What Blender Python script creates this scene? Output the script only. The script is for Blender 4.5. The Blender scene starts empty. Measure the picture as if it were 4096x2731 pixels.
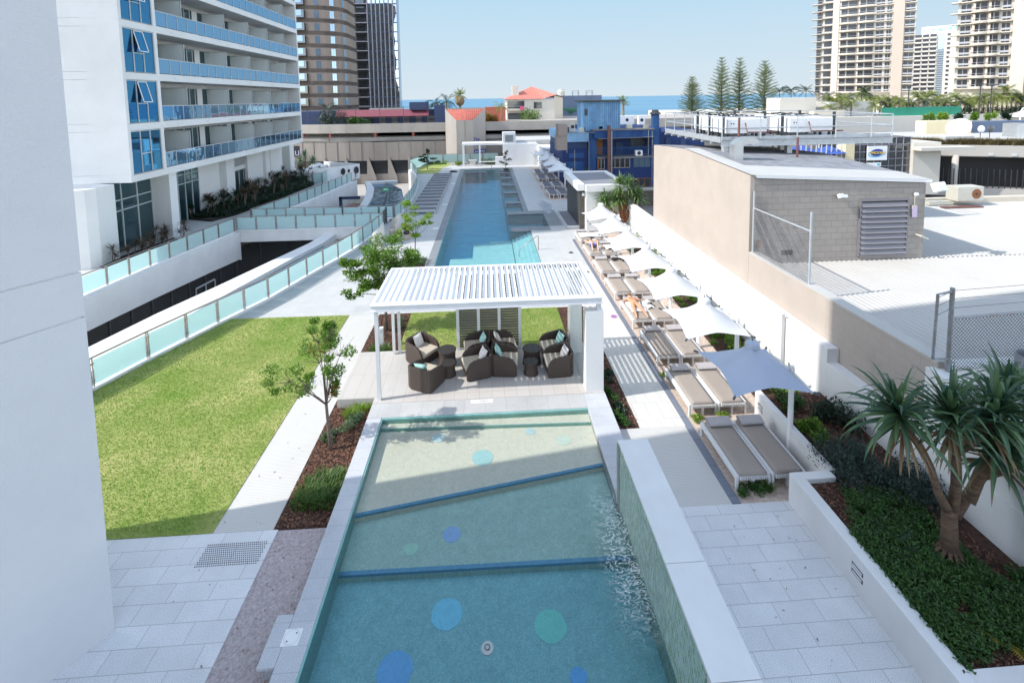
import bpy, bmesh, math, random
from mathutils import Vector, Matrix
R=math.radians; PI=math.pi
rnd=random.Random(7)
sc=bpy.context.scene
col=sc.collection
# ---------------------------------------------------------------- materials
M={}
def lin(c):
    return tuple(((v/12.92) if v<=.04045 else ((v+.055)/1.055)**2.4) for v in c)
class NT:
    def __init__(s,name):
        s.m=bpy.data.materials.new(name); s.m.use_nodes=True; s.t=s.m.node_tree
        s.b=s.t.nodes['Principled BSDF']; s.out=s.t.nodes['Material Output']; M[name]=s.m
    def n(s,typ,**kw):
        x=s.t.nodes.new(typ)
        for k,v in kw.items():
            if k in x.inputs: x.inputs[k].default_value=v
            else: setattr(x,k,v)
        return x
    def l(s,a,b): s.t.links.new(a,b)
def mat(name,c,rough=.6,var=.12,scale=3.,bump=0.,bscale=40.,metal=0.,spec=.5,c2=None,dist=.01,det=6.,stretch=None):
    """plain surface with uneven colour and optional bump, in world metres"""
    t=NT(name); g=t.n('ShaderNodeTexCoord'); vec=g.outputs['Object']
    if stretch:
        mp=t.n('ShaderNodeMapping'); mp.inputs['Scale'].default_value=stretch; t.l(vec,mp.inputs['Vector']); vec=mp.outputs['Vector']
    nz=t.n('ShaderNodeTexNoise',Scale=scale,Detail=det,Roughness=.6); t.l(vec,nz.inputs['Vector'])
    cr=t.n('ShaderNodeMapRange'); cr.inputs['From Min'].default_value=.3; cr.inputs['From Max'].default_value=.7; t.l(nz.outputs['Fac'],cr.inputs['Value'])
    mx=t.n('ShaderNodeMix',data_type='RGBA')
    a=c; b=c2 if c2 else tuple(v*(1-var) for v in c)
    mx.inputs['A'].default_value=(*a,1); mx.inputs['B'].default_value=(*b,1); t.l(cr.outputs['Result'],mx.inputs['Factor'])
    t.l(mx.outputs['Result'],t.b.inputs['Base Color'])
    t.b.inputs['Roughness'].default_value=rough; t.b.inputs['Metallic'].default_value=metal; t.b.inputs['Specular IOR Level'].default_value=spec
    if bump>0:
        n2=t.n('ShaderNodeTexNoise',Scale=bscale,Detail=3.); t.l(vec,n2.inputs['Vector'])
        bp=t.n('ShaderNodeBump',Strength=bump,Distance=dist); t.l(n2.outputs['Fac'],bp.inputs['Height']); t.l(bp.outputs['Normal'],t.b.inputs['Normal'])
    t.mix=mx
    return t
def bricks(name,c1,c2,cm,w,h,mortar=.004,off=.5,axis='xy',rough=.7,bump=.3,speck=0.,var=.1,freq=2,dist=.01,scale=1.5,squash=1.,bias=0.):
    """slabs, blocks or tiles laid in courses; axis tells which two world axes carry the pattern"""
    t=NT(name); g=t.n('ShaderNodeTexCoord'); sp=t.n('ShaderNodeSeparateXYZ'); t.l(g.outputs['Object'],sp.inputs[0])
    cb=t.n('ShaderNodeCombineXYZ')
    if axis=='xy': a,b=sp.outputs[0],sp.outputs[1]
    elif axis=='yx': a,b=sp.outputs[1],sp.outputs[0]
    elif axis=='xz': a,b=sp.outputs[0],sp.outputs[2]
    elif axis=='yz': a,b=sp.outputs[1],sp.outputs[2]
    else:
        ad=t.n('ShaderNodeMath',operation='ADD'); t.l(sp.outputs[0],ad.inputs[0]); t.l(sp.outputs[1],ad.inputs[1]); a,b=ad.outputs[0],sp.outputs[2]
    t.l(a,cb.inputs[0]); t.l(b,cb.inputs[1])
    br=t.n('ShaderNodeTexBrick'); br.inputs['Scale'].default_value=1.; br.inputs['Brick Width'].default_value=w; br.inputs['Row Height'].default_value=h
    br.inputs['Mortar Size'].default_value=mortar; br.inputs['Mortar Smooth'].default_value=.1; br.offset=off; br.offset_frequency=freq; br.inputs['Bias'].default_value=bias
    br.inputs['Color1'].default_value=(*c1,1); br.inputs['Color2'].default_value=(*c2,1); br.inputs['Mortar'].default_value=(*cm,1)
    t.l(cb.outputs[0],br.inputs['Vector'])
    nz=t.n('ShaderNodeTexNoise',Scale=scale,Detail=6.,Roughness=.65); t.l(g.outputs['Object'],nz.inputs['Vector'])
    mr=t.n('ShaderNodeMapRange'); mr.inputs['From Min'].default_value=.25; mr.inputs['From Max'].default_value=.75; mr.inputs['To Min'].default_value=1-var; mr.inputs['To Max'].default_value=1.
    t.l(nz.outputs['Fac'],mr.inputs['Value'])
    vm=t.n('ShaderNodeVectorMath',operation='SCALE'); t.l(br.outputs['Color'],vm.inputs[0]); t.l(mr.outputs[0],vm.inputs['Scale'])
    last=vm.outputs[0]
    if speck:
        n3=t.n('ShaderNodeTexNoise',Scale=70.,Detail=2.); t.l(g.outputs['Object'],n3.inputs['Vector'])
        m3=t.n('ShaderNodeMapRange'); m3.inputs['From Min'].default_value=.35; m3.inputs['From Max'].default_value=.65; m3.inputs['To Min'].default_value=1-speck; m3.inputs['To Max'].default_value=1.
        t.l(n3.outputs['Fac'],m3.inputs['Value'])
        v2=t.n('ShaderNodeVectorMath',operation='SCALE'); t.l(last,v2.inputs[0]); t.l(m3.outputs[0],v2.inputs['Scale']); last=v2.outputs[0]
    t.l(last,t.b.inputs['Base Color']); t.b.inputs['Roughness'].default_value=rough
    if bump:
        iv=t.n('ShaderNodeMath',operation='SUBTRACT'); iv.inputs[0].default_value=1.; t.l(br.outputs['Fac'],iv.inputs[1])
        bp=t.n('ShaderNodeBump',Strength=bump,Distance=dist); t.l(iv.outputs[0],bp.inputs['Height']); t.l(bp.outputs['Normal'],t.b.inputs['Normal'])
    return t
def glass(name,c,refl=(.8,.9,1),fac=.5,rough=.03,wav=.0,wscale=.6,vary=0.):
    """window glass: dark room behind plus a tinted mirror of the surroundings"""
    t=NT(name); t.b.inputs['Base Color'].default_value=(*c,1); t.b.inputs['Roughness'].default_value=.4
    gl=t.n('ShaderNodeBsdfGlossy',Roughness=rough); gl.inputs['Color'].default_value=(*refl,1)
    lw=t.n('ShaderNodeLayerWeight',Blend=.35); mr=t.n('ShaderNodeMapRange'); mr.inputs['To Min'].default_value=fac; mr.inputs['To Max'].default_value=min(1,fac+.45); t.l(lw.outputs['Facing'],mr.inputs['Value'])
    ms=t.n('ShaderNodeMixShader'); t.l(mr.outputs[0],ms.inputs[0]); t.l(t.b.outputs[0],ms.inputs[1]); t.l(gl.outputs[0],ms.inputs[2]); t.l(ms.outputs[0],t.out.inputs[0])
    if wav:
        g=t.n('ShaderNodeTexCoord'); nz=t.n('ShaderNodeTexNoise',Scale=wscale,Detail=1.); t.l(g.outputs['Object'],nz.inputs['Vector'])
        bp=t.n('ShaderNodeBump',Strength=wav,Distance=.2); t.l(nz.outputs['Fac'],bp.inputs['Height']); t.l(bp.outputs['Normal'],gl.inputs['Normal'])
    if vary:
        g=t.n('ShaderNodeTexCoord'); nz=t.n('ShaderNodeTexNoise',Scale=.7,Detail=2.); t.l(g.outputs['Object'],nz.inputs['Vector'])
        m2=t.n('ShaderNodeMapRange'); m2.inputs['From Min'].default_value=.35; m2.inputs['From Max'].default_value=.65; m2.inputs['To Min'].default_value=1-vary; m2.inputs['To Max'].default_value=1+vary; t.l(nz.outputs['Fac'],m2.inputs['Value'])
        v=t.n('ShaderNodeVectorMath',operation='SCALE'); v.inputs[0].default_value=c; t.l(m2.outputs[0],v.inputs['Scale']); t.l(v.outputs[0],t.b.inputs['Base Color'])
    return t
def frosted(name,c,trans=.2,tl=.45,tint=(.75,.95,.92,1)):
    t=NT(name); t.b.inputs['Base Color'].default_value=(*c,1); t.b.inputs['Roughness'].default_value=.15
    tr=t.n('ShaderNodeBsdfTransparent'); tr.inputs[0].default_value=tint
    td=t.n('ShaderNodeBsdfTranslucent'); td.inputs[0].default_value=(*c,1)
    m1=t.n('ShaderNodeMixShader'); m1.inputs[0].default_value=tl; t.l(t.b.outputs[0],m1.inputs[1]); t.l(td.outputs[0],m1.inputs[2])
    m2=t.n('ShaderNodeMixShader'); m2.inputs[0].default_value=trans; t.l(m1.outputs[0],m2.inputs[1]); t.l(tr.outputs[0],m2.inputs[2]); t.l(m2.outputs[0],t.out.inputs[0])
def water(name,tint,bump=.35,scale=3.,scale2=9.,dist=.05,stretch=(1,1,1),edge=None,fr=1.33):
    t=NT(name); tr=t.n('ShaderNodeBsdfTransparent'); tr.inputs[0].default_value=(*tint,1)
    gl=t.n('ShaderNodeBsdfGlossy',Roughness=.02); fz=t.n('ShaderNodeFresnel',IOR=fr)
    g=t.n('ShaderNodeTexCoord'); mp=t.n('ShaderNodeMapping'); mp.inputs['Scale'].default_value=stretch; t.l(g.outputs['Object'],mp.inputs['Vector'])
    n1=t.n('ShaderNodeTexNoise',Scale=scale,Detail=3.,Distortion=.6); n2=t.n('ShaderNodeTexNoise',Scale=scale2,Detail=2.)
    t.l(mp.outputs[0],n1.inputs['Vector']); t.l(mp.outputs[0],n2.inputs['Vector'])
    ad=t.n('ShaderNodeMath',operation='ADD'); t.l(n1.outputs['Fac'],ad.inputs[0])
    ml=t.n('ShaderNodeMath',operation='MULTIPLY'); ml.inputs[1].default_value=.35; t.l(n2.outputs['Fac'],ml.inputs[0]); t.l(ml.outputs[0],ad.inputs[1])
    bp=t.n('ShaderNodeBump',Strength=bump,Distance=dist); t.l(ad.outputs[0],bp.inputs['Height'])
    t.l(bp.outputs['Normal'],gl.inputs['Normal'])
    # noise paints ripple light and dark into the transparent tint
    n3=t.n('ShaderNodeTexNoise',Scale=scale*1.6,Detail=3.,Distortion=1.8); t.l(mp.outputs[0],n3.inputs['Vector']); sb=t.n('ShaderNodeMath',operation='SUBTRACT'); sb.inputs[1].default_value=.5; t.l(n3.outputs['Fac'],sb.inputs[0]); ab=t.n('ShaderNodeMath',operation='ABSOLUTE'); t.l(sb.outputs[0],ab.inputs[0])
    rr=t.n('ShaderNodeMapRange'); rr.inputs['From Min'].default_value=.0; rr.inputs['From Max'].default_value=.09; rr.inputs['To Min'].default_value=1.04; rr.inputs['To Max'].default_value=.95; t.l(ab.outputs[0],rr.inputs['Value'])
    vs=t.n('ShaderNodeVectorMath',operation='SCALE'); vs.inputs[0].default_value=tint; t.l(rr.outputs[0],vs.inputs['Scale']); t.l(vs.outputs[0],tr.inputs[0])
    ms=t.n('ShaderNodeMixShader'); t.l(fz.outputs[0],ms.inputs[0]); t.l(tr.outputs[0],ms.inputs[1]); t.l(gl.outputs[0],ms.inputs[2]); t.l(ms.outputs[0],t.out.inputs[0])
    return t
def leafmat(name,c,c2,rough=.5,tl=.35,var=.0):
    t=NT(name); oi=t.n('ShaderNodeNewGeometry'); mx=t.n('ShaderNodeMix',data_type='RGBA')
    mx.inputs['A'].default_value=(*c,1); mx.inputs['B'].default_value=(*c2,1); t.l(oi.outputs['Random Per Island'],mx.inputs['Factor'])
    t.l(mx.outputs['Result'],t.b.inputs['Base Color']); t.b.inputs['Roughness'].default_value=rough
    td=t.n('ShaderNodeBsdfTranslucent'); t.l(mx.outputs['Result'],td.inputs[0])
    ms=t.n('ShaderNodeMixShader'); ms.inputs[0].default_value=tl; t.l(t.b.outputs[0],ms.inputs[1]); t.l(td.outputs[0],ms.inputs[2]); t.l(ms.outputs[0],t.out.inputs[0])
    return t
# ---------------------------------------------------------------- mesh builder
def root_off(o):
    v=Vector((0,0,0))
    while o is not None: v+=o.location; o=o.parent
    return v
class MB:
    def __init__(s): s.v=[]; s.f=[]; s.mi=[]; s.k=0; s.cuts=[]
    def mati(s,k): s.k=k; return s
    def add(s,vs,fs):
        n=len(s.v); s.cuts.append((n,len(s.f))); s.v+= [tuple(p) for p in vs]; s.f+=[tuple(i+n for i in f) for f in fs]; s.mi+=[s.k]*len(fs); return s
    def box(s,x0,x1,y0,y1,z0,z1):
        return s.add([(x0,y0,z0),(x1,y0,z0),(x1,y1,z0),(x0,y1,z0),(x0,y0,z1),(x1,y0,z1),(x1,y1,z1),(x0,y1,z1)],[(3,2,1,0),(4,5,6,7),(0,1,5,4),(1,2,6,5),(2,3,7,6),(3,0,4,7)])
    def obox(s,c,sx,sy,sz,rz=0,rx=0,ry=0):
        """box centred on c, turned by the euler angles"""
        m=Matrix.Rotation(rz,3,'Z')@Matrix.Rotation(ry,3,'Y')@Matrix.Rotation(rx,3,'X'); c=Vector(c); vs=[]
        for z in (-.5,.5):
            for x,y in ((-.5,-.5),(.5,-.5),(.5,.5),(-.5,.5)): vs.append(c+m@Vector((x*sx,y*sy,z*sz)))
        return s.add(vs,[(3,2,1,0),(4,5,6,7),(0,1,5,4),(1,2,6,5),(2,3,7,6),(3,0,4,7)])
    def prism(s,poly,z0,z1,cap=True):
        n=len(poly); a=sum(poly[i][0]*poly[(i+1)%n][1]-poly[(i+1)%n][0]*poly[i][1] for i in range(n))
        if a<0: poly=poly[::-1]
        vs=[(x,y,z0) for x,y in poly]+[(x,y,z1) for x,y in poly]
        fs=[(i,(i+1)%n,n+(i+1)%n,n+i) for i in range(n)]
        if cap: fs+=[tuple(range(n-1,-1,-1)),tuple(range(n,2*n))]
        return s.add(vs,fs)
    def xprism(s,prof,x0,x1):
        """profile in (y,z) run along x"""
        n=len(prof); vs=[(x0,y,z) for y,z in prof]+[(x1,y,z) for y,z in prof]
        return s.add(vs,[(i,(i+1)%n,n+(i+1)%n,n+i) for i in range(n)]+[tuple(range(n-1,-1,-1)),tuple(range(n,2*n))])
    def yprism(s,prof,y0,y1):
        n=len(prof); vs=[(x,y0,z) for x,z in prof]+[(x,y1,z) for x,z in prof]
        return s.add(vs,[(i,n+i,n+(i+1)%n,(i+1)%n) for i in range(n)]+[tuple(range(n)),tuple(range(2*n-1,n-1,-1))])
    def sheet(s,poly,z):
        n=len(poly); a=sum(poly[i][0]*poly[(i+1)%n][1]-poly[(i+1)%n][0]*poly[i][1] for i in range(n))
        if a<0: poly=poly[::-1]
        return s.add([(x,y,z) for x,y in poly],[tuple(range(n))])
    def quad(s,a,b,c,d): return s.add([a,b,c,d],[(0,1,2,3)])
    def tube(s,p0,p1,r0,r1=None,n=8,cap=True):
        r1=r0 if r1 is None else r1; p0=Vector(p0); p1=Vector(p1); d=(p1-p0)
        if d.length<1e-6: return s
        d.normalize(); u=d.orthogonal().normalized(); w=d.cross(u); vs=[]
        for p,r in ((p0,r0),(p1,r1)):
            for i in range(n): a=2*PI*i/n; vs.append(p+(u*math.cos(a)+w*math.sin(a))*r)
        fs=[(i,(i+1)%n,n+(i+1)%n,n+i) for i in range(n)]
        if cap: fs+=[tuple(range(n-1,-1,-1)),tuple(range(n,2*n))]
        return s.add(vs,fs)
    def path(s,pts,rs,n=8):
        """one continuous tapering tube through the points"""
        pts=[Vector(p) for p in pts]; k=len(pts)
        if not hasattr(rs,'__len__'): rs=[rs]*k
        vs=[]; u=None
        for i,p in enumerate(pts):
            d=(pts[min(i+1,k-1)]-pts[max(i-1,0)]).normalized()
            u=d.orthogonal().normalized() if u is None else (u-d*u.dot(d)).normalized()
            w=d.cross(u)
            for j in range(n): a=2*PI*j/n; vs.append(p+(u*math.cos(a)+w*math.sin(a))*rs[i])
        fs=[]
        for i in range(k-1):
            for j in range(n): fs.append((i*n+j,i*n+(j+1)%n,(i+1)*n+(j+1)%n,(i+1)*n+j))
        fs+=[tuple(range(n-1,-1,-1)),tuple(range((k-1)*n,k*n))]
        return s.add(vs,fs)
    def lathe(s,c,prof,n=24,a0=0,a1=2*PI):
        full=abs(a1-a0-2*PI)<1e-6; m=n if full else n+1; vs=[]; k=len(prof)
        for r,z in prof:
            for i in range(m): a=a0+(a1-a0)*i/n; vs.append((c[0]+r*math.cos(a),c[1]+r*math.sin(a),c[2]+z))
        fs=[]
        for i in range(k-1):
            for j in range(n): j2=(j+1)%m; fs.append((i*m+j,i*m+j2,(i+1)*m+j2,(i+1)*m+j))
        return s.add(vs,fs)
    def disc(s,c,r,n=24,sx=1,sy=1):
        return s.add([(c[0]+r*sx*math.cos(2*PI*i/n),c[1]+r*sy*math.sin(2*PI*i/n),c[2]) for i in range(n)],[tuple(range(n))])
    def wall(s,pts,t,z0,z1,side=0):
        """upright ribbon of thickness t along plan points; side -1,0,1 shifts the thickness"""
        L=[];Rr=[]; k=len(pts)
        for i,p in enumerate(pts):
            a=Vector(pts[max(i-1,0)]); b=Vector(pts[min(i+1,k-1)]); d=(b-a).normalized(); nn=Vector((-d.y,d.x))
            o0=(side-1)*t/2; o1=(side+1)*t/2
            L.append(Vector(p)+nn*o1); Rr.append(Vector(p)+nn*o0)
        zz0=z0 if hasattr(z0,'__len__') else [z0]*k; zz1=z1 if hasattr(z1,'__len__') else [z1]*k
        vs=[]
        for i in range(k): vs+=[(L[i].x,L[i].y,zz0[i]),(Rr[i].x,Rr[i].y,zz0[i]),(Rr[i].x,Rr[i].y,zz1[i]),(L[i].x,L[i].y,zz1[i])]
        fs=[]
        for i in range(k-1):
            a=4*i; b=a+4
            for j in range(4): fs.append((a+j,a+(j+1)%4,b+(j+1)%4,b+j))
        fs+=[(3,2,1,0),(4*k-4,4*k-3,4*k-2,4*k-1)]
        return s.add(vs,fs)
    def each(s,name,mats,parent=None,**k):
        """every shape added becomes an object of its own"""
        out=[]; c=s.cuts+[(len(s.v),len(s.f))]
        for (v0,f0),(v1,f1) in zip(c,c[1:]):
            m=MB(); m.v=s.v[v0:v1]; m.f=[tuple(i-v0 for i in f) for f in s.f[f0:f1]]; m.mi=s.mi[f0:f1]; out.append(m.build(name,mats,parent,**k))
        return out
    def build(s,name,mats,parent=None,smooth=False,bevel=0.,solid=0.,kind=None):
        off=root_off(parent) if parent else Vector((0,0,0))
        me=bpy.data.meshes.new(name)
        me.from_pydata([(x-off.x,y-off.y,z-off.z) for x,y,z in s.v],[],s.f)
        ms=mats if isinstance(mats,(list,tuple)) else [mats]
        for q in ms: me.materials.append(M[q])
        if len(ms)>1: me.polygons.foreach_set('material_index',s.mi)
        if smooth: me.polygons.foreach_set('use_smooth',[True]*len(s.f))
        o=bpy.data.objects.new(name,me); col.objects.link(o); o.parent=parent
        if bevel:
            b=o.modifiers.new('bevel','BEVEL'); b.width=bevel; b.segments=2; b.limit_method='ANGLE'; b.angle_limit=R(40)
        if kind: o['kind']=kind
        me.update()
        return o
def tag(o,label=None,cat=None,group=None,kind=None):
    if label: o['label']=label
    if cat: o['category']=cat
    if group: o['group']=group
    if kind: o['kind']=kind
    return o
def empty(name,loc,label=None,cat=None,group=None,rz=0):
    o=bpy.data.objects.new(name,None); col.objects.link(o); o.location=loc; o.rotation_euler=(0,0,rz); o.empty_display_size=.2
    return tag(o,label,cat,group)
def copy_tree(o,parent=None):
    c=o.copy(); col.objects.link(c); c.parent=parent
    for ch in list(o.children): copy_tree(ch,c)
    return c
def struct(name,mb,m,**k): return mb.build(name,m,None,kind='structure',**k)
def text(name,s,size,loc,rot,m,parent=None,ext=.01,align='CENTER'):
    cu=bpy.data.curves.new(name,'FONT'); cu.body=s; cu.size=size; cu.extrude=ext; cu.align_x=align; cu.align_y='CENTER'
    o=bpy.data.objects.new(name,cu); 
    # turn the lettering into a mesh
    col.objects.link(o); dg=bpy.context.evaluated_depsgraph_get(); me=bpy.data.meshes.new_from_object(o.evaluated_get(dg)); bpy.data.objects.remove(o)
    o=bpy.data.objects.new(name,me); me.materials.clear(); me.materials.append(M[m]); col.objects.link(o)
    o.parent=parent; off=root_off(parent) if parent else Vector((0,0,0)); o.location=Vector(loc)-off; o.rotation_euler=rot
    return o
def vec(*a): return Vector(a)
# ---------------------------------------------------------------- palette
mat('white_render',(.76,.76,.755),.7,.09,.9,.15,60,stretch=(1,1,.35))
mat('white_tower',(.60,.60,.61),.75,.06,.8,.8,45,dist=.010)
mat('hotel_white',(.70,.70,.69),.6,.05,.5)
mat('white_metal',(.72,.72,.73),.35,.03,2)
mat('column_white',(.80,.79,.77),.7,.04,2,.1,70)
mat('soffit',(.62,.62,.60),.8,.08,1)
mat('beige_render',(.46,.395,.345),.8,.07,1.2,.15,50)
mat('cream_render',(.58,.52,.42),.8,.10,.4)
mat('pale_cream',(.60,.56,.49),.8,.06,.4)
mat('yellow_render',(.72,.62,.40),.8,.12,.5)
mat('concrete',(.34,.30,.265),.85,.35,.35,.2,8,stretch=(1,1,.18))
mat('concrete_light',(.42,.38,.34),.85,.2,.5,.15,8,stretch=(1,1,.3))
mat('concrete_dark',(.20,.18,.17),.85,.3,.5)
mat('street_asphalt',(.05,.05,.052),.9,.2,1)
mat('pavement',(.42,.40,.37),.85,.15,.5)
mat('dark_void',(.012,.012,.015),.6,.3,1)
mat('dark_frame',(.035,.04,.045),.4,.1,2)
mat('steel',(.36,.33,.30),.3,.15,3,metal=.6)
mat('steel_dark',(.10,.11,.12),.4,.2,2,metal=.3)
mat('galvanised',(.50,.53,.56),.45,.2,4,metal=.35)
mat('galv_post',(.30,.36,.42),.5,.25,9,metal=.3,c2=(.25,.20,.16))
mat('alu_frame',(.55,.57,.58),.4,.08,2,metal=.2)
mat('mesh_wire',(.14,.14,.15),.5,.2,8,metal=.3)
mat('red_roof',(.60,.17,.12),.7,.2,1.5)
mat('terracotta',(.55,.16,.10),.7,.25,2)
mat('red_paint',(.40,.07,.06),.7,.3,1)
mat('pink_roof',(.20,.05,.07),.7,.2,1)
mat('navy_paint',(.03,.05,.12),.7,.2,1)
mat('blue_paint',(.006,.028,.11),.7,.5,.9,.2,9,c2=(.006,.025,.12),stretch=(1,1,.35))
mat('blue_faded',(.03,.10,.24),.8,.5,1.2,.2,9,c2=(.008,.04,.15),stretch=(1,1,.3))
mat('blue_pale',(.16,.34,.55),.7,.5,1.6,c2=(.30,.46,.60),stretch=(2,2,.25))
mat('blue_trim',(.02,.05,.14),.6,.3,2)
mat('orange_door',(.34,.14,.03),.6,.2,2)
mat('slate_block',(.10,.11,.13),.8,.2,2)
mat('grey_tower',(.10,.14,.22),.7,.3,.3)
mat('brown_wall',(.29,.235,.195),.85,.25,.12,stretch=(1,1,.5))
mat('brown_band',(.20,.16,.14),.85,.5,.25,c2=(.12,.10,.09),stretch=(1,1,.3))
mat('tower_grey',(.13,.14,.17),.8,.3,.1)
mat('tower_beige',(.43,.37,.31),.85,.08,.1)
mat('tower_cream',(.52,.47,.40),.85,.06,.1)
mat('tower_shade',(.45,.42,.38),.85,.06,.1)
mat('mullion_grey',(.30,.30,.33),.6,.05,.3)
mat('rail_tower',(.35,.36,.38),.5,.1,1)
glass('hotel_glass',(.003,.05,.10),(.07,.30,.55),.50,.02,.02,.5)
glass('hotel_dark_glass',(.003,.022,.028),(.30,.45,.5),.10,.04,.02,.5)
glass('balcony_glass',(.05,.15,.25),(.28,.50,.72),.45,.03,.04,1.4)
glass('void_glass',(.006,.005,.006),(.5,.5,.5),.04,.08)
glass('dark_window',(.010,.012,.016),(.5,.55,.6),.16,.05,.02)
glass('window_light',(.08,.12,.16),(.45,.60,.75),.35,.05,.03)
glass('mirror_glass',(.04,.06,.09),(.62,.70,.80),.6,.02,.9,.16,vary=.9)
glass('tower_window',(.015,.014,.018),(.4,.45,.55),.05,.1)
glass('blue_glass',(.02,.05,.1),(.5,.6,.75),.3,.05)
frosted('frosted_glass',(.66,.80,.80),.18,.45)
frosted('clear_glass',(.7,.8,.8),.93,.3,(.97,.99,.98,1))
frosted('partition_glass',(.86,.88,.88),.10,.4)
bricks('granite_paving',(.79,.79,.80),(.85,.85,.86),(.52,.52,.53),.75,.363,.006,.5,'xy',.75,.15,.28,.15)
bricks('granite_coping',(.58,.60,.64),(.64,.65,.68),(.46,.47,.50),9.,.37,.005,.0,'xy',.7,.1,.28,.2)
bricks('granite_coping_side',(.54,.54,.54),(.60,.60,.59),(.42,.42,.42),.6,9.,.005,.0,'xy',.7,.1,.28,.2)
bricks('terrace_paving',(.62,.60,.56),(.66,.64,.60),(.46,.44,.41),.37,.74,.005,.5,'xy',.7,.1,.08,.08)
bricks('ribbed_paving',(.60,.585,.55),(.60,.585,.55),(.44,.43,.42),9.,.045,.007,0,'xy',.75,.25,.05,.06)
bricks('pool_deck',(.50,.50,.49),(.53,.53,.52),(.38,.38,.38),.6,.6,.004,0,'xy',.65,.08,.06,.10)
bricks('deck_border',(.25,.26,.28),(.28,.29,.31),(.18,.18,.2),.6,1.2,.004,0,'xy',.6,.08,.2,.12)
bricks('block_wall',(.35,.315,.285),(.375,.34,.305),(.27,.24,.22),.42,.235,.009,.5,'xz',.85,.6,.12,.15)
bricks('block_wall_y',(.46,.40,.35),(.47,.41,.36),(.42,.365,.32),.42,.235,.007,.5,'yz',.85,.4,.1,.12)
bricks('small_brick',(.16,.13,.11),(.20,.16,.13),(.10,.09,.08),.24,.08,.01,.5,'xz',.85,.4,0,.2)
bricks('stacked_stone',(.045,.05,.055),(.085,.085,.085),(.015,.015,.02),.35,.05,.006,.5,'yz',.5,.8,.3,.3)
bricks('stacked_stone_x',(.10,.085,.07),(.14,.12,.10),(.03,.03,.03),.35,.06,.006,.5,'xz',.6,.8,.3,.3)
bricks('wall_mosaic',(.26,.42,.24),(.55,.70,.62),(.62,.68,.66),.05,.11,.007,.5,'yz',.25,.2,0,.25,scale=5.,bias=-.1)
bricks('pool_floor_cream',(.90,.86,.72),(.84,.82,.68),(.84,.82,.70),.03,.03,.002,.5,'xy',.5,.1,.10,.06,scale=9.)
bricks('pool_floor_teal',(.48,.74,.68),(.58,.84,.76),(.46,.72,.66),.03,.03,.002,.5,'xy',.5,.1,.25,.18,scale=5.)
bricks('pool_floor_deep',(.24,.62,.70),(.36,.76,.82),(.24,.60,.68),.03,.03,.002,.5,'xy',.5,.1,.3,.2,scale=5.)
bricks('pool_tile_blue',(.14,.40,.60),(.18,.45,.64),(.22,.48,.62),.25,.25,.006,0,'xy',.3,.1,0,.15)
bricks('pool_tile_green',(.22,.48,.44),(.26,.54,.50),(.3,.5,.48),.1,.1,.006,0,'xyz',.3,.1,0,.15)
for k,c in dict(dot_sky=(.22,.70,.95),dot_teal=(.20,.72,.66),dot_blue=(.16,.50,.92),dot_royal=(.12,.46,.92),dot_violet=(.36,.58,.95),dot_mint=(.46,.80,.66),dot_aqua=(.50,.80,.80)).items(): mat(k,c,.35,.12,30)
mat('lap_floor',(.20,.56,.76),.5,.12,2)
mat('lap_wall',(.12,.38,.48),.4,.2,3)
mat('lap_ledge',(.62,.78,.74),.5,.15,6)
water('paddling_water',(.97,1.,.985),.8,2.4,8.,.05)
water('lap_water',(.68,.91,.96),.9,1.0,3.,.08,(.5,1.6,1),fr=1.30)
water('sea',(.02,.1,.2),.25,.02,.08,1.)
t=NT('sea_water'); t.b.inputs['Base Color'].default_value=(.035,.17,.28,1); t.b.inputs['Roughness'].default_value=.35
g=t.n('ShaderNodeTexCoord'); mp=t.n('ShaderNodeMapping'); mp.inputs['Scale'].default_value=(.0016,.012,1); t.l(g.outputs['Object'],mp.inputs[0]); nz=t.n('ShaderNodeTexNoise',Scale=1.,Detail=5.); t.l(mp.outputs[0],nz.inputs['Vector'])
cr=t.n('ShaderNodeValToRGB'); cr.color_ramp.elements[0].position=.35; cr.color_ramp.elements[0].color=(.05,.17,.28,1); cr.color_ramp.elements[1].position=.7; cr.color_ramp.elements[1].color=(.10,.24,.35,1); t.l(nz.outputs['Fac'],cr.inputs[0]); t.l(cr.outputs[0],t.b.inputs['Base Color'])
mat('sand',(.62,.55,.44),.9,.1,.2)
mat('gravel_pink',(.60,.52,.52),.9,.5,22,.8,60,c2=(.33,.27,.27),dist=.03)
mat('gravel_grey',(.34,.34,.37),.9,.5,30,.9,50,c2=(.12,.12,.14),dist=.03)
mat('sandy_gravel',(.66,.56,.48),.9,.4,16,.6,60,c2=(.44,.33,.27),dist=.02)
mat('mulch',(.12,.055,.035),.95,.5,14,1.,40,c2=(.025,.014,.010),dist=.04)
mat('chip_a',(.24,.115,.07),.9,.4,8); mat('chip_b',(.075,.036,.024),.9,.4,8)
mat('soil_dark',(.035,.027,.022),.95,.4,10,.6,30)
t=mat('lawn',(.17,.27,.035),.95,.3,.55,.9,60,c2=(.46,.43,.17),dist=.03)
leafmat('grass_blade',(.17,.36,.045),(.34,.46,.10),.6,.4)
leafmat('grass_clump',(.05,.12,.02),(.14,.24,.05),.5,.4)
leafmat('leaf_bright',(.20,.34,.04),(.08,.18,.02),.45,.4)
leafmat('leaf_lime',(.30,.42,.05),(.16,.30,.03),.45,.45)
leafmat('leaf_mid',(.07,.17,.03),(.02,.065,.012),.4,.3)
leafmat('leaf_dark',(.02,.055,.02),(.008,.025,.012),.4,.2)
leafmat('leaf_grey',(.045,.085,.065),(.015,.035,.03),.5,.2)
leafmat('leaf_sage',(.16,.24,.12),(.06,.12,.05),.6,.3)
leafmat('leaf_bronze',(.14,.075,.045),(.05,.06,.03),.6,.3)
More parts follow.
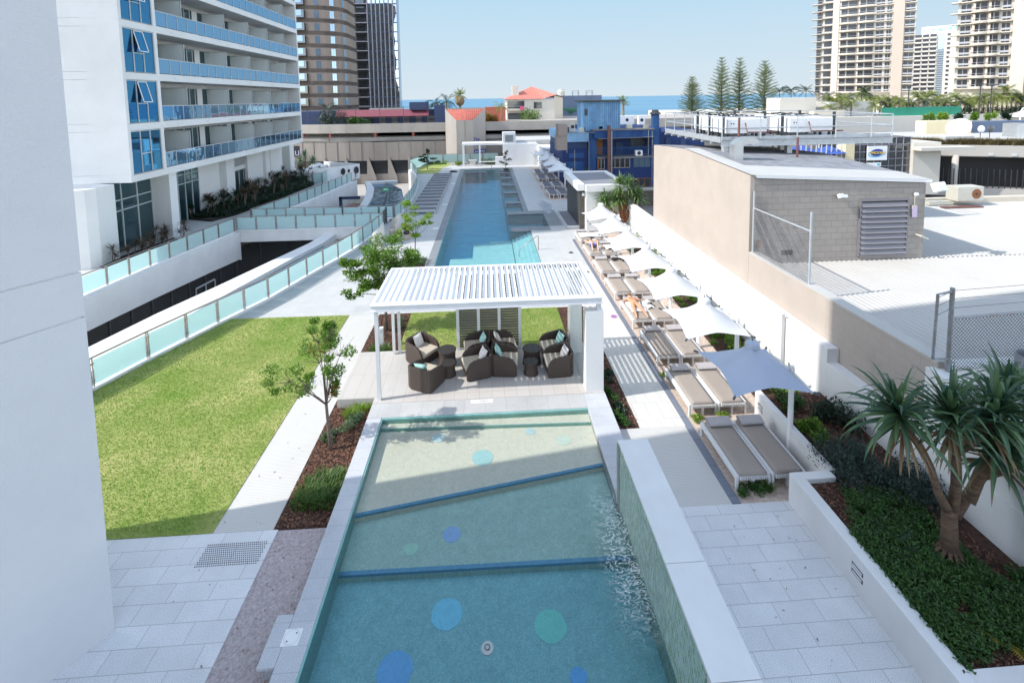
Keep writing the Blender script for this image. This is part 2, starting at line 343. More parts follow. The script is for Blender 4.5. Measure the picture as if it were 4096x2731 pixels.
leafmat('leaf_autumn',(.24,.15,.02),(.16,.05,.02),.5,.4)
leafmat('strap_leaf',(.03,.085,.055),(.12,.20,.085),.35,.25)
leafmat('strap_dry',(.30,.22,.12),(.20,.13,.07),.7,.2)
leafmat('strap_far',(.22,.32,.10),(.10,.19,.06),.4,.3)
leafmat('palm_leaf',(.26,.28,.06),(.09,.14,.03),.5,.3)
leafmat('palm_dark',(.02,.05,.025),(.01,.025,.02),.5,.15)
leafmat('pine_leaf',(.24,.28,.13),(.10,.14,.06),.6,.2)
leafmat('dry_grass',(.18,.13,.05),(.08,.075,.03),.7,.2)
leafmat('yellow_leaf',(.50,.45,.05),(.35,.25,.05),.5,.4)
leafmat('red_flower',(.6,.04,.02),(.5,.08,.05),.6,.4)
mat('bark',(.20,.155,.125),.9,.35,9,.5,30)
mat('bark_ringed',(.22,.14,.09),.9,.4,3,.9,16,c2=(.08,.05,.035),dist=.04,stretch=(1,1,6))
mat('bark_red',(.25,.09,.04),.9,.3,9,.4,30)
mat('palm_trunk',(.26,.20,.13),.9,.3,4)
mat('cushion_taupe',(.34,.295,.26),.9,.10,1.5,.35,9,dist=.012)
mat('cushion_beige',(.50,.44,.36),.9,.08,4,.15,150)
mat('pad_grey',(.16,.16,.18),.9,.1,3)
t=mat('pillow_white',(.72,.68,.66),.9,.05,20,.2,200)
mat('pillow_aqua',(.38,.62,.58),.9,.08,20,.2,200)
bricks('stripe_pillow',(.58,.55,.54),(.66,.63,.62),(.30,.28,.30),.045,9.,.012,0,'xy',.9,.2,.1,.1)
# woven rattan
t=NT('rattan'); g=t.n('ShaderNodeTexCoord'); w1=t.n('ShaderNodeTexWave',Scale=12.,Distortion=.5); w1.bands_direction='Z'; w2=t.n('ShaderNodeTexWave',Scale=10.,Distortion=.5); w2.bands_direction='DIAGONAL'
t.l(g.outputs['Object'],w1.inputs[0]); t.l(g.outputs['Object'],w2.inputs[0]); mu=t.n('ShaderNodeMath',operation='MULTIPLY'); t.l(w1.outputs['Fac'],mu.inputs[0]); t.l(w2.outputs['Fac'],mu.inputs[1])
cr=t.n('ShaderNodeValToRGB'); cr.color_ramp.elements[0].color=(.022,.015,.012,1); cr.color_ramp.elements[1].color=(.16,.11,.085,1); t.l(mu.outputs[0],cr.inputs[0]); t.l(cr.outputs[0],t.b.inputs['Base Color']); t.b.inputs['Roughness'].default_value=.5
bp=t.n('ShaderNodeBump',Strength=.6,Distance=.01); t.l(mu.outputs[0],bp.inputs['Height']); t.l(bp.outputs['Normal'],t.b.inputs['Normal'])
t=mat('canopy_fabric',(.80,.81,.82),.7,.03,2); 
td=t.n('ShaderNodeBsdfTranslucent'); td.inputs[0].default_value=(.8,.82,.84,1); ms=t.n('ShaderNodeMixShader'); ms.inputs[0].default_value=.3; t.l(t.b.outputs[0],ms.inputs[1]); t.l(td.outputs[0],ms.inputs[2]); t.l(ms.outputs[0],t.out.inputs[0])
mat('screen_slat',(.17,.15,.14),.6,.15,3,stretch=(.5,1,8))
mat('skin',(.62,.33,.20),.5,.08,6); mat('skin_light',(.72,.45,.32),.5,.08,6); mat('hair_dark',(.02,.014,.012),.6,.2,20); mat('hair_brown',(.18,.08,.04),.6,.2,20)
mat('cloth_black',(.02,.02,.025),.8,.2,10); mat('cloth_blue',(.05,.12,.45),.8,.5,25,c2=(.35,.45,.75)); mat('cloth_red',(.6,.04,.03),.7,.2,10); mat('cloth_white',(.80,.80,.82),.9,.06,9,.4,18,dist=.02); mat('cloth_pink',(.75,.10,.25),.8,.2,8); mat('cloth_orange',(.75,.35,.16),.8,.2,8); mat('cloth_purple',(.45,.15,.45),.7,.3,30)
mat('green_mesh',(.02,.26,.16),.7,.25,.4); mat('shade_blue',(.04,.09,.35),.7,.15,1); mat('shade_green',(.15,.42,.32),.7,.1,1); mat('sign_blue',(.03,.05,.28),.6,.1,2); mat('sign_white',(.82,.82,.82),.5,.03,2); mat('sign_yellow',(.85,.60,.02),.5,.05,2); mat('sign_red',(.65,.05,.03),.5,.1,2); mat('sign_teal',(.10,.62,.58),.5,.05,1); mat('sign_cyan',(.05,.45,.65),.5,.05,1); mat('exit_green',(.03,.45,.18),.5,.05,2)
mat('text_dark',(.05,.05,.06),.6,.1,2); mat('sign_mauve',(.55,.45,.62),.5,.1,2)
bricks('metal_roof',(.72,.72,.69),(.72,.72,.69),(.50,.51,.52),.19,30.,.022,0,'xy',.45,.9,0,.05,dist=.03)
bricks('roof_ribs_blue',(.16,.34,.55),(.22,.42,.60),(.05,.13,.3),.22,30.,.02,0,'xz',.7,.6,0,.4,dist=.03)
bricks('tile_roof',(.60,.18,.13),(.66,.22,.16),(.38,.09,.07),.3,30.,.035,0,'xy',.7,.6,0,.1)
bricks('tile_roof2',(.62,.19,.14),(.66,.23,.17),(.45,.12,.09),.45,.45,.04,0,'xy',.7,.6,0,.1)
mat('roof_white',(.50,.49,.47),.6,.06,1.5)
mat('roof_dirty',(.28,.29,.31),.8,.35,2.5,.4,10,c2=(.16,.165,.18))
bricks('slotted_drain',(.17,.19,.24),(.19,.21,.26),(.10,.11,.13),9.,.9,.01,0,'xy',.5,.3,0,.1)
mat('ac_beige',(.52,.50,.43),.5,.08,3); mat('ac_white',(.78,.79,.80),.45,.06,2); mat('rust',(.30,.11,.04),.8,.4,10); mat('pipe_maroon',(.17,.07,.06),.6,.15,5); mat('fan_black',(.02,.02,.022),.5,.2,5)
mat('louvre_mauve',(.25,.235,.25),.45,.15,1.5,metal=.3,stretch=(.4,1,6)); mat('wet_stone',(.20,.22,.25),.3,.4,1.2,c2=(.40,.41,.43)); mat('tank',(.50,.52,.54),.35,.2,2,metal=.7); mat('tan_panel',(.30,.24,.21),.7,.1,1,stretch=(1,1,8)); mat('ceramic',(.62,.60,.55),.6,.08,3)
mat('grating_panel',(.36,.37,.39),.35,.2,1.2); mat('path_pale',(.60,.59,.57),.6,.06,2)
bricks('pavilion_paving',(.50,.47,.44),(.53,.50,.47),(.34,.32,.30),.37,1.2,.005,.0,'xy',.7,.1,.08,.08)
glass('canopy_glass',(.05,.12,.17),(.45,.62,.78),.30,.05,.3,.8,vary=.8)
mat('stone_white_pebble',(.5,.5,.52),.8,.3,20,.8,40)
t=mat('canopy_shade_tint',(.36,.41,.51),.6,.05,2)  # canopy fabric with a blue-grey shade tint put into its colour

def patchy(name,dry,scale=.45,amt=.75):
    """lets a leaf or grass material drift toward a dry colour in broad patches"""
    m=M[name]; nt=m.node_tree; mx=[n for n in nt.nodes if n.type=='MIX'][0]; g=nt.nodes.new('ShaderNodeTexCoord'); nz=nt.nodes.new('ShaderNodeTexNoise'); nz.inputs['Scale'].default_value=scale; nz.inputs['Detail'].default_value=5; nz.inputs['Roughness'].default_value=.65
    nt.links.new(g.outputs['Object'],nz.inputs['Vector']); mr=nt.nodes.new('ShaderNodeMapRange'); mr.inputs['From Min'].default_value=.42; mr.inputs['From Max'].default_value=.66; mr.inputs['To Max'].default_value=amt; nt.links.new(nz.outputs['Fac'],mr.inputs['Value'])
    m2=nt.nodes.new('ShaderNodeMix'); m2.data_type='RGBA'; nt.links.new(mr.outputs[0],m2.inputs['Factor']); nt.links.new(mx.outputs['Result'],m2.inputs['A']); m2.inputs['B'].default_value=(*dry,1)
    for l in list(nt.links):
        if l.from_node==mx and l.to_node!=m2: to=l.to_socket; nt.links.remove(l); nt.links.new(m2.outputs['Result'],to)
patchy('grass_blade',(.44,.46,.17),.5,.55)
patchy('hotel_white',(.50,.49,.46),.35,.25); patchy('white_tower',(.52,.53,.55),.25,.5); patchy('white_render',(.55,.54,.52),.5,.35); patchy('roof_white',(.44,.42,.38),.35,.5); patchy('beige_render',(.38,.33,.29),.3,.5)
mat('step_blue',(.12,.36,.58),.35,.15,12)
mat('dot_pale',(.62,.82,.86),.4,.1,20); mat('dot_pale2',(.74,.86,.76),.4,.1,20)
# ================================================================= SETTING
struct('ground',MB().sheet([(-900,-300),(900,-300),(900,200),(-900,200)],-4.6),'street_asphalt')
struct('beach',MB().sheet([(-900,200),(900,200),(900,312),(-900,296)],-4.9),'sand')
struct('sea',MB().sheet([(-26000,290),(26000,290),(26000,26000),(-26000,26000)],-6.0),'sea_water')
struct('street_plaza',MB().box(-60,-6,62,76,-4.3,-4.05),'pavement')
# --- edge of the terrace above the sunken court
B2=[(-14.6,10.2),(-13.75,12.2),(-13.1,14.2),(-12.62,15.30),(-12.06,17.0),(-11.55,18.35),(-11.08,19.62),(-10.6,20.8),(-10.12,22.0),(-9.74,23.36),(-9.38,24.74),(-9.0,26.07),(-8.6,27.4),(-8.22,28.9),(-7.95,30.4),(-7.72,31.9),(-7.55,33.2),(-7.5,34.2)]
B1=[(-19.75,18.9),(-19.55,20.3),(-19.33,21.65),(-19.12,23.01),(-18.98,24.4),(-18.83,25.7),(-18.68,27.05),(-18.50,28.4),(-18.3,29.75),(-18.1,31.1),(-17.87,32.4),(-17.62,33.9)]
B5=[(-17.75,36.6),(-17.2,39.3),(-16.75,41.2),(-16.5,42.6),(-16.3,44.0),(-16.1,45.4),(-15.93,46.8),(-15.75,48.3),(-15.55,49.8),(-15.35,51.3),(-15.2,52.7),(-15.1,54.0)]
BC=[(-7.1,36.6),(-6.9,38.0),(-6.87,39.4),(-6.87,40.8),(-6.87,42.2),(-6.88,43.6),(-6.92,45.0),(-7.02,46.6),(-7.14,48.3),(-7.3,50.0),(-7.52,51.8),(-7.78,53.6),(-8.05,55.4),(-8.4,57.2),(-8.8,59.0),(-9.3,60.7),(-9.9,62.2)]
struct('granite_pavement',MB().box(-15,-4.575,-6,9.75,-.3,0),'granite_paving')
struct('gravel_strip',MB().box(-4.575,-3.45,-6,9.75,-.3,-.025),'gravel_pink')
lawn=[(-5.93,9.754)]+[(-5.93,20.0)]+[(-10.88,20.1)]+[(x,y) for x,y in B2[6::-1] if y<20.1]+[(-14.75,9.754)]
struct('lawn',MB().prism(lawn,-.3,.015),'lawn')
struct('garden_path',MB().box(-5.926,-4.68,9.754,20.0,-.3,0).box(-4.676,-3.46,14.2,16.42,-.3,-.004),'ribbed_paving')
# terrace beyond the lawn up to the lap pool
left_deck=[(-5.93,20.004),(-3.45,20.004),(-3.45,25.0),(-3.45,62.0)]+[BC[-1]]+BC[::-1][1:]+[(-7.5,34.2)]+B2[::-1][1:11]+[(-10.84,20.104),(-5.93,20.004)]
struct('pool_terrace',MB().prism(left_deck,-.3,0),'pool_deck')
struct('pool_terrace',MB().box(-3.45,4.0,20.004,25.0,-.3,0).box(3.2,5.27,25.0,32.1,-.3,-.0).box(-9.9,9.0,62.0,66,-.3,0),'pool_deck')
struct('pool_terrace',MB().box(3.2,5.27,37.9,62.0,-.3,0).box(4.26,5.27,32.1,33.15,-.3,0).box(5.27,7.55,29.8,41.5,-.3,0),'pool_deck')
struct('sun_deck',MB().box(4.0,5.266,12.25,25.0,-.3,0),'terrace_paving')
struct('sun_deck_ribbed',MB().box(3.35,5.24,9.68,12.25,-.3,0.001),'ribbed_paving')
struct('granite_walk',MB().box(3.28,6.6,-6,9.68,-.3,0),'granite_paving')
struct('slotted_drain',MB().box(5.27,5.45,9.7,29.8,-.3,.004).box(5.24,5.268,9.7,12.25,-.3,.004),'slotted_drain')
struct('gravel_bed',MB().box(5.45,7.6,9.7,29.8,-.3,-.02),'sandy_gravel')
struct('gravel_bed',MB().box(5.27,7.6,41.5,62,-.3,-.02),'sandy_gravel')
# grating strip that follows the balustrade
g=[(x+.22,y) for x,y in B2[6:16]]; g2=[(x+1.05-.04*i,y-.2) for i,(x,y) in enumerate(B2[6:16])]
struct('grating_strip',MB().prism(g+g2[::-1],-.1,.006),'grating_panel')
jb=MB()
for (a,b) in list(zip(g,g2))[1:]: jb.prism([(a[0],a[1]),(b[0],b[1]),(b[0],b[1]+.05),(a[0],a[1]+.05)],0,.010)
struct('grating_joint',jb,'path_pale')
# beds
struct('mulch_bed',MB().box(-4.676,-3.46,9.754,14.2,-.3,-.02),'mulch')
struct('mulch_bed',MB().box(-4.676,-3.34,16.42,20.0,-.3,.0),'mulch')
struct('back_lawn',MB().box(-3.34,2.86,16.42,20.0,-.3,.01),'lawn')
struct('mulch_bed',MB().box(2.86,4.0,16.42,20.0,-.3,.0),'mulch')
struct('mulch_bed',MB().box(3.3,3.99,12.25,16.42,-.3,-.01),'mulch')
struct('garden_bed',MB().prism([(7.8,12.6),(9.3,12.6),(9.3,36),(9.3,60),(7.9,60),(7.9,36.8),(9.0,36.0),(9.3,30.5),(8.4,27)],-.3,.02),'mulch')
struct('gravel_bed',MB().prism([(7.6,12.6),(7.8,12.6),(8.4,27),(9.3,30.5),(9.0,36),(7.9,36.8),(7.9,60),(7.6,60)],-.3,-.02),'sandy_gravel')
struct('mulch_bed',MB().box(7.55,9.3,9.45,12.6,-.3,.55),'mulch')
struct('planter_soil',MB().box(6.75,10.2,5.95,9.45,-.3,.58),'mulch')
struct('planter_soil',MB().box(6.75,12.2,-6,5.72,-.3,.58),'soil_dark')
struct('round_grass_bed',MB().prism([(-4.52+.0,27.1),(-3.55,27.0),(-3.5,25.3),(-4.6,25.3)],0,.03),'mulch')
struct('corner_lawn',MB().prism([(-8.75,58.7),(-6.0,58.65),(-5.9,63),(-4.6,67),(-8.2,67),(-9.9,62.2)],-.3,.02),'lawn')
# hotel forecourt
fore=[(-45,14)]+[(-20.2,14)]+B1+[(-17.6,34.2),(-17.75,36.6)]+B5[1:]+[(-15.0,55),(-19.0,60),(-21,66),(-45,66)]
struct('hotel_forecourt',MB().prism(fore,-.35,0),'pool_deck')
struct('hotel_bed',MB().prism([(-21.9,28.9),(-21.15,33.0),(-19.2,31.5),(-19.4,27.2),(-20.6,26.6),(-21.7,27.5)],0,.03),'soil_dark')
struct('hotel_bed',MB().prism([(-23.2,38.2),(-21.0,37.3),(-20.2,39.3),(-19.3,45),(-18.7,52),(-18.9,58),(-24.1,58),(-23.9,47)],0,.12),'soil_dark')
# court floor and footbridge
struct('court_floor',MB().prism([(-24,10),(-6,10),(-6,60),(-24,60)],-4.3,-4.2),'pavement')
o=MB().box(-17.7,-7.45,34.2,36.6,-.35,0).build('footbridge_deck','pool_deck',empty('footbridge',(-12.5,35.4,0),'white concrete footbridge crossing the sunken court between two frosted glass balustrades','footbridge'))
fb=o.parent
MB().box(-17.7,-7.5,34.12,34.24,-.75,.06).box(-17.7,-7.5,36.56,36.68,-.75,.06).build('beam','white_render',fb)
# retaining walls of the terrace, seen in the court and beyond
def ribbon(name,label,cat,pts,t,z0,z1,m,side=0,**k):
    o=MB().wall(pts,t,z0,z1,side).build(name,m); return tag(o,label,cat,**k)
ribbon('court_wall','long white curved wall band under the upper left balustrade','wall',[(x,y) for x,y in B1]+[(-17.6,34.12)],.25,[-1.45-.04*i for i in range(len(B1))]+[-2.0],[.0]*(len(B1)+1),'white_render',-1)
ribbon('court_wall','blue-shaded white curved wall beyond the footbridge','wall',B5+[(-15.05,55.2)],.25,-2.3,[.0]*(len(B5)+1),'white_render',-1)
ribbon('court_wall','white wall under the lawn side balustrade','wall',B2,.25,-4.2,.0,'white_render',1)
ribbon('court_wall','white curved wall carrying the balustrade beside the charcoal sunbeds','wall',BC,.25,-4.2,.0,'white_render',1)
# glazed shopfront under the left band
sf=empty('shopfront',(-18.6,26,-4.2),'dark full height shopfront glazing inside the sunken court','shopfront')
pts=[(x-.12,y) for x,y in B1]+[(-17.75,34.1),(-17.2,36.4),(-16.4,39),(-15.2,42)]
zt=[-1.4]*3+[-1.45-.04*i for i in range(len(pts)-3)]
mb=MB()
mb.wall(pts,.05,-4.2,-1.2); mb.build('glass','void_glass',sf)
mb=MB()
for i in range(0,len(pts)-1):
    a=Vector(pts[i]); b=Vector(pts[i+1]); c=a
    mb.box(c.x+.02,c.x+.08,c.y-.03,c.y+.03,-4.2,-1.3)
mb.build('mullion','steel_dark',sf)
tag(mb.v and None or sf) if False else None
ff=MB().wall([(x+.05,y) for x,y in pts],.08,-4.2,-4.0).build('sill_frame','steel_dark',sf)
dr=MB(); 
for (x,y) in ((-18.32,30.2),(-18.18,31.0),(-18.05,31.8)): dr.box(x+.04,x+.1,y-.03,y+.03,-4.2,-2.5)
dr.wall([(-18.26,30.2),(-18.0,31.8)],.06,-2.55,-2.45); dr.build('door_frame','alu_frame',sf)
# curved lintel beam beside the lawn balustrade
led=[(-17.2,11.0),(-16.5,14.5),(-15.7,18.89),(-15.0,21.9),(-14.0,25.08),(-12.9,28.95),(-11.95,32.2),(-11.5,35.4),(-11.35,39.0),(-11.52,43.42),(-12.04,47.53),(-12.99,52.18),(-13.98,55.71)]
wd=[1.9,1.9,1.8,1.6,1.25,1.0,.9,.8,.75,.7,.75,.8,.6]
edge=[(x+w,y-.1) for (x,y),w in zip(led,wd)]
o=MB().prism(led+edge[::-1],-1.1,-.4).build('curved_beam','white_render'); tag(o,'white curved concrete beam sweeping through the court beside the glass canopy','beam')
# glass canopy between that beam and the terrace
cp=empty('glass_canopy',(-9,45,-.6),'curved blue glass canopy lying between white beam and terrace','canopy')
outer=[(-16.0,11),(-14.4,14.2),(-12.9,18.0),(-11.5,21.4),(-10.4,24.6),(-9.3,28.9),(-8.4,32.2)]
n=len(outer); mb=MB()
mb.prism(edge[:7]+outer[::-1],-.72,-.62); mb.build('glass','canopy_glass',cp)
o2=[(-8.0,36.8),(-7.9,39.0),(-7.95,43.4),(-8.3,47.5),(-9.3,52.2),(-11.2,55.9)]
mb=MB(); mb.prism([(-10.75,36.8)]+edge[8:]+o2[::-1],-.72,-.62); mb.build('glass','canopy_glass',cp)
mb=MB(); mb.wall([(-9.6,37),(-9.5,41),(-9.7,45),(-10.4,50),(-11.6,55.8)],.10,-.6,-.45); mb.build('ridge_rail','steel_dark',cp)
mb=MB(); mb.prism([(-14.2,56.4),(-10.6,56.8),(-10.4,55.9),(-14.0,55.5)],-.8,-.35); mb.build('end_beam','white_render',cp)
# ---------------------------------------------------------------- balustrades
def balustrade(pts,z,label,h=1.05,kerb=.10,skip=(),glassmat='frosted_glass',posts=True,rail=True,kw=.22,kname='white_render'):
    c=pts[len(pts)//2]; t=empty('glass_balustrade',(c[0],c[1],z),label,'balustrade')
    if kerb: MB().wall(pts,kw,z,z+kerb).build('kerb',kname,t)
    for i in range(len(pts)-1):
        if i in skip: continue
        a=Vector(pts[i]); b=Vector(pts[i+1]); d=(b-a).normalized(); L=(b-a).length
        p=a+d*.075; q=b-d*.075
        MB().wall([tuple(p),tuple(q)],.014,z+kerb+.06,z+h-.09).build('glass_panel',glassmat,t)
    if posts:
        for i in range(len(pts)):
            p=Vector(pts[i]); q=Vector(pts[min(i+1,len(pts)-1)]); o=Vector(pts[max(i-1,0)]); d=(q-o).normalized()
            mb=MB()
            for s in (-1,1):
                c=p+d*s*.035; mb.obox((c.x,c.y,z+(h)/2+.02),.022,.055,h-.04,math.atan2(d.y,d.x))
            for zz in (.22,.78):
                mb.obox((p.x,p.y,z+kerb+zz*(h-kerb)*1.0),.15,.035,.035,math.atan2(d.y,d.x))
            mb.build('post','steel',t)
    if rail:
        MB().wall(pts,.055,z+h-.02,z+h+.02).build('handrail','steel',t)
    return t
balustrade(B2,0,'long frosted glass balustrade curving along the sunlit lawn edge')
balustrade(B1,0,'frosted glass balustrade along the hotel forecourt above the sunken court')
b3=[(-17.6,34.18)]+[(-16.25+1.36*i,34.18) for i in range(6)]+[(-8.35,34.18),(-7.5,34.18)]
balustrade(b3,0,'straight frosted glass balustrade on the near side of the footbridge')
b4=[(-17.7,36.62),(-16.6,36.62),(-15.2,36.62),(-13.8,36.62),(-12.4,36.62),(-11.0,36.62),(-9.6,36.62),(-8.3,36.62),(-7.2,36.62)]
balustrade(b4,0,'straight frosted glass balustrade on the far side of the footbridge')
balustrade(B5,0,'teal glass balustrade climbing past the dark hotel garden bed')
balustrade(BC,0,'curved glass balustrade with slim posts behind the charcoal sunbeds')
balustrade([(-18.9,52.9),(-17.9,52.9),(-17.9,54.8),(-17.2,56.2),(-16.4,56.8),(-15.3,56.6)],0,'short glass pen of panels in front of the white porthole wall',h=1.25)
balustrade([(-9.9,62.2),(-8.4,67.8),(-6.2,67.9),(-4.2,68.0),(-2.4,68.1),(-.6,68.2),(1.6,68.3)],0,'pale glass fence behind the far corner lawn',h=1.35,glassmat='frosted_glass',kerb=0)
# bridge end gate
gt=empty('bridge_gate',(-7.5,34.6,0),'dark lattice gate at the end of the footbridge','gate')
mb=MB()
for y in (34.3,34.65,35.0,35.35): mb.box(-7.53,-7.47,y-.02,y+.02,.08,1.1)
for z in (.1,.35,.6,.85,1.1): mb.box(-7.52,-7.48,34.3,35.35,z-.02,z+.02)
mb.build('lattice','steel_dark',gt); MB().box(-7.56,-7.44,35.35,35.45,0,1.2).build('post','steel_dark',gt)
# exit sign post by the curved fence
ex=empty('exit_sign',(-8.4,41.3,0),'small green exit sign with white arrow on a thin post','sign')
MB().tube((-8.4,41.3,-1),(-8.4,41.3,1.55),.03).build('post','steel_dark',ex)
MB().box(-8.95,-8.45,41.27,41.3,1.3,1.52).build('panel','exit_green',ex)
mb=MB(); mb.box(-8.75,-8.55,41.262,41.268,1.395,1.425).add([(-8.85,41.262,1.41),(-8.74,41.262,1.34),(-8.74,41.262,1.48)],[(0,1,2)]); mb.build('arrow','sign_white',ex)
# ================================================================= OWN TOWER (left edge)
wt=empty('white_tower',(-8,2,0),'smooth white tower wall with two grooves filling the left edge','building')
d=Vector((-.53,-.848)).normalized(); c0=Vector((-6.57,7.95)); nrm=Vector((d.y,-d.x))  # outward normal toward the pool
def tp(s,o=0): p=c0+d*s-Vector((-d.y,d.x))*o; return (p.x,p.y)
poly=[(-6.57,7.95)]+[tp(s) for s in (2,4,7,10)]
back=[(-22,-6),(-24,4),(-16,7.6),(-12.0,9.40)]
mb=MB(); 
levels=[0,3.93,3.96,5.52,5.55,62]
wallpoly=poly+back
for a,b in ((0,5.575),(5.60,6.32),(6.345,62)): mb.prism(wallpoly,a,b)
inner=[(x-.02 if i<5 else x,y) for i,(x,y) in enumerate(wallpoly)]
inner=[(-6.61,7.92)]+[(p[0]-.03,p[1]+.02) for p in poly[1:]]+back
mb.prism([(p[0],p[1]) for p in inner],5.56,5.61); mb.prism(inner,6.31,6.35)
mb.build('wall','white_tower',wt)
# extends behind the viewer so the forecourt lies in its shade
MB().box(-26,-11.98,-60,-6.02,0,62).build('rear_wing','white_tower',wt)
# ================================================================= PADDLING POOL
pp=empty('paddling_pool',(-.2,8,0),'shallow mosaic paddling pool with coloured dots and two slanting blue steps','pool')
CZ=.27
mb=MB(); mb.box(-3.46,2.688,12.84,13.48,-.1,CZ); mb.build('coping','granite_coping_side',pp,bevel=.008)
mb=MB(); mb.box(-3.46,-3.06,-6,12.836,-.1,CZ); mb.box(-3.74,-3.464,6.98,7.76,CZ-.06,CZ); mb.box(-3.66,-3.464,7.05,7.7,-.1,CZ-.06)
mb.build('coping','granite_coping',pp,bevel=.008)
mb=MB(); mb.box(2.69,3.34,9.85,13.48,-.1,CZ); mb.box(2.70,3.0,9.3,9.846,-.1,CZ); mb.build('coping','granite_coping',pp,bevel=.008)
MB().box(3.0,3.36,11.6,12.25,-.1,.13).build('step_block','granite_coping',pp)
# basin
MB().box(-3.058,-3.03,-6,12.84,-.35,CZ-.02).build('left_wall','pool_tile_green',pp)
MB().box(-3.03,2.69,12.80,12.838,-.35,CZ-.02).build('end_wall','pool_tile_green',pp)
MB().prism([(-3.03,12.8),(2.69,12.8),(2.69,12.45),(-3.03,12.62)],-.35,.10).build('bench','pool_floor_cream',pp)
MB().prism([(-3.03,12.62),(2.69,12.45),(2.69,10.98),(-3.03,9.93)],-.35,0.03).build('shallow_floor','pool_floor_cream',pp)
MB().prism([(-3.03,9.93),(2.69,10.98),(2.69,8.70),(-3.03,8.76)],-.35,-.12).build('middle_floor','pool_floor_teal',pp)
MB().prism([(-3.03,8.76),(2.69,8.70),(2.69,-6),(-3.03,-6)],-.45,-.27).build('deep_floor','pool_floor_deep',pp)
def strip(a,b,w,z): 
    return MB().prism([a,b,(b[0],b[1]-w),(a[0],a[1]-w)],z-.045,z+.006)
strip((-3.02,10.0),(2.68,11.05),.075,.03).build('step_edge','step_blue',pp)
strip((-3.02,8.84),(2.68,8.78),.085,-.12).build('step_edge','step_blue',pp)
MB().prism([(-3.02,12.63),(2.68,12.46),(2.68,12.42),(-3.02,12.59)],.02,.106).build('step_edge','pool_tile_green',pp)
rn=random.Random(3)
for (x,y,r,z,m) in [(-.27,11.45,.27,.03,'dot_aqua'),(-1.45,12.24,.17,.03,'dot_pale'),(1.01,12.3,.13,.03,'dot_pale'),(1.84,11.9,.19,.03,'dot_pale2'),
    (-.91,9.5,.19,-.12,'dot_violet'),(-1.71,9.22,.14,-.12,'dot_mint'),(-.90,8.05,.28,-.27,'dot_sky'),(.94,7.72,.28,-.27,'dot_teal'),(-1.68,7.23,.29,-.27,'dot_blue'),(1.29,6.95,.14,-.27,'dot_royal'),(-.2,6.72,.25,-.27,'dot_sky'),(.6,5.6,.25,-.27,'dot_mint')]:
    z=z+.006; k=26; vs=[]
    for i in range(k):
        a=2*PI*i/k; q=r*(1+rn.uniform(-.035,.035)); vs.append((x+q*math.cos(a),y+q*math.sin(a),z))
    MB().add(vs,[tuple(range(k))]).build('mosaic_dot',m,pp)
dn=MB().lathe((-.17,7.45,-.265),[(0.0,.02),(.05,.02),(.05,.01),(.075,.015),(.105,.012),(.11,.0)],24).build('drain_cover','sign_white',pp,smooth=False)
MB().lathe((-.17,7.45,-.262),[(.035,.021),(.048,.021)],24).build('grille','text_dark',dn)
cv=MB().box(-3.50,-3.22,7.26,7.52,CZ-.01,CZ+.006).build('skimmer_cover','sign_white',pp)
MB().lathe((-3.36,7.39,CZ+.002),[(.112,.006),(.118,.006)],28).build('rim','alu_frame',cv)
MB().box(-3.425,-3.405,7.32,7.34,CZ,CZ+.009).box(-3.31,-3.29,7.44,7.46,CZ,CZ+.009).build('finger_hole','text_dark',cv)
# depth figure tile, lettering faces the pool
dt=MB().box(-.62,.02,13.28,13.42,CZ-.01,CZ+.005).build('depth_tile','sign_white',pp)
text('depth_figures','0.45m',.11,(-.24,13.35,CZ+.007),(0,0,PI),'text_dark',dt,ext=.001)
w=MB(); 
w.sheet([(-3.045,-6),(2.685,-6),(2.685,12.82),(-3.045,12.82)],.205); struct('paddling_pool_water',w,'paddling_water')
# ---------------------------------------------------------------- water wall
ww=empty('water_wall',(2.98,6.5,0),'long low white wall with green mosaic face spilling water into the paddling pool','wall')
MB().box(2.72,3.27,-6,9.60,-.1,1.64).build('wall','white_render',ww)
mb=MB(); 
for a,b in ((-6,5.30),(5.31,6.86),(6.87,9.62)): mb.box(2.66,3.30,a,b,1.642,1.69)
mb.each('capping','white_render',ww,bevel=.006)
MB().box(2.695,2.718,5.55,9.56,-.3,1.60).build('mosaic_face','wall_mosaic',ww)
MB().box(2.64,2.74,9.602,9.66,.27,1.64).build('end_trim','alu_frame',ww)
# falling film of water, real ripple sheet on the mosaic
t=NT('water_film'); tr=t.n('ShaderNodeBsdfTransparent'); gl=t.n('ShaderNodeBsdfGlossy',Roughness=.08); g=t.n('ShaderNodeTexCoord'); mp=t.n('ShaderNodeMapping'); mp.inputs['Scale'].default_value=(1,14,1.6)
nz=t.n('ShaderNodeTexNoise',Scale=1.5,Detail=4.); t.l(g.outputs['Object'],mp.inputs[0]); t.l(mp.outputs[0],nz.inputs['Vector']); rp=t.n('ShaderNodeMapRange'); rp.inputs['From Min'].default_value=.45; rp.inputs['From Max'].default_value=.72; rp.inputs['To Max'].default_value=.75; t.l(nz.outputs['Fac'],rp.inputs['Value'])
df=t.n('ShaderNodeBsdfDiffuse'); df.inputs[0].default_value=(.75,.85,.85,1); a1=t.n('ShaderNodeMixShader'); a1.inputs[0].default_value=.5; t.l(gl.outputs[0],a1.inputs[1]); t.l(df.outputs[0],a1.inputs[2])
ms=t.n('ShaderNodeMixShader'); t.l(rp.outputs[0],ms.inputs[0]); t.l(tr.outputs[0],ms.inputs[1]); t.l(a1.outputs[0],ms.inputs[2]); t.l(ms.outputs[0],t.out.inputs[0])
mb=MB(); mb.quad((2.685,6.9,.21),(2.685,9.5,.21),(2.685,9.5,1.6),(2.685,6.9,1.6)); struct('water_film',mb,'water_film')
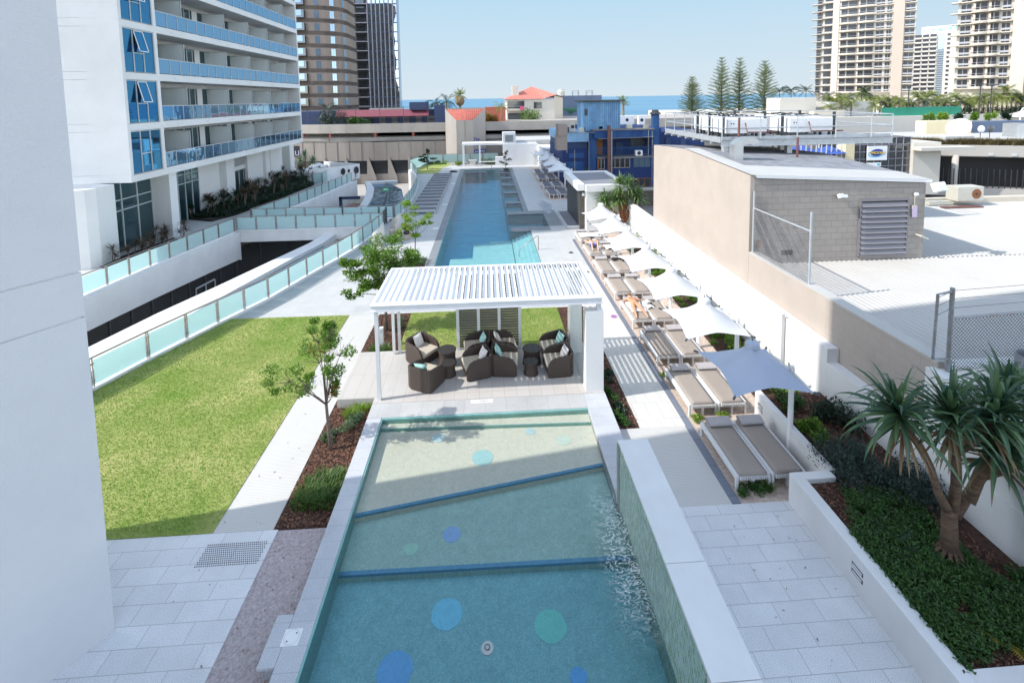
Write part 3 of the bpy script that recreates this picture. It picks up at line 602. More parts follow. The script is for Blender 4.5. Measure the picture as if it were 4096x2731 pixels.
# broken, foaming water at the foot of the wall
t=NT('foam'); tr=t.n('ShaderNodeBsdfTransparent'); df=t.n('ShaderNodeBsdfDiffuse'); df.inputs[0].default_value=(.85,.9,.9,1); g=t.n('ShaderNodeTexCoord'); mp=t.n('ShaderNodeMapping'); mp.inputs['Scale'].default_value=(5,11,1)
nz=t.n('ShaderNodeTexNoise',Scale=1.,Detail=3.,Distortion=1.5); t.l(g.outputs['Object'],mp.inputs[0]); t.l(mp.outputs[0],nz.inputs['Vector'])
ab=t.n('ShaderNodeMath',operation='SUBTRACT'); ab.inputs[1].default_value=.5; t.l(nz.outputs['Fac'],ab.inputs[0]); a2=t.n('ShaderNodeMath',operation='ABSOLUTE'); t.l(ab.outputs[0],a2.inputs[0])
rp=t.n('ShaderNodeMapRange'); rp.inputs['From Min'].default_value=.0; rp.inputs['From Max'].default_value=.055; rp.inputs['To Min'].default_value=1.; rp.inputs['To Max'].default_value=.0; t.l(a2.outputs[0],rp.inputs['Value'])
sp=t.n('ShaderNodeSeparateXYZ'); t.l(g.outputs['Object'],sp.inputs[0])
def bandmask(sock,c,w):
    s1=t.n('ShaderNodeMath',operation='SUBTRACT'); s1.inputs[1].default_value=c; t.l(sock,s1.inputs[0]); s2=t.n('ShaderNodeMath',operation='ABSOLUTE'); t.l(s1.outputs[0],s2.inputs[0])
    m=t.n('ShaderNodeMapRange'); m.inputs['From Min'].default_value=w*.35; m.inputs['From Max'].default_value=w; m.inputs['To Min'].default_value=1; m.inputs['To Max'].default_value=0; t.l(s2.outputs[0],m.inputs['Value']); return m.outputs[0]
q=t.n('ShaderNodeMath',operation='MULTIPLY'); t.l(bandmask(sp.outputs[0],2.52,.62),q.inputs[0]); t.l(bandmask(sp.outputs[1],8.5,1.75),q.inputs[1])
q2=t.n('ShaderNodeMath',operation='MULTIPLY'); t.l(q.outputs[0],q2.inputs[0]); t.l(rp.outputs[0],q2.inputs[1])
ms=t.n('ShaderNodeMixShader'); t.l(q2.outputs[0],ms.inputs[0]); t.l(tr.outputs[0],ms.inputs[1]); t.l(df.outputs[0],ms.inputs[2]); t.l(ms.outputs[0],t.out.inputs[0])
struct('foaming_water',MB().sheet([(1.7,6.4),(2.684,6.4),(2.684,10.3),(1.7,10.3)],.211),'foam')
# ================================================================= LAP POOL
lp=empty('lap_pool',(-.7,43,0),'long blue lap pool with a row of submerged seats down its right side','pool')
X0=-2.97; YN=25.2; YF=60.75
mb=MB(); mb.box(X0,1.5,YN,60.75,-1.7,-1.35); mb.build('floor','lap_floor',lp)
MB().box(-2.35,1.5,25.25,28.5,-1.3,-.60).box(-1.0,1.5,28.501,31.4,-1.3,-.601).box(.05,1.5,31.401,31.9,-1.3,-.602).build('shallow_ledge','lap_ledge',lp)
mb=MB()
for i in range(5): mb.box(1.55+.26*i,1.55+.26*(i+1)-.001,25.2,32.05,-1.3,-.52+.10*i)
mb.each('step','lap_ledge',lp)
mb=MB(); mb.box(X0-.03,X0,YN,YF,-1.4,-.02).box(X0,1.6,YF,YF+.03,-1.4,-.02); mb.build('wall','pool_tile_green',lp)
mb=MB(); mb.box(1.53,2.78,37.9,60.7,-1.4,-.45); mb.box(1.5,4.25,33.2,36.85,-1.4,-.85); mb.box(1.45,1.5,33.2,36.9,-1.4,-1.2); mb.build('seats','lap_wall',lp)
for q in ((1.52,2.8,40.9,41.55),(1.52,2.8,45.35,46.0),(1.52,2.8,49.3,49.95),(1.52,2.8,53.7,54.3),(1.52,2.8,57.7,58.25),(1.5,4.26,36.9,37.9),(1.5,2.78,32.1,33.15),(-2.7,-.1,58.9,59.4)): MB().box(*q,-1.3,0).build('seat_divider','deck_border',lp,bevel=.01)
mb=MB(); mb.box(-3.45,X0-.03,25.0,61.2,-.3,.002).box(2.8,3.2,37.9,61.2,-.3,.002).box(4.26,5.27,33.15,37.9,-.3,.003).box(2.79,4.26,32.1,33.15,-.3,.003).box(X0-.03,2.8,60.78,61.2,-.3,.002)
mb.build('coping','deck_border',lp)
MB().box(2.87,3.2,25.0,32.1,-.3,.002).box(-3.45+.48,2.87,24.85,25.2,-.3,.003).build('coping','pool_deck',lp)
MB().box(1.6,2.79,59.5,61.0,-.3,.003).build('tree_pit_edge','deck_border',lp)
for (y) in (33.3,41.0,51.2): MB().box(-3.9,-3.5,y,y+.28,.0,.008).build('skimmer_cover','sign_white',lp)
struct('lap_pool_water',MB().sheet([(X0,YN),(2.9,YN),(2.9,32.1),(1.52,32.1),(1.52,33.15),(4.255,33.15),(4.255,36.9),(2.79,36.9),(2.79,59.5),(1.6,59.5),(1.6,YF),(X0,YF)],-.06),'lap_water')
# pool handrail
hr=empty('pool_handrail',(2.3,27.8,0),'thin polished handrail over the shallow pool steps','handrail')
MB().path([(1.75,27.65,-.3),(1.75,27.65,.12),(2.85,27.95,.85),(2.93,27.97,.82),(2.93,27.97,0)],.022).build('rail','steel',hr,smooth=True)
h2=MB().path([(.55,60.0,-.3),(.55,60.0,.8),(.55,61.1,.8),(.55,61.1,0)],.02).build('pool_handrail','steel',smooth=True); tag(h2,'small steel ladder rail at the far end of the pool','handrail')
# lily trough
tr_=empty('stone_trough',(5.85,34.5,0),'dark pebble filled trough below the stacked stone water wall','trough')
mb=MB(); mb.box(5.35,6.2,32.2,36.9,0,.02).box(5.35,5.42,32.2,36.9,0,.22).box(5.42,6.2,32.2,32.28,0,.22); mb.build('rim','granite_coping',tr_)
MB().box(5.43,6.2,32.3,36.9,.05,.14).build('pebbles','gravel_grey',tr_)
# ================================================================= PAVILION
pv=empty('pavilion',(0,15,0),'white louvred roof pavilion shading the rattan armchairs beside the paddling pool','pavilion')
mb=MB(); mb.box(-4.55,-3.462,13.76,16.42,-.1,.27); mb.box(-3.46,3.33,13.484,16.42,-.1,.27); mb.build('platform','pavilion_paving',pv)
FZ0,FZ1=2.97,3.15; XL,XR,YF_,YB=-3.42,3.27,13.58,16.68
mb=MB()
mb.box(XL,XR,YF_,YF_+.06,FZ0+.02,FZ1-.02); mb.box(XL-.02,XR+.02,YF_-.05,YF_+.10,FZ1-.02,FZ1+.005); mb.box(XL-.02,XR+.02,YF_-.05,YF_+.10,FZ0-.005,FZ0+.02)
mb.box(XL,XR,YB-.06,YB,FZ0,FZ1); mb.box(XL,XL+.08,YF_+.1,YB-.06,FZ0,FZ1+.01); mb.box(XR-.08,XR,YF_+.1,YB-.06,FZ0,FZ1+.01)
mb.box(XL+.08,XR-.08,YF_+.1,YF_+.2,FZ1-.05,FZ1+.008); mb.box(XL+.08,XR-.08,YB-.16,YB-.06,FZ1-.05,FZ1+.008)
mb.build('roof_frame','white_metal',pv)
mb=MB(); n=36; pitch=(XR-XL-.2)/n
for i in range(n):
    x=XL+.1+pitch*(i+.5); t=0. if i<4 else (.25 if i<20 else .25+.75*min(1,(i-19)/9)); ang=R(3+t*34); w=pitch*(1.04 if t<=0 else .80)
    prof=[]
    for s,dz in ((-.5,.048),(-.36,.012),(-.15,0),(.15,0),(.36,.012),(.5,.05),(.5,.042),(.36,.004),(.15,-.008),(-.15,-.008),(-.36,.004),(-.5,.040)):
        px=s*w; pz=dz; prof.append((x+px*math.cos(ang)+pz*math.sin(ang),FZ1-.035-px*math.sin(ang)+pz*math.cos(ang)))
    mb.yprism(prof,YF_+.2,YB-.16)
mb.each('louvre_blade','white_metal',pv)
for (x,y,s) in ((-3.29,13.66,.1),(-3.34,16.22,.09),(-3.16,16.28,.09),(3.16,16.3,.09)): MB().box(x-s/2,x+s/2,y-s/2,y+s/2,.27,FZ0).build('post','white_metal',pv)
MB().box(2.79,3.32,13.56,13.92,.27,2.73).build('column','column_white',pv)
MB().box(3.14,3.26,13.62,13.74,2.73,FZ0).build('bracket','white_metal',pv)
MB().box(2.70,3.10,15.76,16.25,.27,FZ0).build('blade_wall','column_white',pv)
MB().box(2.765,2.78,13.95,15.75,.27,2.45).build('glass_screen','clear_glass',pv)
sc_=MB(); px=[-1.14,-.42,.30,1.02]
for x in px: sc_.box(x-.05,x+.05,16.28,16.38,.27,FZ0)
sc_.each('screen_post','white_metal',pv)
for a,b in zip(px,px[1:]):
    mb=MB(); z=.33
    while z<2.9: mb.obox(((a+b)/2,16.33,z+.035),b-a-.1,.02,.075,0,R(12)); z+=.093
    mb.build('screen_slats','screen_slat',pv)
# tactile paving studs
def studs(label,x0,x1,y0,y1,z,nx,ny,m='text_dark'):
    mb=MB()
    for i in range(nx):
        for j in range(ny):
            x=x0+(x1-x0)*(i+.5*(j%2))/nx; y=y0+(y1-y0)*j/(ny-1); mb.lathe((x,y,z),[(.014,0),(.010,.006),(0,.006)],6)
    o=mb.build('tactile_studs',m); tag(o,label,'tactile paving'); return o
studs('dark tactile studs set in the grey granite paving beside the gravel strip',-5.86,-4.66,9.02,9.48,0,30,11)
studs('grey tactile studs across the sunny path left of the pavilion',-5.84,-4.85,15.0,16.1,0,20,22,'alu_frame')
studs('grey tactile studs on the pavilion platform left of the armchairs',-3.14,-2.66,14.0,15.9,.27,9,34,'alu_frame')
studs('grey tactile studs where the garden path meets the pool terrace',-5.85,-5.05,20.3,20.8,0,18,11,'alu_frame')
# ---------------------------------------------------------------- rattan chairs
def make_chair():
    t=empty('rattan_armchair',(0,0,0))
    # u-shaped woven shell, opening towards -y
    w,d=.40,.40; pts=[];z1=[]
    def add(x,y,z): pts.append((x,y)); z1.append(z)
    add(-w+.02,-d,.36); add(-w,-d+.03,.46); add(-w,-d+.10,.56); add(-w,-d+.22,.63); add(-w,0,.66); add(-w,d-.12,.70); add(-w+.03,d-.04,.72); add(-w+.12,d,.73)
    m=[(-x,y) for x,y in pts[::-1]]; mz=z1[::-1]
    P=pts+m; Z=z1+mz
    mb=MB(); 
    # flared foot: two stacked ribbons
    mb.wall([(x*.94,y*.94) for x,y in P],.07,0,.05,0)
    mb.wall(P,.075,[.05]*len(P),Z,0)
    mb.build('shell','rattan',t,smooth=False,bevel=.012)
    MB().box(-w+.03,w-.03,-d+.02,d-.04,.04,.30).build('base','rattan',t)
    c=MB().box(-w+.045,w-.045,-d-.03,d-.05,.30,.42).build('seat_cushion','cushion_beige',t,smooth=False,bevel=.035)
    return t
def pillow(parent,m,x,y,z,rx,rz,s=.42):
    n=8; vs=[];fs=[]
    for side in (1,-1):
        for i in range(n+1):
            for j in range(n+1):
                u=i/n*2-1; v=j/n*2-1; h=.085*(1-abs(u)**3)*(1-abs(v)**3)+.004
                k=1-.07*(1-abs(v))*abs(u)**6-.0; q=1-.07*(1-abs(u))*abs(v)**6
                vs.append(Vector((u*s/2*k,side*h,v*s/2*q)))
    N=(n+1)**2
    for i in range(n):
        for j in range(n):
            a=i*(n+1)+j; f=(a,a+1,a+n+2,a+n+1); fs.append(f[::-1]); fs.append(tuple(N+q for q in f))
    mt=Matrix.Translation((x,y,z))@Matrix.Rotation(rz,4,'Z')@Matrix.Rotation(rx,4,'X')
    mb=MB(); mb.add([mt@v for v in vs],fs)
    bm=mb.build('scatter_cushion',m,None,smooth=True)
    return bm
chairs=[(-2.32,15.78,R(52),'pillow_white','rattan armchair with white cushion at the back left of the pavilion'),
        (-2.0,14.32,R(152),'pillow_aqua','rattan armchair seen from behind with aqua cushion nearest the left post'),
        (-.48,15.82,R(-84),'pillow_aqua','rattan armchair with striped aqua cushion against the screen behind the left front chair'),
        (-.47,14.82,R(-76),'pillow_white','rattan armchair with white cushion standing left of the centre pair front'),
        (.42,15.85,R(96),'pillow_white','rattan armchair with white cushion near the slatted screen facing right'),
        (.42,14.92,R(84),'pillow_aqua','rattan armchair with plain aqua cushion at the front centre facing right'),
        (2.12,15.62,R(-80),'pillow_aqua','rattan armchair with aqua cushion in the back right corner'),
        (2.13,14.75,R(-86),'pillow_white','rattan armchair with white cushion at the front right beside the column')]
proto=make_chair()
for i,(x,y,a,m,lb) in enumerate(chairs):
    o=proto if i==0 else copy_tree(proto)
    o.location=(x,y,.27); o.rotation_euler=(0,0,a); tag(o,lb,'armchair','rattan armchairs under the pavilion')
    mt=Matrix.Rotation(a,3,'Z'); p=mt@Vector((.04,.20,0))
    c=pillow(None,m,0,0,0,R(-22),0); c.location=(x+p.x,y+p.y,.27+.60); c.rotation_euler=(0,0,a+R(8))
    tag(c,('white' if m=='pillow_white' else 'aqua')+' scatter cushion on the '+lb.split(' cushion ')[1].join(['armchair ','']),'cushion','cushions on the rattan armchairs')
def make_table(r,h,loc,lb):
    t=empty('rattan_table',loc,lb,'side table','woven side tables under the pavilion')
    mb=MB().lathe((loc[0],loc[1],loc[2]),[(r*1.0,0),(r*.90,h*.35),(r*.86,h*.7),(r*.92,h-.05)],28); mb.build('body','rattan',t,smooth=True)
    MB().lathe((loc[0],loc[1],loc[2]),[(r*.93,h-.05),(r,h-.03),(r,h-.005),(r*.96,h),(0,h)],28).build('table_top','rattan',t)
make_table(.31,.50,(-1.46,15.45,.27),'larger round woven table between the left armchairs')
make_table(.235,.42,(-1.36,14.78,.27),'smaller round woven table in front of the larger left one')
make_table(.31,.50,(1.34,15.30,.27),'larger round woven table between the right armchairs')
make_table(.235,.42,(1.25,14.66,.27),'smaller round woven table in front of the larger right one')
# ---------------------------------------------------------------- sun loungers
def make_lounger(pad,pil,frame='white_metal'):
    t=empty('sun_lounger',(0,0,0))
    W,Ln=.83,1.86
    mb=MB(); mb.box(0,.055,0,Ln,.24,.36).box(W-.055,W,0.05,Ln-.05,.27,.34).box(.055,W-.055,.30,.35,.24,.29).box(.055,W-.055,Ln-.35,Ln-.30,.24,.29)
    mb.build('frame',frame,t)
    for (x,y) in ((0,0),(W*.5-.03,.02),(W*.5-.03,Ln-.10),(0,Ln-.08),(W-.06,0.02),(W-.06,Ln-.08)): MB().box(x+.001,x+.056,y+.001,y+.075,0,.24 if x==0 else .27).build('leg',frame,t)
    mb=MB(); x=.075
    while x<W-.07: mb.box(x,x+.026,-.035,Ln+.0,.27,.345); x+=.05
    mb.build('slats',frame,t)
    # mattress with soft edges and shallow creases
    n=(10,44); x0,x1,y0,y1,z0,z1=.085,.715,.0,1.80,.346,.43; vs=[]; fs=[]; rn=random.Random(5)
    for j in range(n[1]+1):
        for i in range(n[0]+1):
            u=i/n[0]; v=j/n[1]; e=min(1,min(u,1-u)*9)*min(1,min(v,1-v)*40)
            cr=.004*math.sin(v*95+3*math.sin(u*5+v*9))*(math.exp(-((v-.28)/.12)**2)+math.exp(-((v-.62)/.14)**2)+.35)*math.sin(u*PI)
            vs.append((x0+(x1-x0)*u,y0+(y1-y0)*v,z0+(z1-z0)*(.72+.28*e**.5)+cr))
    k=n[0]+1
    for j in range(n[1]):
        for i in range(n[0]): a=j*k+i; fs.append((a,a+1,a+k+1,a+k))
    mb=MB().add(vs,fs); b=len(vs)
    rim=[i for i in range(k)]+[j*k+k-1 for j in range(1,n[1]+1)]+[n[1]*k+i for i in range(k-2,-1,-1)]+[j*k for j in range(n[1]-1,0,-1)]
    low=[(vs[i][0],vs[i][1],z0) for i in rim]; mb.v+=low; m=len(rim)
    for q in range(m): mb.f.append((rim[(q+1)%m],rim[q],b+q,b+(q+1)%m)); mb.mi.append(0)
    mb.build('mattress',pad,t,smooth=True)
    if pil:
        mb=MB(); prof=[]
        for i in range(14): a=2*PI*i/14; prof.append((1.65+.16*math.cos(a),.49+.068*math.sin(a)+(.02 if math.cos(a)>0 else 0)))
        mb.xprism(prof,x0+.01,x1-.01); mb.build('pillow',pil,t,smooth=False,bevel=.01)
    return t
lp1=make_lounger('cushion_taupe','stripe_pillow'); first=True
rows=[10.05,12.62,15.2,17.83,20.48,23.1,25.78,28.4]
rowtxt=['nearest row under the blue shaded umbrella','second row from the front','third row, by the pavilion shadow','fourth row, where the woman sunbathes','fifth row','sixth row','seventh row, where the man lies','eighth row under the far sunlit umbrella']
for i,y in enumerate(rows):
    for s,x in enumerate((5.52,6.36)):
        o=lp1 if first else copy_tree(lp1); first=False; o.location=(x,y,-.02 if True else 0)
        tag(o,('left' if s==0 else 'right')+' taupe sun lounger of the pair in the '+rowtxt[i],'sun lounger','paired sun loungers beside the pool terrace')
lp2=make_lounger('pad_grey',None); first=True
for i,y in enumerate((42.4,46.3,50.9,54.9)):
    for s,x in enumerate((5.45,6.45)):
        o=lp2 if first else copy_tree(lp2); first=False; o.location=(x,y,0); o.scale=(1.05,1.35,1.1)
        tag(o,('left' if s==0 else 'right')+' grey sun lounger of the '+['nearest','second','third','farthest'][i]+' shaded pair under the far umbrellas','sun lounger','grey sun loungers in the shade')
lp3=make_lounger('pad_grey',None,'alu_frame'); first=True
for i in range(13):
    o=lp3 if first else copy_tree(lp3); first=False; o.location=(-4.15,37.7+1.47*i,0); o.rotation_euler=(0,0,R(90)); o.scale=(1,1.12,1)
    tag(o,'charcoal padded sunbed in the row left of the lap pool, '+['nearest','second','third','fourth','fifth','sixth','seventh','eighth','ninth','tenth','eleventh','twelfth','farthest'][i]+' from the camera','sun lounger','charcoal sunbeds left of the lap pool')
# ---------------------------------------------------------------- umbrellas
def make_umbrella():
    t=empty('shade_umbrella',(0,0,0)); N=20; hx,hy,zc,zp=.94,.98,2.2,2.93; vs=[];fs=[]
    for j in range(N+1):
        for i in range(N+1):
            u=i/N*2-1; v=j/N*2-1
            x=u*hx*(1-.13*(1-v*v)*abs(u)**3); y=v*hy*(1-.13*(1-u*u)*abs(v)**3)
            r=math.hypot(u,v); c=max(0,1-r/1.0); m=max(abs(u),abs(v))
            z=zc+.10*(1-abs(u*v))*(1-m*.2)+(zp-zc-.1)*(max(0,1-r/1.15)**1.7)
            if r<.16: z=zc+.1+(zp-zc-.1)*(max(0,1-.16/1.15)**1.7)+.10
            vs.append((x,y,z))
    k=N+1
    for j in range(N):
        for i in range(N): a=j*k+i; fs.append((a,a+1,a+k+1,a+k))
    mb=MB().add(vs,fs); cn=mb.build('canopy','canopy_fabric',t,smooth=True)
    zt=zc+.1+(zp-zc-.1)*(max(0,1-.16/1.15)**1.7)
    cap=MB().lathe((0,0,zt),[(.17,.02),(.165,.13),(.12,.17),(0,.19)],18).build('cap','canopy_fabric',cn,smooth=True)
    MB().tube((0,0,zt+.19),(0,0,zt+.25),.012).build('finial','steel_dark',cap)
    MB().lathe((1.03,0,0),[(.10,0),(.10,.02),(.068,.03),(.062,2.2),(.05,2.28),(0,2.29)],16).build('post','white_metal',t,smooth=True)
    arms=MB(); arms.path([(1.03,0,2.15),(.5,0,2.38),(0,0,zt-.02)],[.035,.03,.022])
    arms.path([(1.03,0,2.12),(1.0,.5,2.14),(.90,.93,2.17)],[.03,.028,.02]).path([(1.03,0,2.12),(1.0,-.5,2.14),(.90,-.93,2.17)],[.03,.028,.02])
    arms.path([(.98,0,2.05),(0,.45,2.13),(-.9,.93,2.17)],[.03,.022,.015]).path([(.98,0,2.05),(0,-.45,2.13),(-.9,-.93,2.17)],[.03,.022,.015])
    arms.build('arm','white_metal',t,smooth=True)
    for (a,b) in ((1,1),(1,-1),(-1,1),(-1,-1)): MB().obox((a*(hx+.02),b*(hy+.02),zc+.005),.12,.035,.05,math.atan2(b*hy,a*hx)).build('corner_bracket','steel_dark',t)
    return t
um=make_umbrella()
ul=['shaded umbrella looking blue, nearest of the row','white sail umbrella over the second lounger row','white sail umbrella over the third lounger row','white sail umbrella over the fourth lounger row','white sail umbrella over the fifth lounger row','white sail umbrella over the sixth lounger row','white sail umbrella beside the pandanus, last of the sunlit row']
for i in range(7):
    o=copy_tree(um) if i else um; o.location=(6.40,11.07+2.62*i,0); tag(o,ul[i],'umbrella','white peaked umbrellas over the loungers')
for i,y in enumerate((44.0,47.8,52.0,56.4)):
    o=copy_tree(um); o.location=(6.55,y,0); o.scale=(1.2,1.2,1.05); tag(o,['nearest','second','third','farthest'][i]+' of the four umbrellas behind the stone water wall','umbrella','umbrellas over the shaded loungers')
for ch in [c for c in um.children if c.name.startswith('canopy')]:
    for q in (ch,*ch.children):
        if q.name.startswith(('canopy','cap')): q.data=q.data.copy(); q.data.materials[0]=M['canopy_shade_tint']
# ---------------------------------------------------------------- bollard lights, dining set, egg chairs
bo=empty('bollard_light',(-4.0,17.3,0),'short white bollard light standing in the mulch left of the pavilion','bollard')
MB().box(-4.07,-3.93,17.23,17.37,0,.72).build('body','white_metal',bo); MB().box(-4.04,-3.96,17.222,17.232,.55,.66).build('lens','alu_frame',bo)
tb=empty('dining_table',(-1.95,64.9,0),'small pale dining table under the far white pergola','table')
MB().box(-2.5,-1.4,64.5,65.3,.70,.76).build('table_top','ceramic',tb); MB().box(-2.35,-1.55,64.6,65.2,0,.7).build('base','ceramic',tb)
for i,x in enumerate((-2.85,-1.05)):
    c=empty('stool',(x,64.9,0),('left' if i==0 else 'right')+' white stool beside the far dining table','stool')
    MB().box(x-.2,x+.2,64.7,65.1,.42,.48).build('seat','white_metal',c)
    for dx in (-.17,.17):
        for dy in (-.17,.17): MB().box(x+dx-.025,x+dx+.025,64.9+dy-.025,64.9+dy+.025,0,.42).build('leg','white_metal',c)
def wing(x,y,a,lb):
    t=empty('wing_chair',(x,y,0),lb,'chair'); n=14; vs=[];fs=[]
    for j in range(9):
        for i in range(n+1):
            th=R(200)*(i/n-.5)+PI/2; h=1.35*(1-.55*abs(i/n-.5)*2)**.8; r=.46+.06*math.sin(j/8*PI); z=.12+h*j/8
            vs.append((x+r*math.cos(th+a),y+r*math.sin(th+a),z))
    for j in range(8):
        for i in range(n): q=j*(n+1)+i; fs.append((q,q+1,q+n+2,q+n+1))
    MB().add(vs,fs).build('shell','ceramic',t,smooth=True)
    MB().lathe((x,y,0),[(.3,0),(.34,.3),(.42,.42),(0,.46)],18).build('seat','cushion_beige',t,smooth=True)
wing(-6.3,32.0,R(-60),'curved pale wing back chair near the seated woman')
wing(-7.0,30.0,R(-100),'pale shell chair half hidden behind the bushy tree')
# ================================================================= PEOPLE
def skin_body(name,joints,edges,rootj,m,parent,sub=2):
    """joints: dict name->(x,y,z,rx,ry)"""
    keys=list(joints); off=root_off(parent)
    me=bpy.data.meshes.new(name); me.from_pydata([Vector(joints[k][:3])-off for k in keys],[(keys.index(a),keys.index(b)) for a,b in edges],[])
    o=bpy.data.objects.new(name,me); col.objects.link(o); o.parent=parent
    md=o.modifiers.new('skin','SKIN'); md.use_smooth_shade=True
    for i,k in enumerate(keys):
        d=me.skin_vertices[0].data[i]; r=joints[k][3:]; d.radius=(r[0],r[1] if len(r)>1 else r[0]); d.use_root=(k==rootj)
    s=o.modifiers.new('sub','SUBSURF'); s.levels=sub; s.render_levels=sub
    me.materials.append(M[m]); return o
def fingers(J,E,wrist,palm,dirv,side,up,tag_,curl=.0):
    """five short unequal chains from the palm; thumb leaves the side"""
    d=Vector(dirv).normalized(); s=Vector(side).normalized(); u=Vector(up)
    p=Vector(palm)
    for q,(o,ln) in enumerate(((-.030,.062),(-.010,.072),(.010,.068),(.030,.052))):
        a=p+s*o+d*.035; b=a+d*ln*.5+u*(-.006-curl*.01); c=b+d*ln*.5+u*(-.014-curl*.02)
        J['%sf%da'%(tag_,q)]=(*a,.010);J['%sf%db'%(tag_,q)]=(*b,.009);J['%sf%dc'%(tag_,q)]=(*c,.007)
        E+=[(palm_key,'%sf%da'%(tag_,q)),('%sf%da'%(tag_,q),'%sf%db'%(tag_,q)),('%sf%db'%(tag_,q),'%sf%dc'%(tag_,q))]
    a=p-s*.045+d*.005; b=a-s*.02+d*.03
    J[tag_+'ta']=(*a,.011); J[tag_+'tb']=(*b,.009); E+=[(palm_key,tag_+'ta'),(tag_+'ta',tag_+'tb')]
# --- woman lying face down on the fourth row left lounger, head away from camera, arms folded
def lying(name,label,cx,y0,z,skinm,prone=True,knees=False):
    global palm_key
    t=empty(name,(cx,y0,z),label,'person')
    J={};E=[]
    zz=z
    J['pelvis']=(cx,y0+.88,zz+.10,.15,.10); J['waist']=(cx,y0+1.06,zz+.10,.125,.085); J['chest']=(cx,y0+1.25,zz+.105,.15,.095); J['neckb']=(cx,y0+1.40,zz+.11,.085,.06); J['neck']=(cx,y0+1.47,zz+.11,.05,.05)
    J['headl']=(cx,y0+1.53,zz+.11,.065,.07); J['head']=(cx,y0+1.61,zz+.115,.080,.095); J['crown']=(cx,y0+1.69,zz+.12,.055,.07)
    E+=[('pelvis','waist'),('waist','chest'),('chest','neckb'),('neckb','neck'),('neck','headl'),('headl','head'),('head','crown')]
    J['nose']=(cx+(.0),y0+1.60,zz+(.03 if prone else .215),.012); E+=[('head','nose')]
    for s,k in ((-1,'l'),(1,'r')):
        J['hip'+k]=(cx+s*.10,y0+.84,zz+.095,.095,.09)
        if knees:
            J['knee'+k]=(cx+s*.17,y0+.46,zz+.44,.062,.06); J['ank'+k]=(cx+s*.15,y0+.30,zz+.07,.037,.037); J['heel'+k]=(cx+s*.15,y0+.34,zz+.03,.032,.03); J['toe'+k]=(cx+s*.17,y0+.13,zz+.025,.033,.018)
            J['thi'+k]=(cx+s*.14,y0+.66,zz+.27,.082,.08); J['calf'+k]=(cx+s*.165,y0+.40,zz+.29,.052,.055)
        else:
            J['thi'+k]=(cx+s*.13,y0+.66,zz+.085,.085,.08); J['knee'+k]=(cx+s*.155,y0+.42,zz+.065,.056,.052); J['calf'+k]=(cx+s*.18,y0+.26,zz+.065,.053,.05); J['ank'+k]=(cx+s*.21,y0+.0,zz+.045,.033,.032); J['heel'+k]=(cx+s*.212,y0-.04,zz+.065,.032,.03); J['toe'+k]=(cx+s*.225,y0-.15,zz+.0,.036,.02)
        E+=[('pelvis','hip'+k),('hip'+k,'thi'+k),('thi'+k,'knee'+k),('knee'+k,'calf'+k),('calf'+k,'ank'+k),('ank'+k,'heel'+k),('ank'+k,'toe'+k)]
        if knees:
            J['sh'+k]=(cx+s*.16,y0+1.36,zz+.11,.058,.055); J['elb'+k]=(cx+s*.36,y0+1.50,zz+.20,.042,.042); J['wri'+k]=(cx+s*.17,y0+1.66,zz+.15,.027,.027); J['pal'+k]=(cx+s*.10,y0+1.70,zz+.13,.034,.018); dv=(-s,.25,-.1); sd=(0,1,0)
        else:
            J['sh'+k]=(cx+s*.165,y0+1.35,zz+.10,.055,.055); J['elb'+k]=(cx+s*.40,y0+1.30,zz+.05,.040,.040); J['wri'+k]=(cx+s*.20,y0+1.50,zz+.04,.026,.026); J['pal'+k]=(cx+s*.12,y0+1.55,zz+.04,.034,.018); dv=(-s,.5,0); sd=(.5*s,1,0)
        E+=[('chest','sh'+k),('sh'+k,'elb'+k),('elb'+k,'wri'+k),('wri'+k,'pal'+k)]
        palm_key='pal'+k; fingers(J,E,None,J['pal'+k][:3],dv,sd,(0,0,1),k)
        J['ear'+k]=(cx+s*.083,y0+1.59,zz+.115,.014); E+=[('head','ear'+k)]
    skin_body('body',J,E,'pelvis',skinm,t)
    return t
def ell(name,m,parent,c,r,a=0,n=12):
    mb=MB(); vs=[];fs=[]
    for j in range(n+1):
        for i in range(2*n):
            th=PI*j/n; ph=PI*i/n; vs.append((c[0]+r[0]*math.sin(th)*math.cos(ph),c[1]+r[1]*math.sin(th)*math.sin(ph),c[2]+r[2]*math.cos(th)))
    for j in range(n):
        for i in range(2*n): fs.append((j*2*n+i,(j+1)*2*n+i,(j+1)*2*n+(i+1)%(2*n),j*2*n+(i+1)%(2*n)))
    return mb.add(vs,fs).build(name,m,parent,smooth=True)
w=lying('person','person lying face down in an orange bikini on a white towel, hair tied dark','5' and 5.90,17.98,.43,'skin')
cx,y0,z=5.90,17.98,.43
ell('hair','hair_brown',w,(cx,y0+1.64,z+.14),(.095,.10,.09))
ell('bikini_bottom','cloth_orange',w,(cx,y0+.87,z+.12),(.165,.075,.098))
MB().box(cx-.16,cx+.16,y0+1.235,y0+1.265,z+.185,z+.205).build('bikini_strap','cloth_orange',w)
m=lying('person','person lying on his back in blue patterned shorts with knees raised','5' and 5.95,25.95,.43,'skin_light',False,True)
cx,y0,z=5.95,25.95,.43
ell('hair','hair_dark',m,(cx,y0+1.67,z+.13),(.085,.075,.085))
ell('shorts','cloth_blue',m,(cx,y0+.86,z+.12),(.205,.15,.125))
for s in (-1,1): MB().path([(cx+s*.11,y0+.84,z+.12),(cx+s*.14,y0+.70,z+.235),(cx+s*.155,y0+.62,z+.305)],[.12,.108,.10],12).build('shorts_leg','cloth_blue',m,smooth=True)
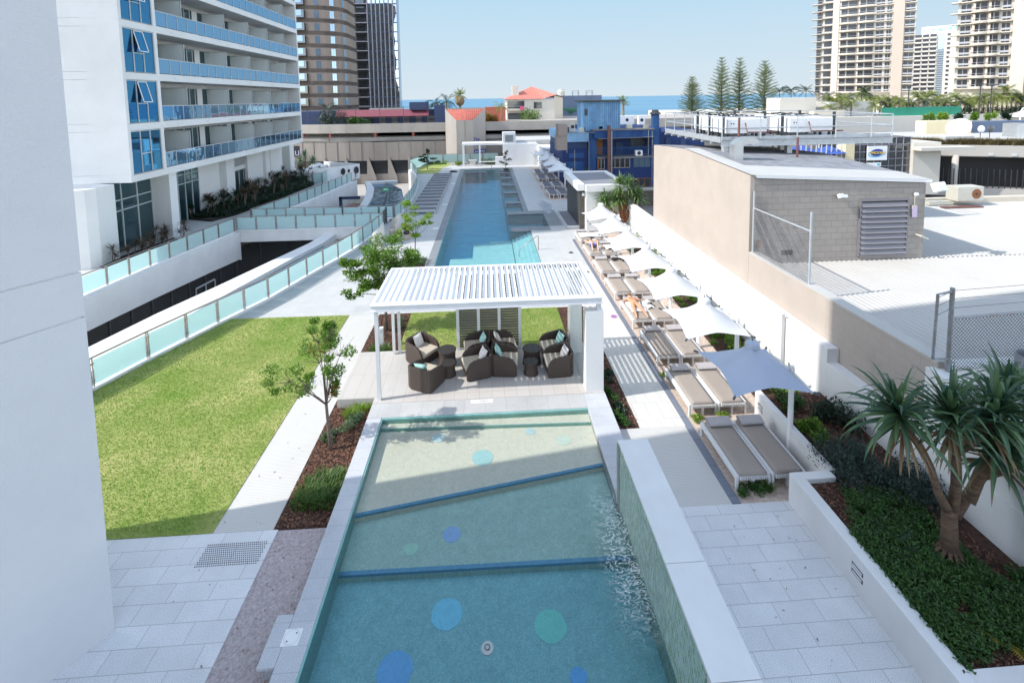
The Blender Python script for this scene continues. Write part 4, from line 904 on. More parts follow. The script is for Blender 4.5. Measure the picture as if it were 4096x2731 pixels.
# towels
tw=MB(); vs=[];n=14
def towel(name,label,x0,x1,y0,y1,z,m,amp=.012,seed=1):
    rn=random.Random(seed); vs=[];fs=[];N=16; ph=[rn.uniform(0,6) for _ in range(4)]
    for j in range(N+1):
        for i in range(N+1):
            u=i/N;v=j/N; vs.append((x0+(x1-x0)*u+.02*math.sin(v*7+ph[0]),y0+(y1-y0)*v+.02*math.sin(u*6+ph[1]),z+amp*(1+math.sin(u*9+v*5+ph[2])*math.sin(v*11+ph[3]))))
    for j in range(N):
        for i in range(N): a=j*(N+1)+i; fs.append((a,a+1,a+N+2,a+N+1))
    o=MB().add(vs,fs).build(name,m,None,smooth=True); tag(o,label,'towel'); return o
towel('towel','white towel spread under the woman in the orange bikini',5.62,6.22,18.35,19.6,.437,'cloth_white',.008)
towel('towel','crumpled white towel beside the sunbathing woman',6.28,6.62,18.6,19.2,.43,'cloth_white',.045,4)
towel('towel','white towel across the left lounger under the last sunlit umbrella',5.6,6.9,28.7,29.6,.44,'cloth_white',.03,7)
towel('towel','white towel heaped on the right lounger of the seventh row',6.55,7.05,26.2,26.9,.44,'cloth_white',.06,9)
bag=empty('bag',(6.6,24.4,.43),'black bag with a strap lying on the right lounger of the sixth row','bag')
ell('body','cloth_black',bag,(6.52,24.45,.50),(.14,.13,.08)); MB().path([(6.55,24.5,.5),(6.75,24.62,.48),(6.95,24.45,.47),(7.0,24.25,.46)],[.05,.04,.05,.06],8).build('strap','cloth_black',bag,smooth=True)
hd=empty('cap',(6.5,19.0,.5),'white cap with dark brim lying on the towel heap','cap')
ell('crown','cloth_white',hd,(6.46,18.98,.55),(.10,.10,.07)); MB().disc((6.56,18.86,.53),.09,14).build('brim','cloth_black',hd)
def flips(x,y,z,a,m,lb):
    t=empty('flip_flops',(x,y,z),lb,'sandals')
    for s in (-1,1):
        mb=MB(); vs=[(x+s*.07*math.cos(a)+ .045*math.cos(th)*math.cos(a)-.13*math.sin(th)*math.sin(a), y+s*.07*math.sin(a)+.045*math.cos(th)*math.sin(a)+.13*math.sin(th)*math.cos(a),z+.018) for th in [2*PI*i/12 for i in range(12)]]
        mb.prism([(v[0],v[1]) for v in vs],z,z+.018); mb.build('sole',m,t)
        MB().path([(x+s*.07*math.cos(a)-.05*math.cos(a),y+s*.07*math.sin(a),z+.02),(x+s*.07*math.cos(a),y+s*.07*math.sin(a)+.06,z+.05),(x+s*.07*math.cos(a)+.05*math.cos(a),y+s*.07*math.sin(a),z+.02)],.008,6).build('strap',m,t)
flips(5.05,18.9,.004,R(70),'cloth_purple','purple flip flops on the deck by the fourth lounger row')
flips(4.75,27.2,0,R(60),'cloth_black','dark flip flops on the white deck by the seventh row')
flips(5.0,24.0,.004,R(50),'cloth_black','small black sandals on the deck by the sixth row')
# --- seated woman seen from behind
p=empty('person',(-5.3,30.9,0),'person seated with back to camera in a black top, dark hair tied up','person')
x,y=-5.3,30.9; J={};E=[]
J['pelvis']=(x,y,.48,.16,.12);J['waist']=(x,y-.02,.66,.12,.09);J['chest']=(x,y-.01,.86,.15,.10);J['neckb']=(x,y,1.02,.09,.06);J['neck']=(x,y+.01,1.09,.05,.05);J['headl']=(x,y+.02,1.15,.065,.07);J['head']=(x,y+.03,1.23,.075,.09);J['crown']=(x,y+.02,1.31,.055,.065);J['nose']=(x,y+.135,1.21,.013)
E+=[('pelvis','waist'),('waist','chest'),('chest','neckb'),('neckb','neck'),('neck','headl'),('headl','head'),('head','crown'),('head','nose')]
for s,k in ((-1,'l'),(1,'r')):
    J['hip'+k]=(x+s*.11,y+.08,.47,.09,.09);J['knee'+k]=(x+s*.15,y+.50,.47,.06,.06);J['ank'+k]=(x+s*.14,y+.52,.08,.036);J['toe'+k]=(x+s*.15,y+.68,.03,.035,.02)
    J['sh'+k]=(x+s*.17,y,.98,.052,.05);J['elb'+k]=(x+s*.24,y+.04,.70,.038);J['wri'+k]=(x+s*.17,y+.28,.60,.026);J['pal'+k]=(x+s*.15,y+.36,.59,.033,.018);J['ear'+k]=(x+s*.08,y+.02,1.22,.014)
    E+=[('pelvis','hip'+k),('hip'+k,'knee'+k),('knee'+k,'ank'+k),('ank'+k,'toe'+k),('chest','sh'+k),('sh'+k,'elb'+k),('elb'+k,'wri'+k),('wri'+k,'pal'+k),('head','ear'+k)]
    palm_key='pal'+k; fingers(J,E,None,J['pal'+k][:3],(-s*.2,1,-.1),(1,0,0),(0,0,1),k)
skin_body('body',J,E,'pelvis','skin',p)
ell('hair','hair_dark',p,(x,y-.005,1.26),(.09,.095,.10)); ell('hair_bun','hair_dark',p,(x,y-.06,1.36),(.05,.05,.05))
MB().lathe((x,y-.012,0),[(.145,.60),(.135,.68),(.165,.84),(.168,.93),(.10,.985)],16).build('top','cloth_black',p,smooth=True)
MB().lathe((x,y+.02,0),[(.18,.38),(.195,.5),(.145,.61)],16).build('shorts','cloth_black',p,smooth=True)
st=MB().lathe((x,y+.05,0),[(.2,0),(.26,.2),(.28,.36),(0,.38)],18).build('pouffe','cushion_beige'); tag(st,'round beige pouffe the woman in black sits on','pouffe')
bg=ell('bag','cloth_black',None,(x-.5,y+.05,.33),(.25,.16,.2)); tag(bg,'black bag left of the seated woman in black','bag')
# red clad bather glimpsed under the last umbrella
# ================================================================= PLANTS
def leaves(mb,c,rad,n,size,rn,flat=.0,up=.3,shell=.0):
    c=Vector(c)
    for _ in range(n):
        while True:
            d=Vector((rn.uniform(-1,1),rn.uniform(-1,1),rn.uniform(-1,1)))
            if .01<d.length<1: break
        if shell: d=d.normalized()*(shell+(1-shell)*rn.random())
        p=c+Vector((d.x*rad[0],d.y*rad[1],d.z*rad[2]))
        a=rn.uniform(0,2*PI); e=rn.uniform(-.6,.9)*(1-flat)+up
        f=Vector((math.cos(a)*math.cos(e),math.sin(a)*math.cos(e),math.sin(e))); s=f.cross(Vector((rn.uniform(-.6,.6),rn.uniform(-.6,.6),1))).normalized()
        L=size*rn.uniform(.7,1.3); w=L*rn.uniform(.32,.48)
        n_=s.cross(f)*L*.12
        mb.add([p,p+f*L*.5+s*w*.5+n_,p+f*L,p+f*L*.5-s*w*.5+n_],[(0,1,2,3)])
def broad_tree(label,base,fork,clumps,leafm,trunkr,size,per,seed,bark='bark',group=None,name='broadleaf_tree',extra=None,twig=3):
    rn=random.Random(seed); t=empty(name,base,label,'tree',group)
    tr=MB(); b=Vector(base); f=Vector(fork)
    mid=b.lerp(f,.5)+Vector((rn.uniform(-.05,.05),rn.uniform(-.05,.05),0))
    tr.path([b-Vector((0,0,.05)),mid,f],[trunkr*1.15,trunkr*.9,trunkr*.8],10)
    lf=MB(); lf2=MB()
    for (c,r) in clumps:
        c=Vector(c); m=f.lerp(c,.5)+Vector((rn.uniform(-.12,.12),rn.uniform(-.12,.12),-.06))
        tr.path([f-Vector((0,0,.04)),m,c],[trunkr*.5,trunkr*.3,trunkr*.12],6)
        for _ in range(twig):
            q=c+Vector((rn.uniform(-1,1)*r[0],rn.uniform(-1,1)*r[1],rn.uniform(-.8,.9)*r[2])); tr.path([m.lerp(c,.6),q],[trunkr*.14,trunkr*.06],5)
        k=max(3,int(per/90)); 
        for _ in range(k):
            q=c+Vector((rn.gauss(0,.5)*r[0],rn.gauss(0,.5)*r[1],rn.gauss(0,.5)*r[2])); rr=rn.uniform(.35,.6)
            leaves(lf,q,(r[0]*rr,r[1]*rr,r[2]*rr*.8),int(per/k),size,rn)
    tr.build('trunk',bark,t,smooth=True); lf.build('crown',leafm,t)
    if extra:
        e=MB()
        for (c,r,n) in extra: leaves(e,c,(r,r,r),n,size,rn)
        e.build('turning_leaves','leaf_autumn',t)
    return t
# young tree between path and paddling pool: open, bare twigs at its left
broad_tree('thin young tree with half bare crown growing from the mulch beside the paddling pool',(-4.2,12.05,-.02),(-4.28,12.1,1.25),
  [((-5.4,12.1,2.05),(.5,.4,.3)),((-4.95,12.2,1.55),(.40,.4,.25)),((-4.75,11.9,1.95),(.35,.35,.3)),((-4.5,12.2,2.55),(.55,.5,.4)),((-4.2,12.0,3.0),(.45,.4,.35)),((-3.75,12.1,2.8),(.35,.35,.3)),((-4.5,12.3,3.15),(.3,.3,.25)),((-4.05,11.9,2.15),(.25,.3,.3)),((-4.1,12.1,1.6),(.2,.2,.25)),((-4.0,12.0,3.4),(.15,.15,.2))],
  'leaf_bright',.045,.095,330,11,twig=9,extra=[((-4.05,12,1.6),.16,60),((-4.35,12,2.8),.3,40)])
# dense tree behind the pavilion corner
broad_tree('dense round crowned young tree with glossy leaves behind the left pavilion corner',(-4.08,18.5,0),(-4.1,18.6,1.5),
  [((-4.2,18.8,3.35),(.75,.7,.5)),((-3.6,18.6,3.0),(.65,.6,.5)),((-4.8,18.7,3.0),(.7,.6,.45)),((-5.1,18.4,2.3),(.5,.5,.35)),((-4.3,18.3,2.5),(.7,.6,.5)),((-3.5,18.9,2.4),(.55,.6,.45)),((-4.9,18.3,1.6),(.45,.4,.3)),((-5.4,18.5,2.75),(.35,.3,.2)),((-4.4,18.6,1.9),(.5,.5,.3)),((-3.1,18.7,2.9),(.35,.35,.3))],
  'leaf_bright',.06,.13,760,12)
broad_tree('slender sapling with lime green leaves standing beside the near end of the lap pool',(-4.02,26.0,0),(-4.0,26.1,1.6),
  [((-4.0,26.2,3.2),(.5,.45,.35)),((-4.5,26.1,3.3),(.3,.3,.25)),((-3.5,26.1,2.7),(.5,.45,.3)),((-4.45,26.0,2.6),(.4,.4,.3)),((-3.9,26.2,2.1),(.45,.4,.3)),((-4.75,26.1,2.0),(.25,.3,.25)),((-3.3,26.3,2.2),(.3,.3,.2)),((-4.2,26.0,1.55),(.3,.3,.2))],
  'leaf_lime',.035,.16,170,13)
broad_tree('small dark conical tree on the far corner lawn',(-7.7,62.2,0),(-7.7,62.2,.6),[((-7.7,62.2,2.2),(.4,.4,.35)),((-7.8,62.2,1.7),(.75,.6,.3)),((-7.5,62.2,1.2),(1.1,.9,.3)),((-8.3,62.2,1.1),(.6,.6,.25)),((-7.0,62.2,.8),(.7,.6,.25))],'leaf_dark',.06,.22,240,14)
broad_tree('thin bronze leaved sapling standing in a square pit at the far end of the pool',(2.3,60.2,0),(2.3,60.2,.5),[((2.3,60.2,2.1),(.2,.2,.3)),((2.2,60.2,1.6),(.45,.4,.3)),((2.5,60.2,1.2),(.75,.6,.3)),((1.8,60.2,1.0),(.5,.5,.2)),((2.4,60.2,.7),(.4,.4,.2))],'leaf_bronze',.04,.2,85,15)
# shrubs: clump of many small leaves, hugging the bed
def shrub(name,label,c,r,n,size,m,seed,group=None,cat='shrub',shell=.45):
    rn=random.Random(seed); mb=MB(); 
    k=max(3,n//120)
    for _ in range(k):
        q=Vector(c)+Vector((rn.uniform(-.75,.75)*r[0],rn.uniform(-.75,.75)*r[1],r[2]*rn.uniform(.15,.6)))
        leaves(mb,q,(r[0]*.42,r[1]*.42,r[2]*.5),n//k,size,rn,shell=shell)
    o=mb.build(name,m); off=Vector(c); 
    o.data.transform(Matrix.Translation(-off)); o.location=off; tag(o,label,cat,group); return o
def tuft(mb,c,r,n,h,w,rn,lean=.6):
    c=Vector(c)
    for _ in range(n):
        a=rn.uniform(0,2*PI); q=rn.random()**.5*r; p=c+Vector((math.cos(a)*q,math.sin(a)*q,0)); a2=a+rn.uniform(-.7,.7); l=h*rn.uniform(.6,1.2); e=rn.uniform(.1,lean)
        d=Vector((math.cos(a2)*math.sin(e),math.sin(a2)*math.sin(e),math.cos(e))); s=Vector((-math.sin(a2),math.cos(a2),0))*w*.5
        m=p+d*l*.55; tip=m+(d+Vector((math.cos(a2),math.sin(a2),-.5))*.6).normalized()*l*.5
        mb.add([p-s,p+s,m+s*.8,m-s*.8,tip],[(0,1,2,3),(3,2,4)])
def grasses(name,label,spots,h,w,m,seed,cat='ornamental grass',per=70,r=.18):
    rn=random.Random(seed); mb=MB()
    for s in spots: tuft(mb,s,r,per,h,w,rn)
    o=mb.build(name,m); tag(o,label,cat); return o
grasses('grass_clump','dark strappy grass clump spilling over the near end of the mulch bed',[(-4.3+.22*i,10.35+.24*j,-.02) for i in range(4) for j in range(4) if not(i==0 and j==3)],.22,.020,'grass_clump',21,per=120,r=.22)
grasses('grass_clump','bright green grass clump at the pavilion end of the mulch bed',[(-3.85,13.55,-.02),(-3.65,13.8,-.02),(-4.05,13.4,-.02)],.26,.02,'leaf_lime',22,per=130)
shrub('groundcover_plant','sage coloured low plant in the middle of the mulch bed',(-4.0,12.95,-.02),(.35,.4,.22),900,.07,'leaf_sage',23,cat='plant')
shrub('groundcover_plant','sage coloured low plant left of the young tree trunk',(-4.4,12.5,-.02),(.25,.3,.2),600,.07,'leaf_sage',24,cat='plant')
grasses('grass_clump','small green plants around the bollard light',[(-4.2,16.9,0),(-4.0,16.8,0),(-3.75,16.95,0)],.25,.02,'grass_clump',25,per=90)
shrub('groundcover_plant','small plant behind the pavilion back posts',(-3.7,18.9,0),(.3,.4,.25),500,.07,'leaf_sage',26,cat='plant')
shrub('groundcover_plant','green plant in the narrow bed right of the back lawn',(3.4,18.6,0),(.2,.35,.25),400,.08,'leaf_mid',27,cat='plant')
rn=random.Random(31)
for i,(y,lb) in enumerate(((15.6,'behind the column'),(14.6,'right of the column'),(13.8,'where the slat shadows start'),(13.1,'half way along'),(12.5,'at the near end'))):
    shrub('groundcover_plant','dark spreading plant in the narrow bed right of the pavilion, '+lb,(3.66+(.1 if i%2 else -.05),y,-.01),(.22,.42,.2),480,.075,'leaf_mid' if i%2==0 else 'leaf_dark',40+i,cat='plant')
shrub('round_shrub','flowering low grass mound around the sapling by the lap pool',(-4.05,26.1,.02),(.55,.8,.25),1400,.09,'leaf_sage',46,cat='plant')
# bed under the white boundary wall
for i in range(16):
    y=13.2+1.32*i; x=8.75+(.12 if i%2 else -.12)+(.0 if y<25 else .25)
    if y>29: x=9.0
    shrub('bed_shrub',['lime','bright green','mid green'][i%3]+' shrub against the white boundary wall, number '+['one','two','three','four','five','six','seven','eight','nine','ten','eleven','twelve','thirteen','fourteen','fifteen','sixteen'][i]+' from the camera',(x,y,.02),(.42,.72,.50 if i%3 else .62),620,.11,['leaf_lime','leaf_bright','leaf_bright'][i%3],60+i,'shrubs along the boundary wall')
g=MB(); rn=random.Random(5)
for i in range(60): tuft(g,(rn.uniform(7.9,8.5)+.02*i*.2,rn.uniform(13.2,28),.02),.16,45,.13,.03,rn)
struct_=g.build('ground_cover','leaf_bright'); tag(struct_,'bright low ground cover in front of the boundary wall shrubs','ground cover',kind='stuff')
# gravel weeds near loungers
for c,lb in (((5.75,12.45,-.02),'left foot of the second lounger row'),((5.62,14.6,-.02),'gap before the second lounger row pillows'),((6.5,12.5,-.02),'middle of the gap before the nearest pillows')):
    shrub('weed_tuft','yellow green weed tuft by the '+lb,c,(.22,.18,.14),260,.07,'leaf_lime',int(c[1]*7),cat='plant')
shrub('weed_tuft','dark trailing plant at the foot of the nearest left lounger',(5.85,9.98,-.02),(.38,.22,.18),800,.07,'leaf_mid',91,cat='plant')
grasses('grass_clump','single dark grass tuft beneath the nearest right lounger',[(6.25,10.0,-.02)],.28,.015,'grass_clump',92,r=.08,per=90)
# raised planter
shrub('round_shrub','large rounded grey green bush leaning over the corner of the raised planter',(7.95,9.75,.45),(.62,.85,.75),5200,.062,'leaf_grey',93)
shrub('round_shrub','grey green bush behind the leaning one, under the pandanus leaves',(8.75,8.95,.5),(.7,.75,.62),4200,.062,'leaf_grey',94)
shrub('round_shrub','light green low bush in the raised bed behind the umbrella post',(7.95,10.95,.55),(.28,.4,.35),800,.10,'leaf_bright',95)
shrub('round_shrub','dark twiggy bush beside the boundary wall behind the umbrella post',(8.7,11.2,.55),(.45,.6,.55),1300,.09,'leaf_dark',96)
shrub('round_shrub','green bush at the far end of the raised bed',(8.1,12.1,.55),(.35,.4,.4),700,.10,'leaf_mid',97)
gc=MB(); rn=random.Random(8)
def inpoly(x,y): return (x>6.72+.0*y) and x<9.3
for i in range(330):
    y=rn.uniform(6.15,9.1); x=rn.uniform(6.85,8.5) if y>7.2 else rn.uniform(6.85,9.2)
    if (x-6.85)<.55*(y-8.1) : continue
    leaves(gc,(x,y,.66),(.16,.16,.09),95,.07,rn,up=.2,flat=.3)
for i in range(46): y=5.95+2.3*i/46; leaves(gc,(6.78,y,.66),(.10,.08,.08),40,.06,rn,up=.1)
o=gc.build('ground_cover','leaf_mid'); tag(o,'dense green ground cover spilling over the raised planter wall','ground cover',kind='stuff')
rn=random.Random(77)
def frond(mb,base,dirv,L,wid,n=9,droop=.5):
    d=Vector(dirv).normalized(); p=Vector(base); s=d.cross(Vector((0,0,1))).normalized()
    for i in range(n):
        q=p+d*L/n; d=(d+Vector((0,0,-droop/n))).normalized(); w=wid*math.sin(PI*(i+1.2)/(n+1.6))
        for k in (-1,1): 
            a=p.lerp(q,.5); e=a+s*k*w+d*w*.5; mb.add([a-d*L*.018,a+d*L*.018,e],[(0,1,2)] if k>0 else [(1,0,2)])
        mb.add([p-s*.006,p+s*.006,q+s*.004,q-s*.004],[(0,1,2,3)]); p=q
def fern(label,c,L,n,m,w=.16):
    mb=MB(); 
    for i in range(n): a=2*PI*i/n+rn.uniform(-.2,.2); frond(mb,c,(math.cos(a),math.sin(a),rn.uniform(.35,.9)),L*rn.uniform(.8,1.1),w,12,.7)
    o=mb.build('fern',m); tag(o,label,'fern')
fern('small yellow green fern in the bare mulch at the near planter corner',(7.72,6.3,.6),.34,7,'yellow_leaf',.09)
fern('dark green fern below the pandanus roots',(7.75,7.2,.62),.6,9,'leaf_mid',.12)
fern('dark fern to the left behind the ground cover',(7.35,7.9,.62),.45,8,'leaf_dark',.11)
# ---------------------------------------------------------------- pandanus
def strap(mb,p,d,L,w,rn,dr=.9,seg=7):
    p=Vector(p); d=Vector(d).normalized(); side=d.cross(Vector((0,0,1)))
    if side.length<.1: side=Vector((1,0,0))
    side.normalize(); pts=[];tw=rn.uniform(-.3,.3)
    kink=rn.randint(3,5) if rn.random()<.35 else 99
    for i in range(seg+1):
        ww=w*(1-(i/seg)**2.2)*(.55+.45*min(1,i/1.5)); up=side.cross(d).normalized()
        s=(side*math.cos(tw)+up*math.sin(tw)); pts.append((p-s*ww*.5+up*ww*.16,p.copy(),p+s*ww*.5+up*ww*.16))
        p=p+d*L/seg; g=dr*(i/seg)*1.0/seg*2
        d=(d+Vector((0,0,-g))+(Vector((0,0,-.9)) if i==kink else Vector((0,0,0)))).normalized()
    n=len(mb.v); 
    vs=[q for t in pts for q in t]; fs=[]
    for i in range(seg):
        a=3*i; fs+=[(a,a+1,a+4,a+3),(a+1,a+2,a+5,a+4)]
    mb.add(vs,fs)
def rosette(mb,dry,c,axis,L,w,n,rn,ndry=8):
    ax=Vector(axis).normalized(); u=ax.orthogonal().normalized(); v=ax.cross(u)
    for i in range(n):
        a=i*2.399+rn.uniform(-.2,.2); t=(i+.5)/n; el=R(78)-t*R(92)
        d=ax*math.sin(el)+(u*math.cos(a)+v*math.sin(a))*math.cos(el)+Vector((rn.uniform(-.15,.15),rn.uniform(-.15,.15),rn.uniform(-.15,.15)))
        strap(mb,Vector(c)+ax*(.26*(1-t)),d,L*rn.uniform(.65,1.2)*(.75+.35*t),w*rn.uniform(.7,1.25),rn,rn.uniform(.5,1.2)+1.2*t)
    for i in range(ndry):
        a=rn.uniform(0,2*PI); d=-ax*.5+(u*math.cos(a)+v*math.sin(a))
        strap(dry,Vector(c)-ax*.12,d,L*.8,w*.7,rn,1.6)
def pandanus(label,base,branches,L,w,n,leafm,seed,tr=.10,roots=True,group=None,ndry=8,barkm='bark_ringed',bare_first=False):
    """branches: list of point lists that start on the trunk; the last point carries a rosette"""
    rn=random.Random(seed); t=empty('pandanus',base,label,'pandanus',group); b=Vector(base); lf=MB(); dry=MB(); tk=MB()
    for bi,(pts,rs) in enumerate(branches):
        tk.path([b+Vector(p) for p in pts],rs,12)
        if bare_first and bi==0: continue
        e=b+Vector(pts[-1]); ax=(e-(b+Vector(pts[-2]))).normalized()+Vector((0,0,.7)); rosette(lf,dry,e,ax,L,w,n,rn,ndry)
    o=tk.build('trunk',barkm,t,smooth=True)
    if roots:
        rt=MB()
        for i in range(11):
            a=2*PI*i/11; rt.path([b+Vector((math.cos(a)*tr*.7,math.sin(a)*tr*.7,.22)),b+Vector((math.cos(a)*tr*1.5,math.sin(a)*tr*1.5,.08)),b+Vector((math.cos(a)*tr*2.1,math.sin(a)*tr*2.1,-.03))],[.032,.036,.026],7)
        rt.build('prop_roots',barkm,t,smooth=True)
    lf.build('leaves',leafm,t); 
    if ndry: dry.build('dry_leaves','strap_dry',t)
    return t
pandanus('big pandanus with twisting ringed trunk and long strap leaves in the raised planter',(8.17,7.63,.58),
 [([(0,0,0),(-.02,0,.5),(-.05,0,.95)],[.145,.125,.11]),
  ([(-.05,0,.9),(-.28,0,1.3),(-.40,.05,1.75),(-.62,.05,2.15),(-1.0,.05,2.65)],[.085,.068,.062,.066,.058]),
  ([(0,0,.9),(.05,.0,1.45),(-.05,-.05,2.1),(-.12,0,2.6)],[.095,.08,.072,.06]),
  ([(.05,0,.85),(.35,.05,1.2),(.55,.0,1.6),(.62,-.1,2.05)],[.095,.08,.072,.06]),
  ([(.30,.0,1.1),(.7,.15,1.6),(1.0,.2,2.2),(1.1,.2,2.7)],[.10,.09,.08,.07]),
  ([(.55,.0,1.6),(.95,-.1,1.8),(1.3,-.15,2.05)],[.09,.08,.06]),
  ([(-.05,-.05,2.1),(.25,-.1,2.35),(.45,-.15,2.7)],[.08,.07,.06])],
 1.0,.095,84,'strap_leaf',101,.16,ndry=14,bare_first=True)
pandanus('sunlit pandanus with bushy crown behind the last umbrella of the sunny row',(8.9,31.0,.0),
 [([(0,0,0),(-.05,0,1.0),(-.3,0,2.1)],[.16,.12,.09]),([(0,0,.5),(.4,0,1.4),(.9,.1,2.2)],[.12,.10,.08]),([(0,0,.8),(.1,.2,2.0),(-.1,.3,3.0)],[.10,.09,.08]),([(0,0,.6),(-.6,0,1.4),(-1.1,0,2.0)],[.10,.08,.07]),([(0,0,1.0),(.4,.3,2.2),(.5,.4,2.8)],[.09,.08,.07])],
 1.1,.11,95,'strap_far',102,.12,ndry=6,barkm='bark_red')
pandanus('dark pandanus with drooping crown behind the white porthole wall near the hotel',(-22.5,60.5,0),
 [([(0,0,0),(.0,0,.8),(-.4,0,1.5)],[.16,.14,.10]),([(0,0,.3),(.4,0,1.0),(.9,0,1.5)],[.12,.10,.08]),([(0,0,.6),(.1,0,1.6),(.0,.2,2.2)],[.10,.09,.08])],
 1.1,.10,52,'strap_leaf',103,.14,ndry=4)
rn=random.Random(55)
for i,(x,y) in enumerate(((8.3,39.5),(8.6,43),(8.3,46.5),(8.8,50),(8.4,54),(9.6,41.5),(10.4,43.5),(10.8,46),(9.8,48.5))):
    if x<9.2: pandanus('shaded dark pandanus in the bed behind the far umbrellas, number '+['one','two','three','four','five'][i]+' from the camera',(x,y,0),[([(0,0,0),(0,0,.6)],[.08,.06]),([(0,0,.2),(.3,.1,.9)],[.06,.05])],.7,.07,26,'leaf_dark',110+i,.08,roots=False,ndry=0,group='pandanus in the shaded bed')
    else: pandanus('dark pandanus below the blue building, number '+['one','two','three','four'][i-5],(x,y,-.6),[([(0,0,0),(0,0,1.2)],[.08,.06]),([(0,0,.2),(.3,.1,1.6)],[.06,.05]),([(0,0,.2),(-.4,.1,1.3)],[.06,.05])],.9,.08,26,'leaf_dark',110+i,.08,roots=False,ndry=0,group='pandanus below the blue building')
# hotel garden: spiky dark plants
def spiky(x,y,z,s,m,seed,stem=True):
    rn=random.Random(seed); lf=MB(); 
    t=empty('spiky_plant',(x,y,z)); tk=MB()
    for k in range(rn.randint(2,4)):
        a=rn.uniform(0,2*PI); h=s*rn.uniform(.35,1.0); e=(x+math.cos(a)*.18*s,y+math.sin(a)*.18*s,z+h); tk.path([(x,y,z),e],[.025,.018],6)
        for i in range(26): b=i*2.4; el=rn.uniform(-.5,1.1); strap(lf,e,(math.cos(b)*math.cos(el),math.sin(b)*math.cos(el),math.sin(el)),.48*s*rn.uniform(.8,1.2),.055,rn,.6,3)
    tk.build('stem','bark',t); lf.build('leaves',m,t); return t
rn=random.Random(66)
n1=['first','second','third','fourth','fifth','sixth','seventh','eighth','ninth','tenth','eleventh','twelfth']
for i in range(9):
    u=i/8; x=-21.4+1.0*(i%3)*.55; y=28.0+4.6*u
    tag(spiky(x,y,.03,1.0,'leaf_bronze',200+i),'bronze spiky cordyline in the bed before the first dark hotel window, '+n1[i]+' from the left','plant','spiky plants by the first hotel window')
pr=spiky(0,0,0,.9,'leaf_dark',230); pr2=spiky(0,0,0,1.0,'leaf_bronze',231); pl=[pr,pr2]; used=[0,0]
k=0
for i in range(46):
    u=i/45; y=38.4+19.2*u; xl=-23.3-.4*u; xr=-20.9+1.9*min(1,u*1.5); x=xl+(xr-xl)*rn.random(); j=i%2
    o=pl[j] if not used[j] else copy_tree(pl[j]); used[j]=1; o.location=(x,y,.12); o.rotation_euler=(0,0,rn.uniform(0,6)); o.scale=[rn.uniform(.9,1.5)]*3
    tag(o,('dark green' if j==0 else 'bronze')+' spiky plant in the long shaded hotel garden bed','plant',('dark green' if j==0 else 'bronze')+' spiky plants in the long hotel bed')
mb=MB(); rn=random.Random(9)
for i in range(700):
    u=rn.random(); y=38.2+19.6*u; x=-23.5+(3.3+1.6*min(1,u*1.5))*rn.random(); tuft(mb,(x,y,.12),.2,16,.45,.05,rn,.9)
o=mb.build('ground_cover','leaf_dark'); tag(o,'dark low planting filling the long hotel garden bed','ground cover',kind='stuff')
# lawn blades, one mass
rn=random.Random(12); mb=MB()
from mathutils.geometry import intersect_point_tri_2d
def in_lawn(x,y):
    if not(9.76<y<20.0 and x<-5.93): return False
    if y<10.2: return x>-14.4
    for i in range(len(B2)-1):
        if B2[i][1]<=y<=B2[i+1][1]:
            f=(y-B2[i][1])/(B2[i+1][1]-B2[i][1]); return x>B2[i][0]+(B2[i+1][0]-B2[i][0])*f+.12
    return False
cnt=0
while cnt<62000:
    y=rn.uniform(9.76,20.0); x=rn.uniform(-12.9,-5.94)
    if x< -6.5-(y*0)-1.05*y*.82: continue
    if not in_lawn(x,y): continue
    a=rn.uniform(0,6.28); h=rn.uniform(.02,.05); w=.011; c,s=math.cos(a)*w,math.sin(a)*w; lx,ly=rn.uniform(-.025,.025),rn.uniform(-.025,.025)
    n=len(mb.v); mb.v+=[(x-c,y-s,.012),(x+c,y+s,.012),(x+lx,y+ly,.015+h)]; mb.f.append((n,n+1,n+2)); mb.mi.append(0); cnt+=1
for _ in range(24000):
    x=rn.uniform(-3.33,2.85); y=rn.uniform(16.9,19.98); a=rn.uniform(0,6.28); h=rn.uniform(.02,.045); w=.011; c,s=math.cos(a)*w,math.sin(a)*w; lx,ly=rn.uniform(-.025,.025),rn.uniform(-.025,.025)
    n=len(mb.v); mb.v+=[(x-c,y-s,.008),(x+c,y+s,.008),(x+lx,y+ly,.01+h)]; mb.f.append((n,n+1,n+2)); mb.mi.append(0)
o=mb.build('grass','grass_blade'); tag(o,'short grass covering the sloping lawn and the back lawn','grass',kind='stuff')
# mulch chips
rn=random.Random(13); mb=MB()
for (x0,x1,y0,y1,z,n) in ((-4.66,-3.48,9.8,14.15,-.02,7000),(-4.66,-3.36,16.5,19.9,.0,2600),(3.32,3.98,12.3,16.3,-.01,1800),(7.8,9.25,9.6,12.5,.55,2200),(6.8,9.0,5.98,9.4,.58,4200),(2.9,3.9,16.9,19.9,0,700)):
    for _ in range(n):
        x=rn.uniform(x0,x1); y=rn.uniform(y0,y1); a=rn.uniform(0,6.28); l=rn.uniform(.02,.045); w=rn.uniform(.006,.014); t=rn.uniform(-.5,.5); zz=z+rn.uniform(.004,.03)
        dx,dy=math.cos(a)*l,math.sin(a)*l; ex,ey=-math.sin(a)*w,math.cos(a)*w
        mb.mati(rn.randint(0,1)); mb.add([(x-dx-ex,y-dy-ey,zz-t*.02),(x+dx-ex,y+dy-ey,zz+t*.02),(x+dx+ex,y+dy+ey,zz+t*.02+.006),(x-dx+ex,y-dy+ey,zz-t*.02+.006)],[(0,1,2,3)])
o=mb.build('bark_chips',['chip_a','chip_b']); tag(o,'brown bark chips strewn over the garden beds','bark chips',kind='stuff')

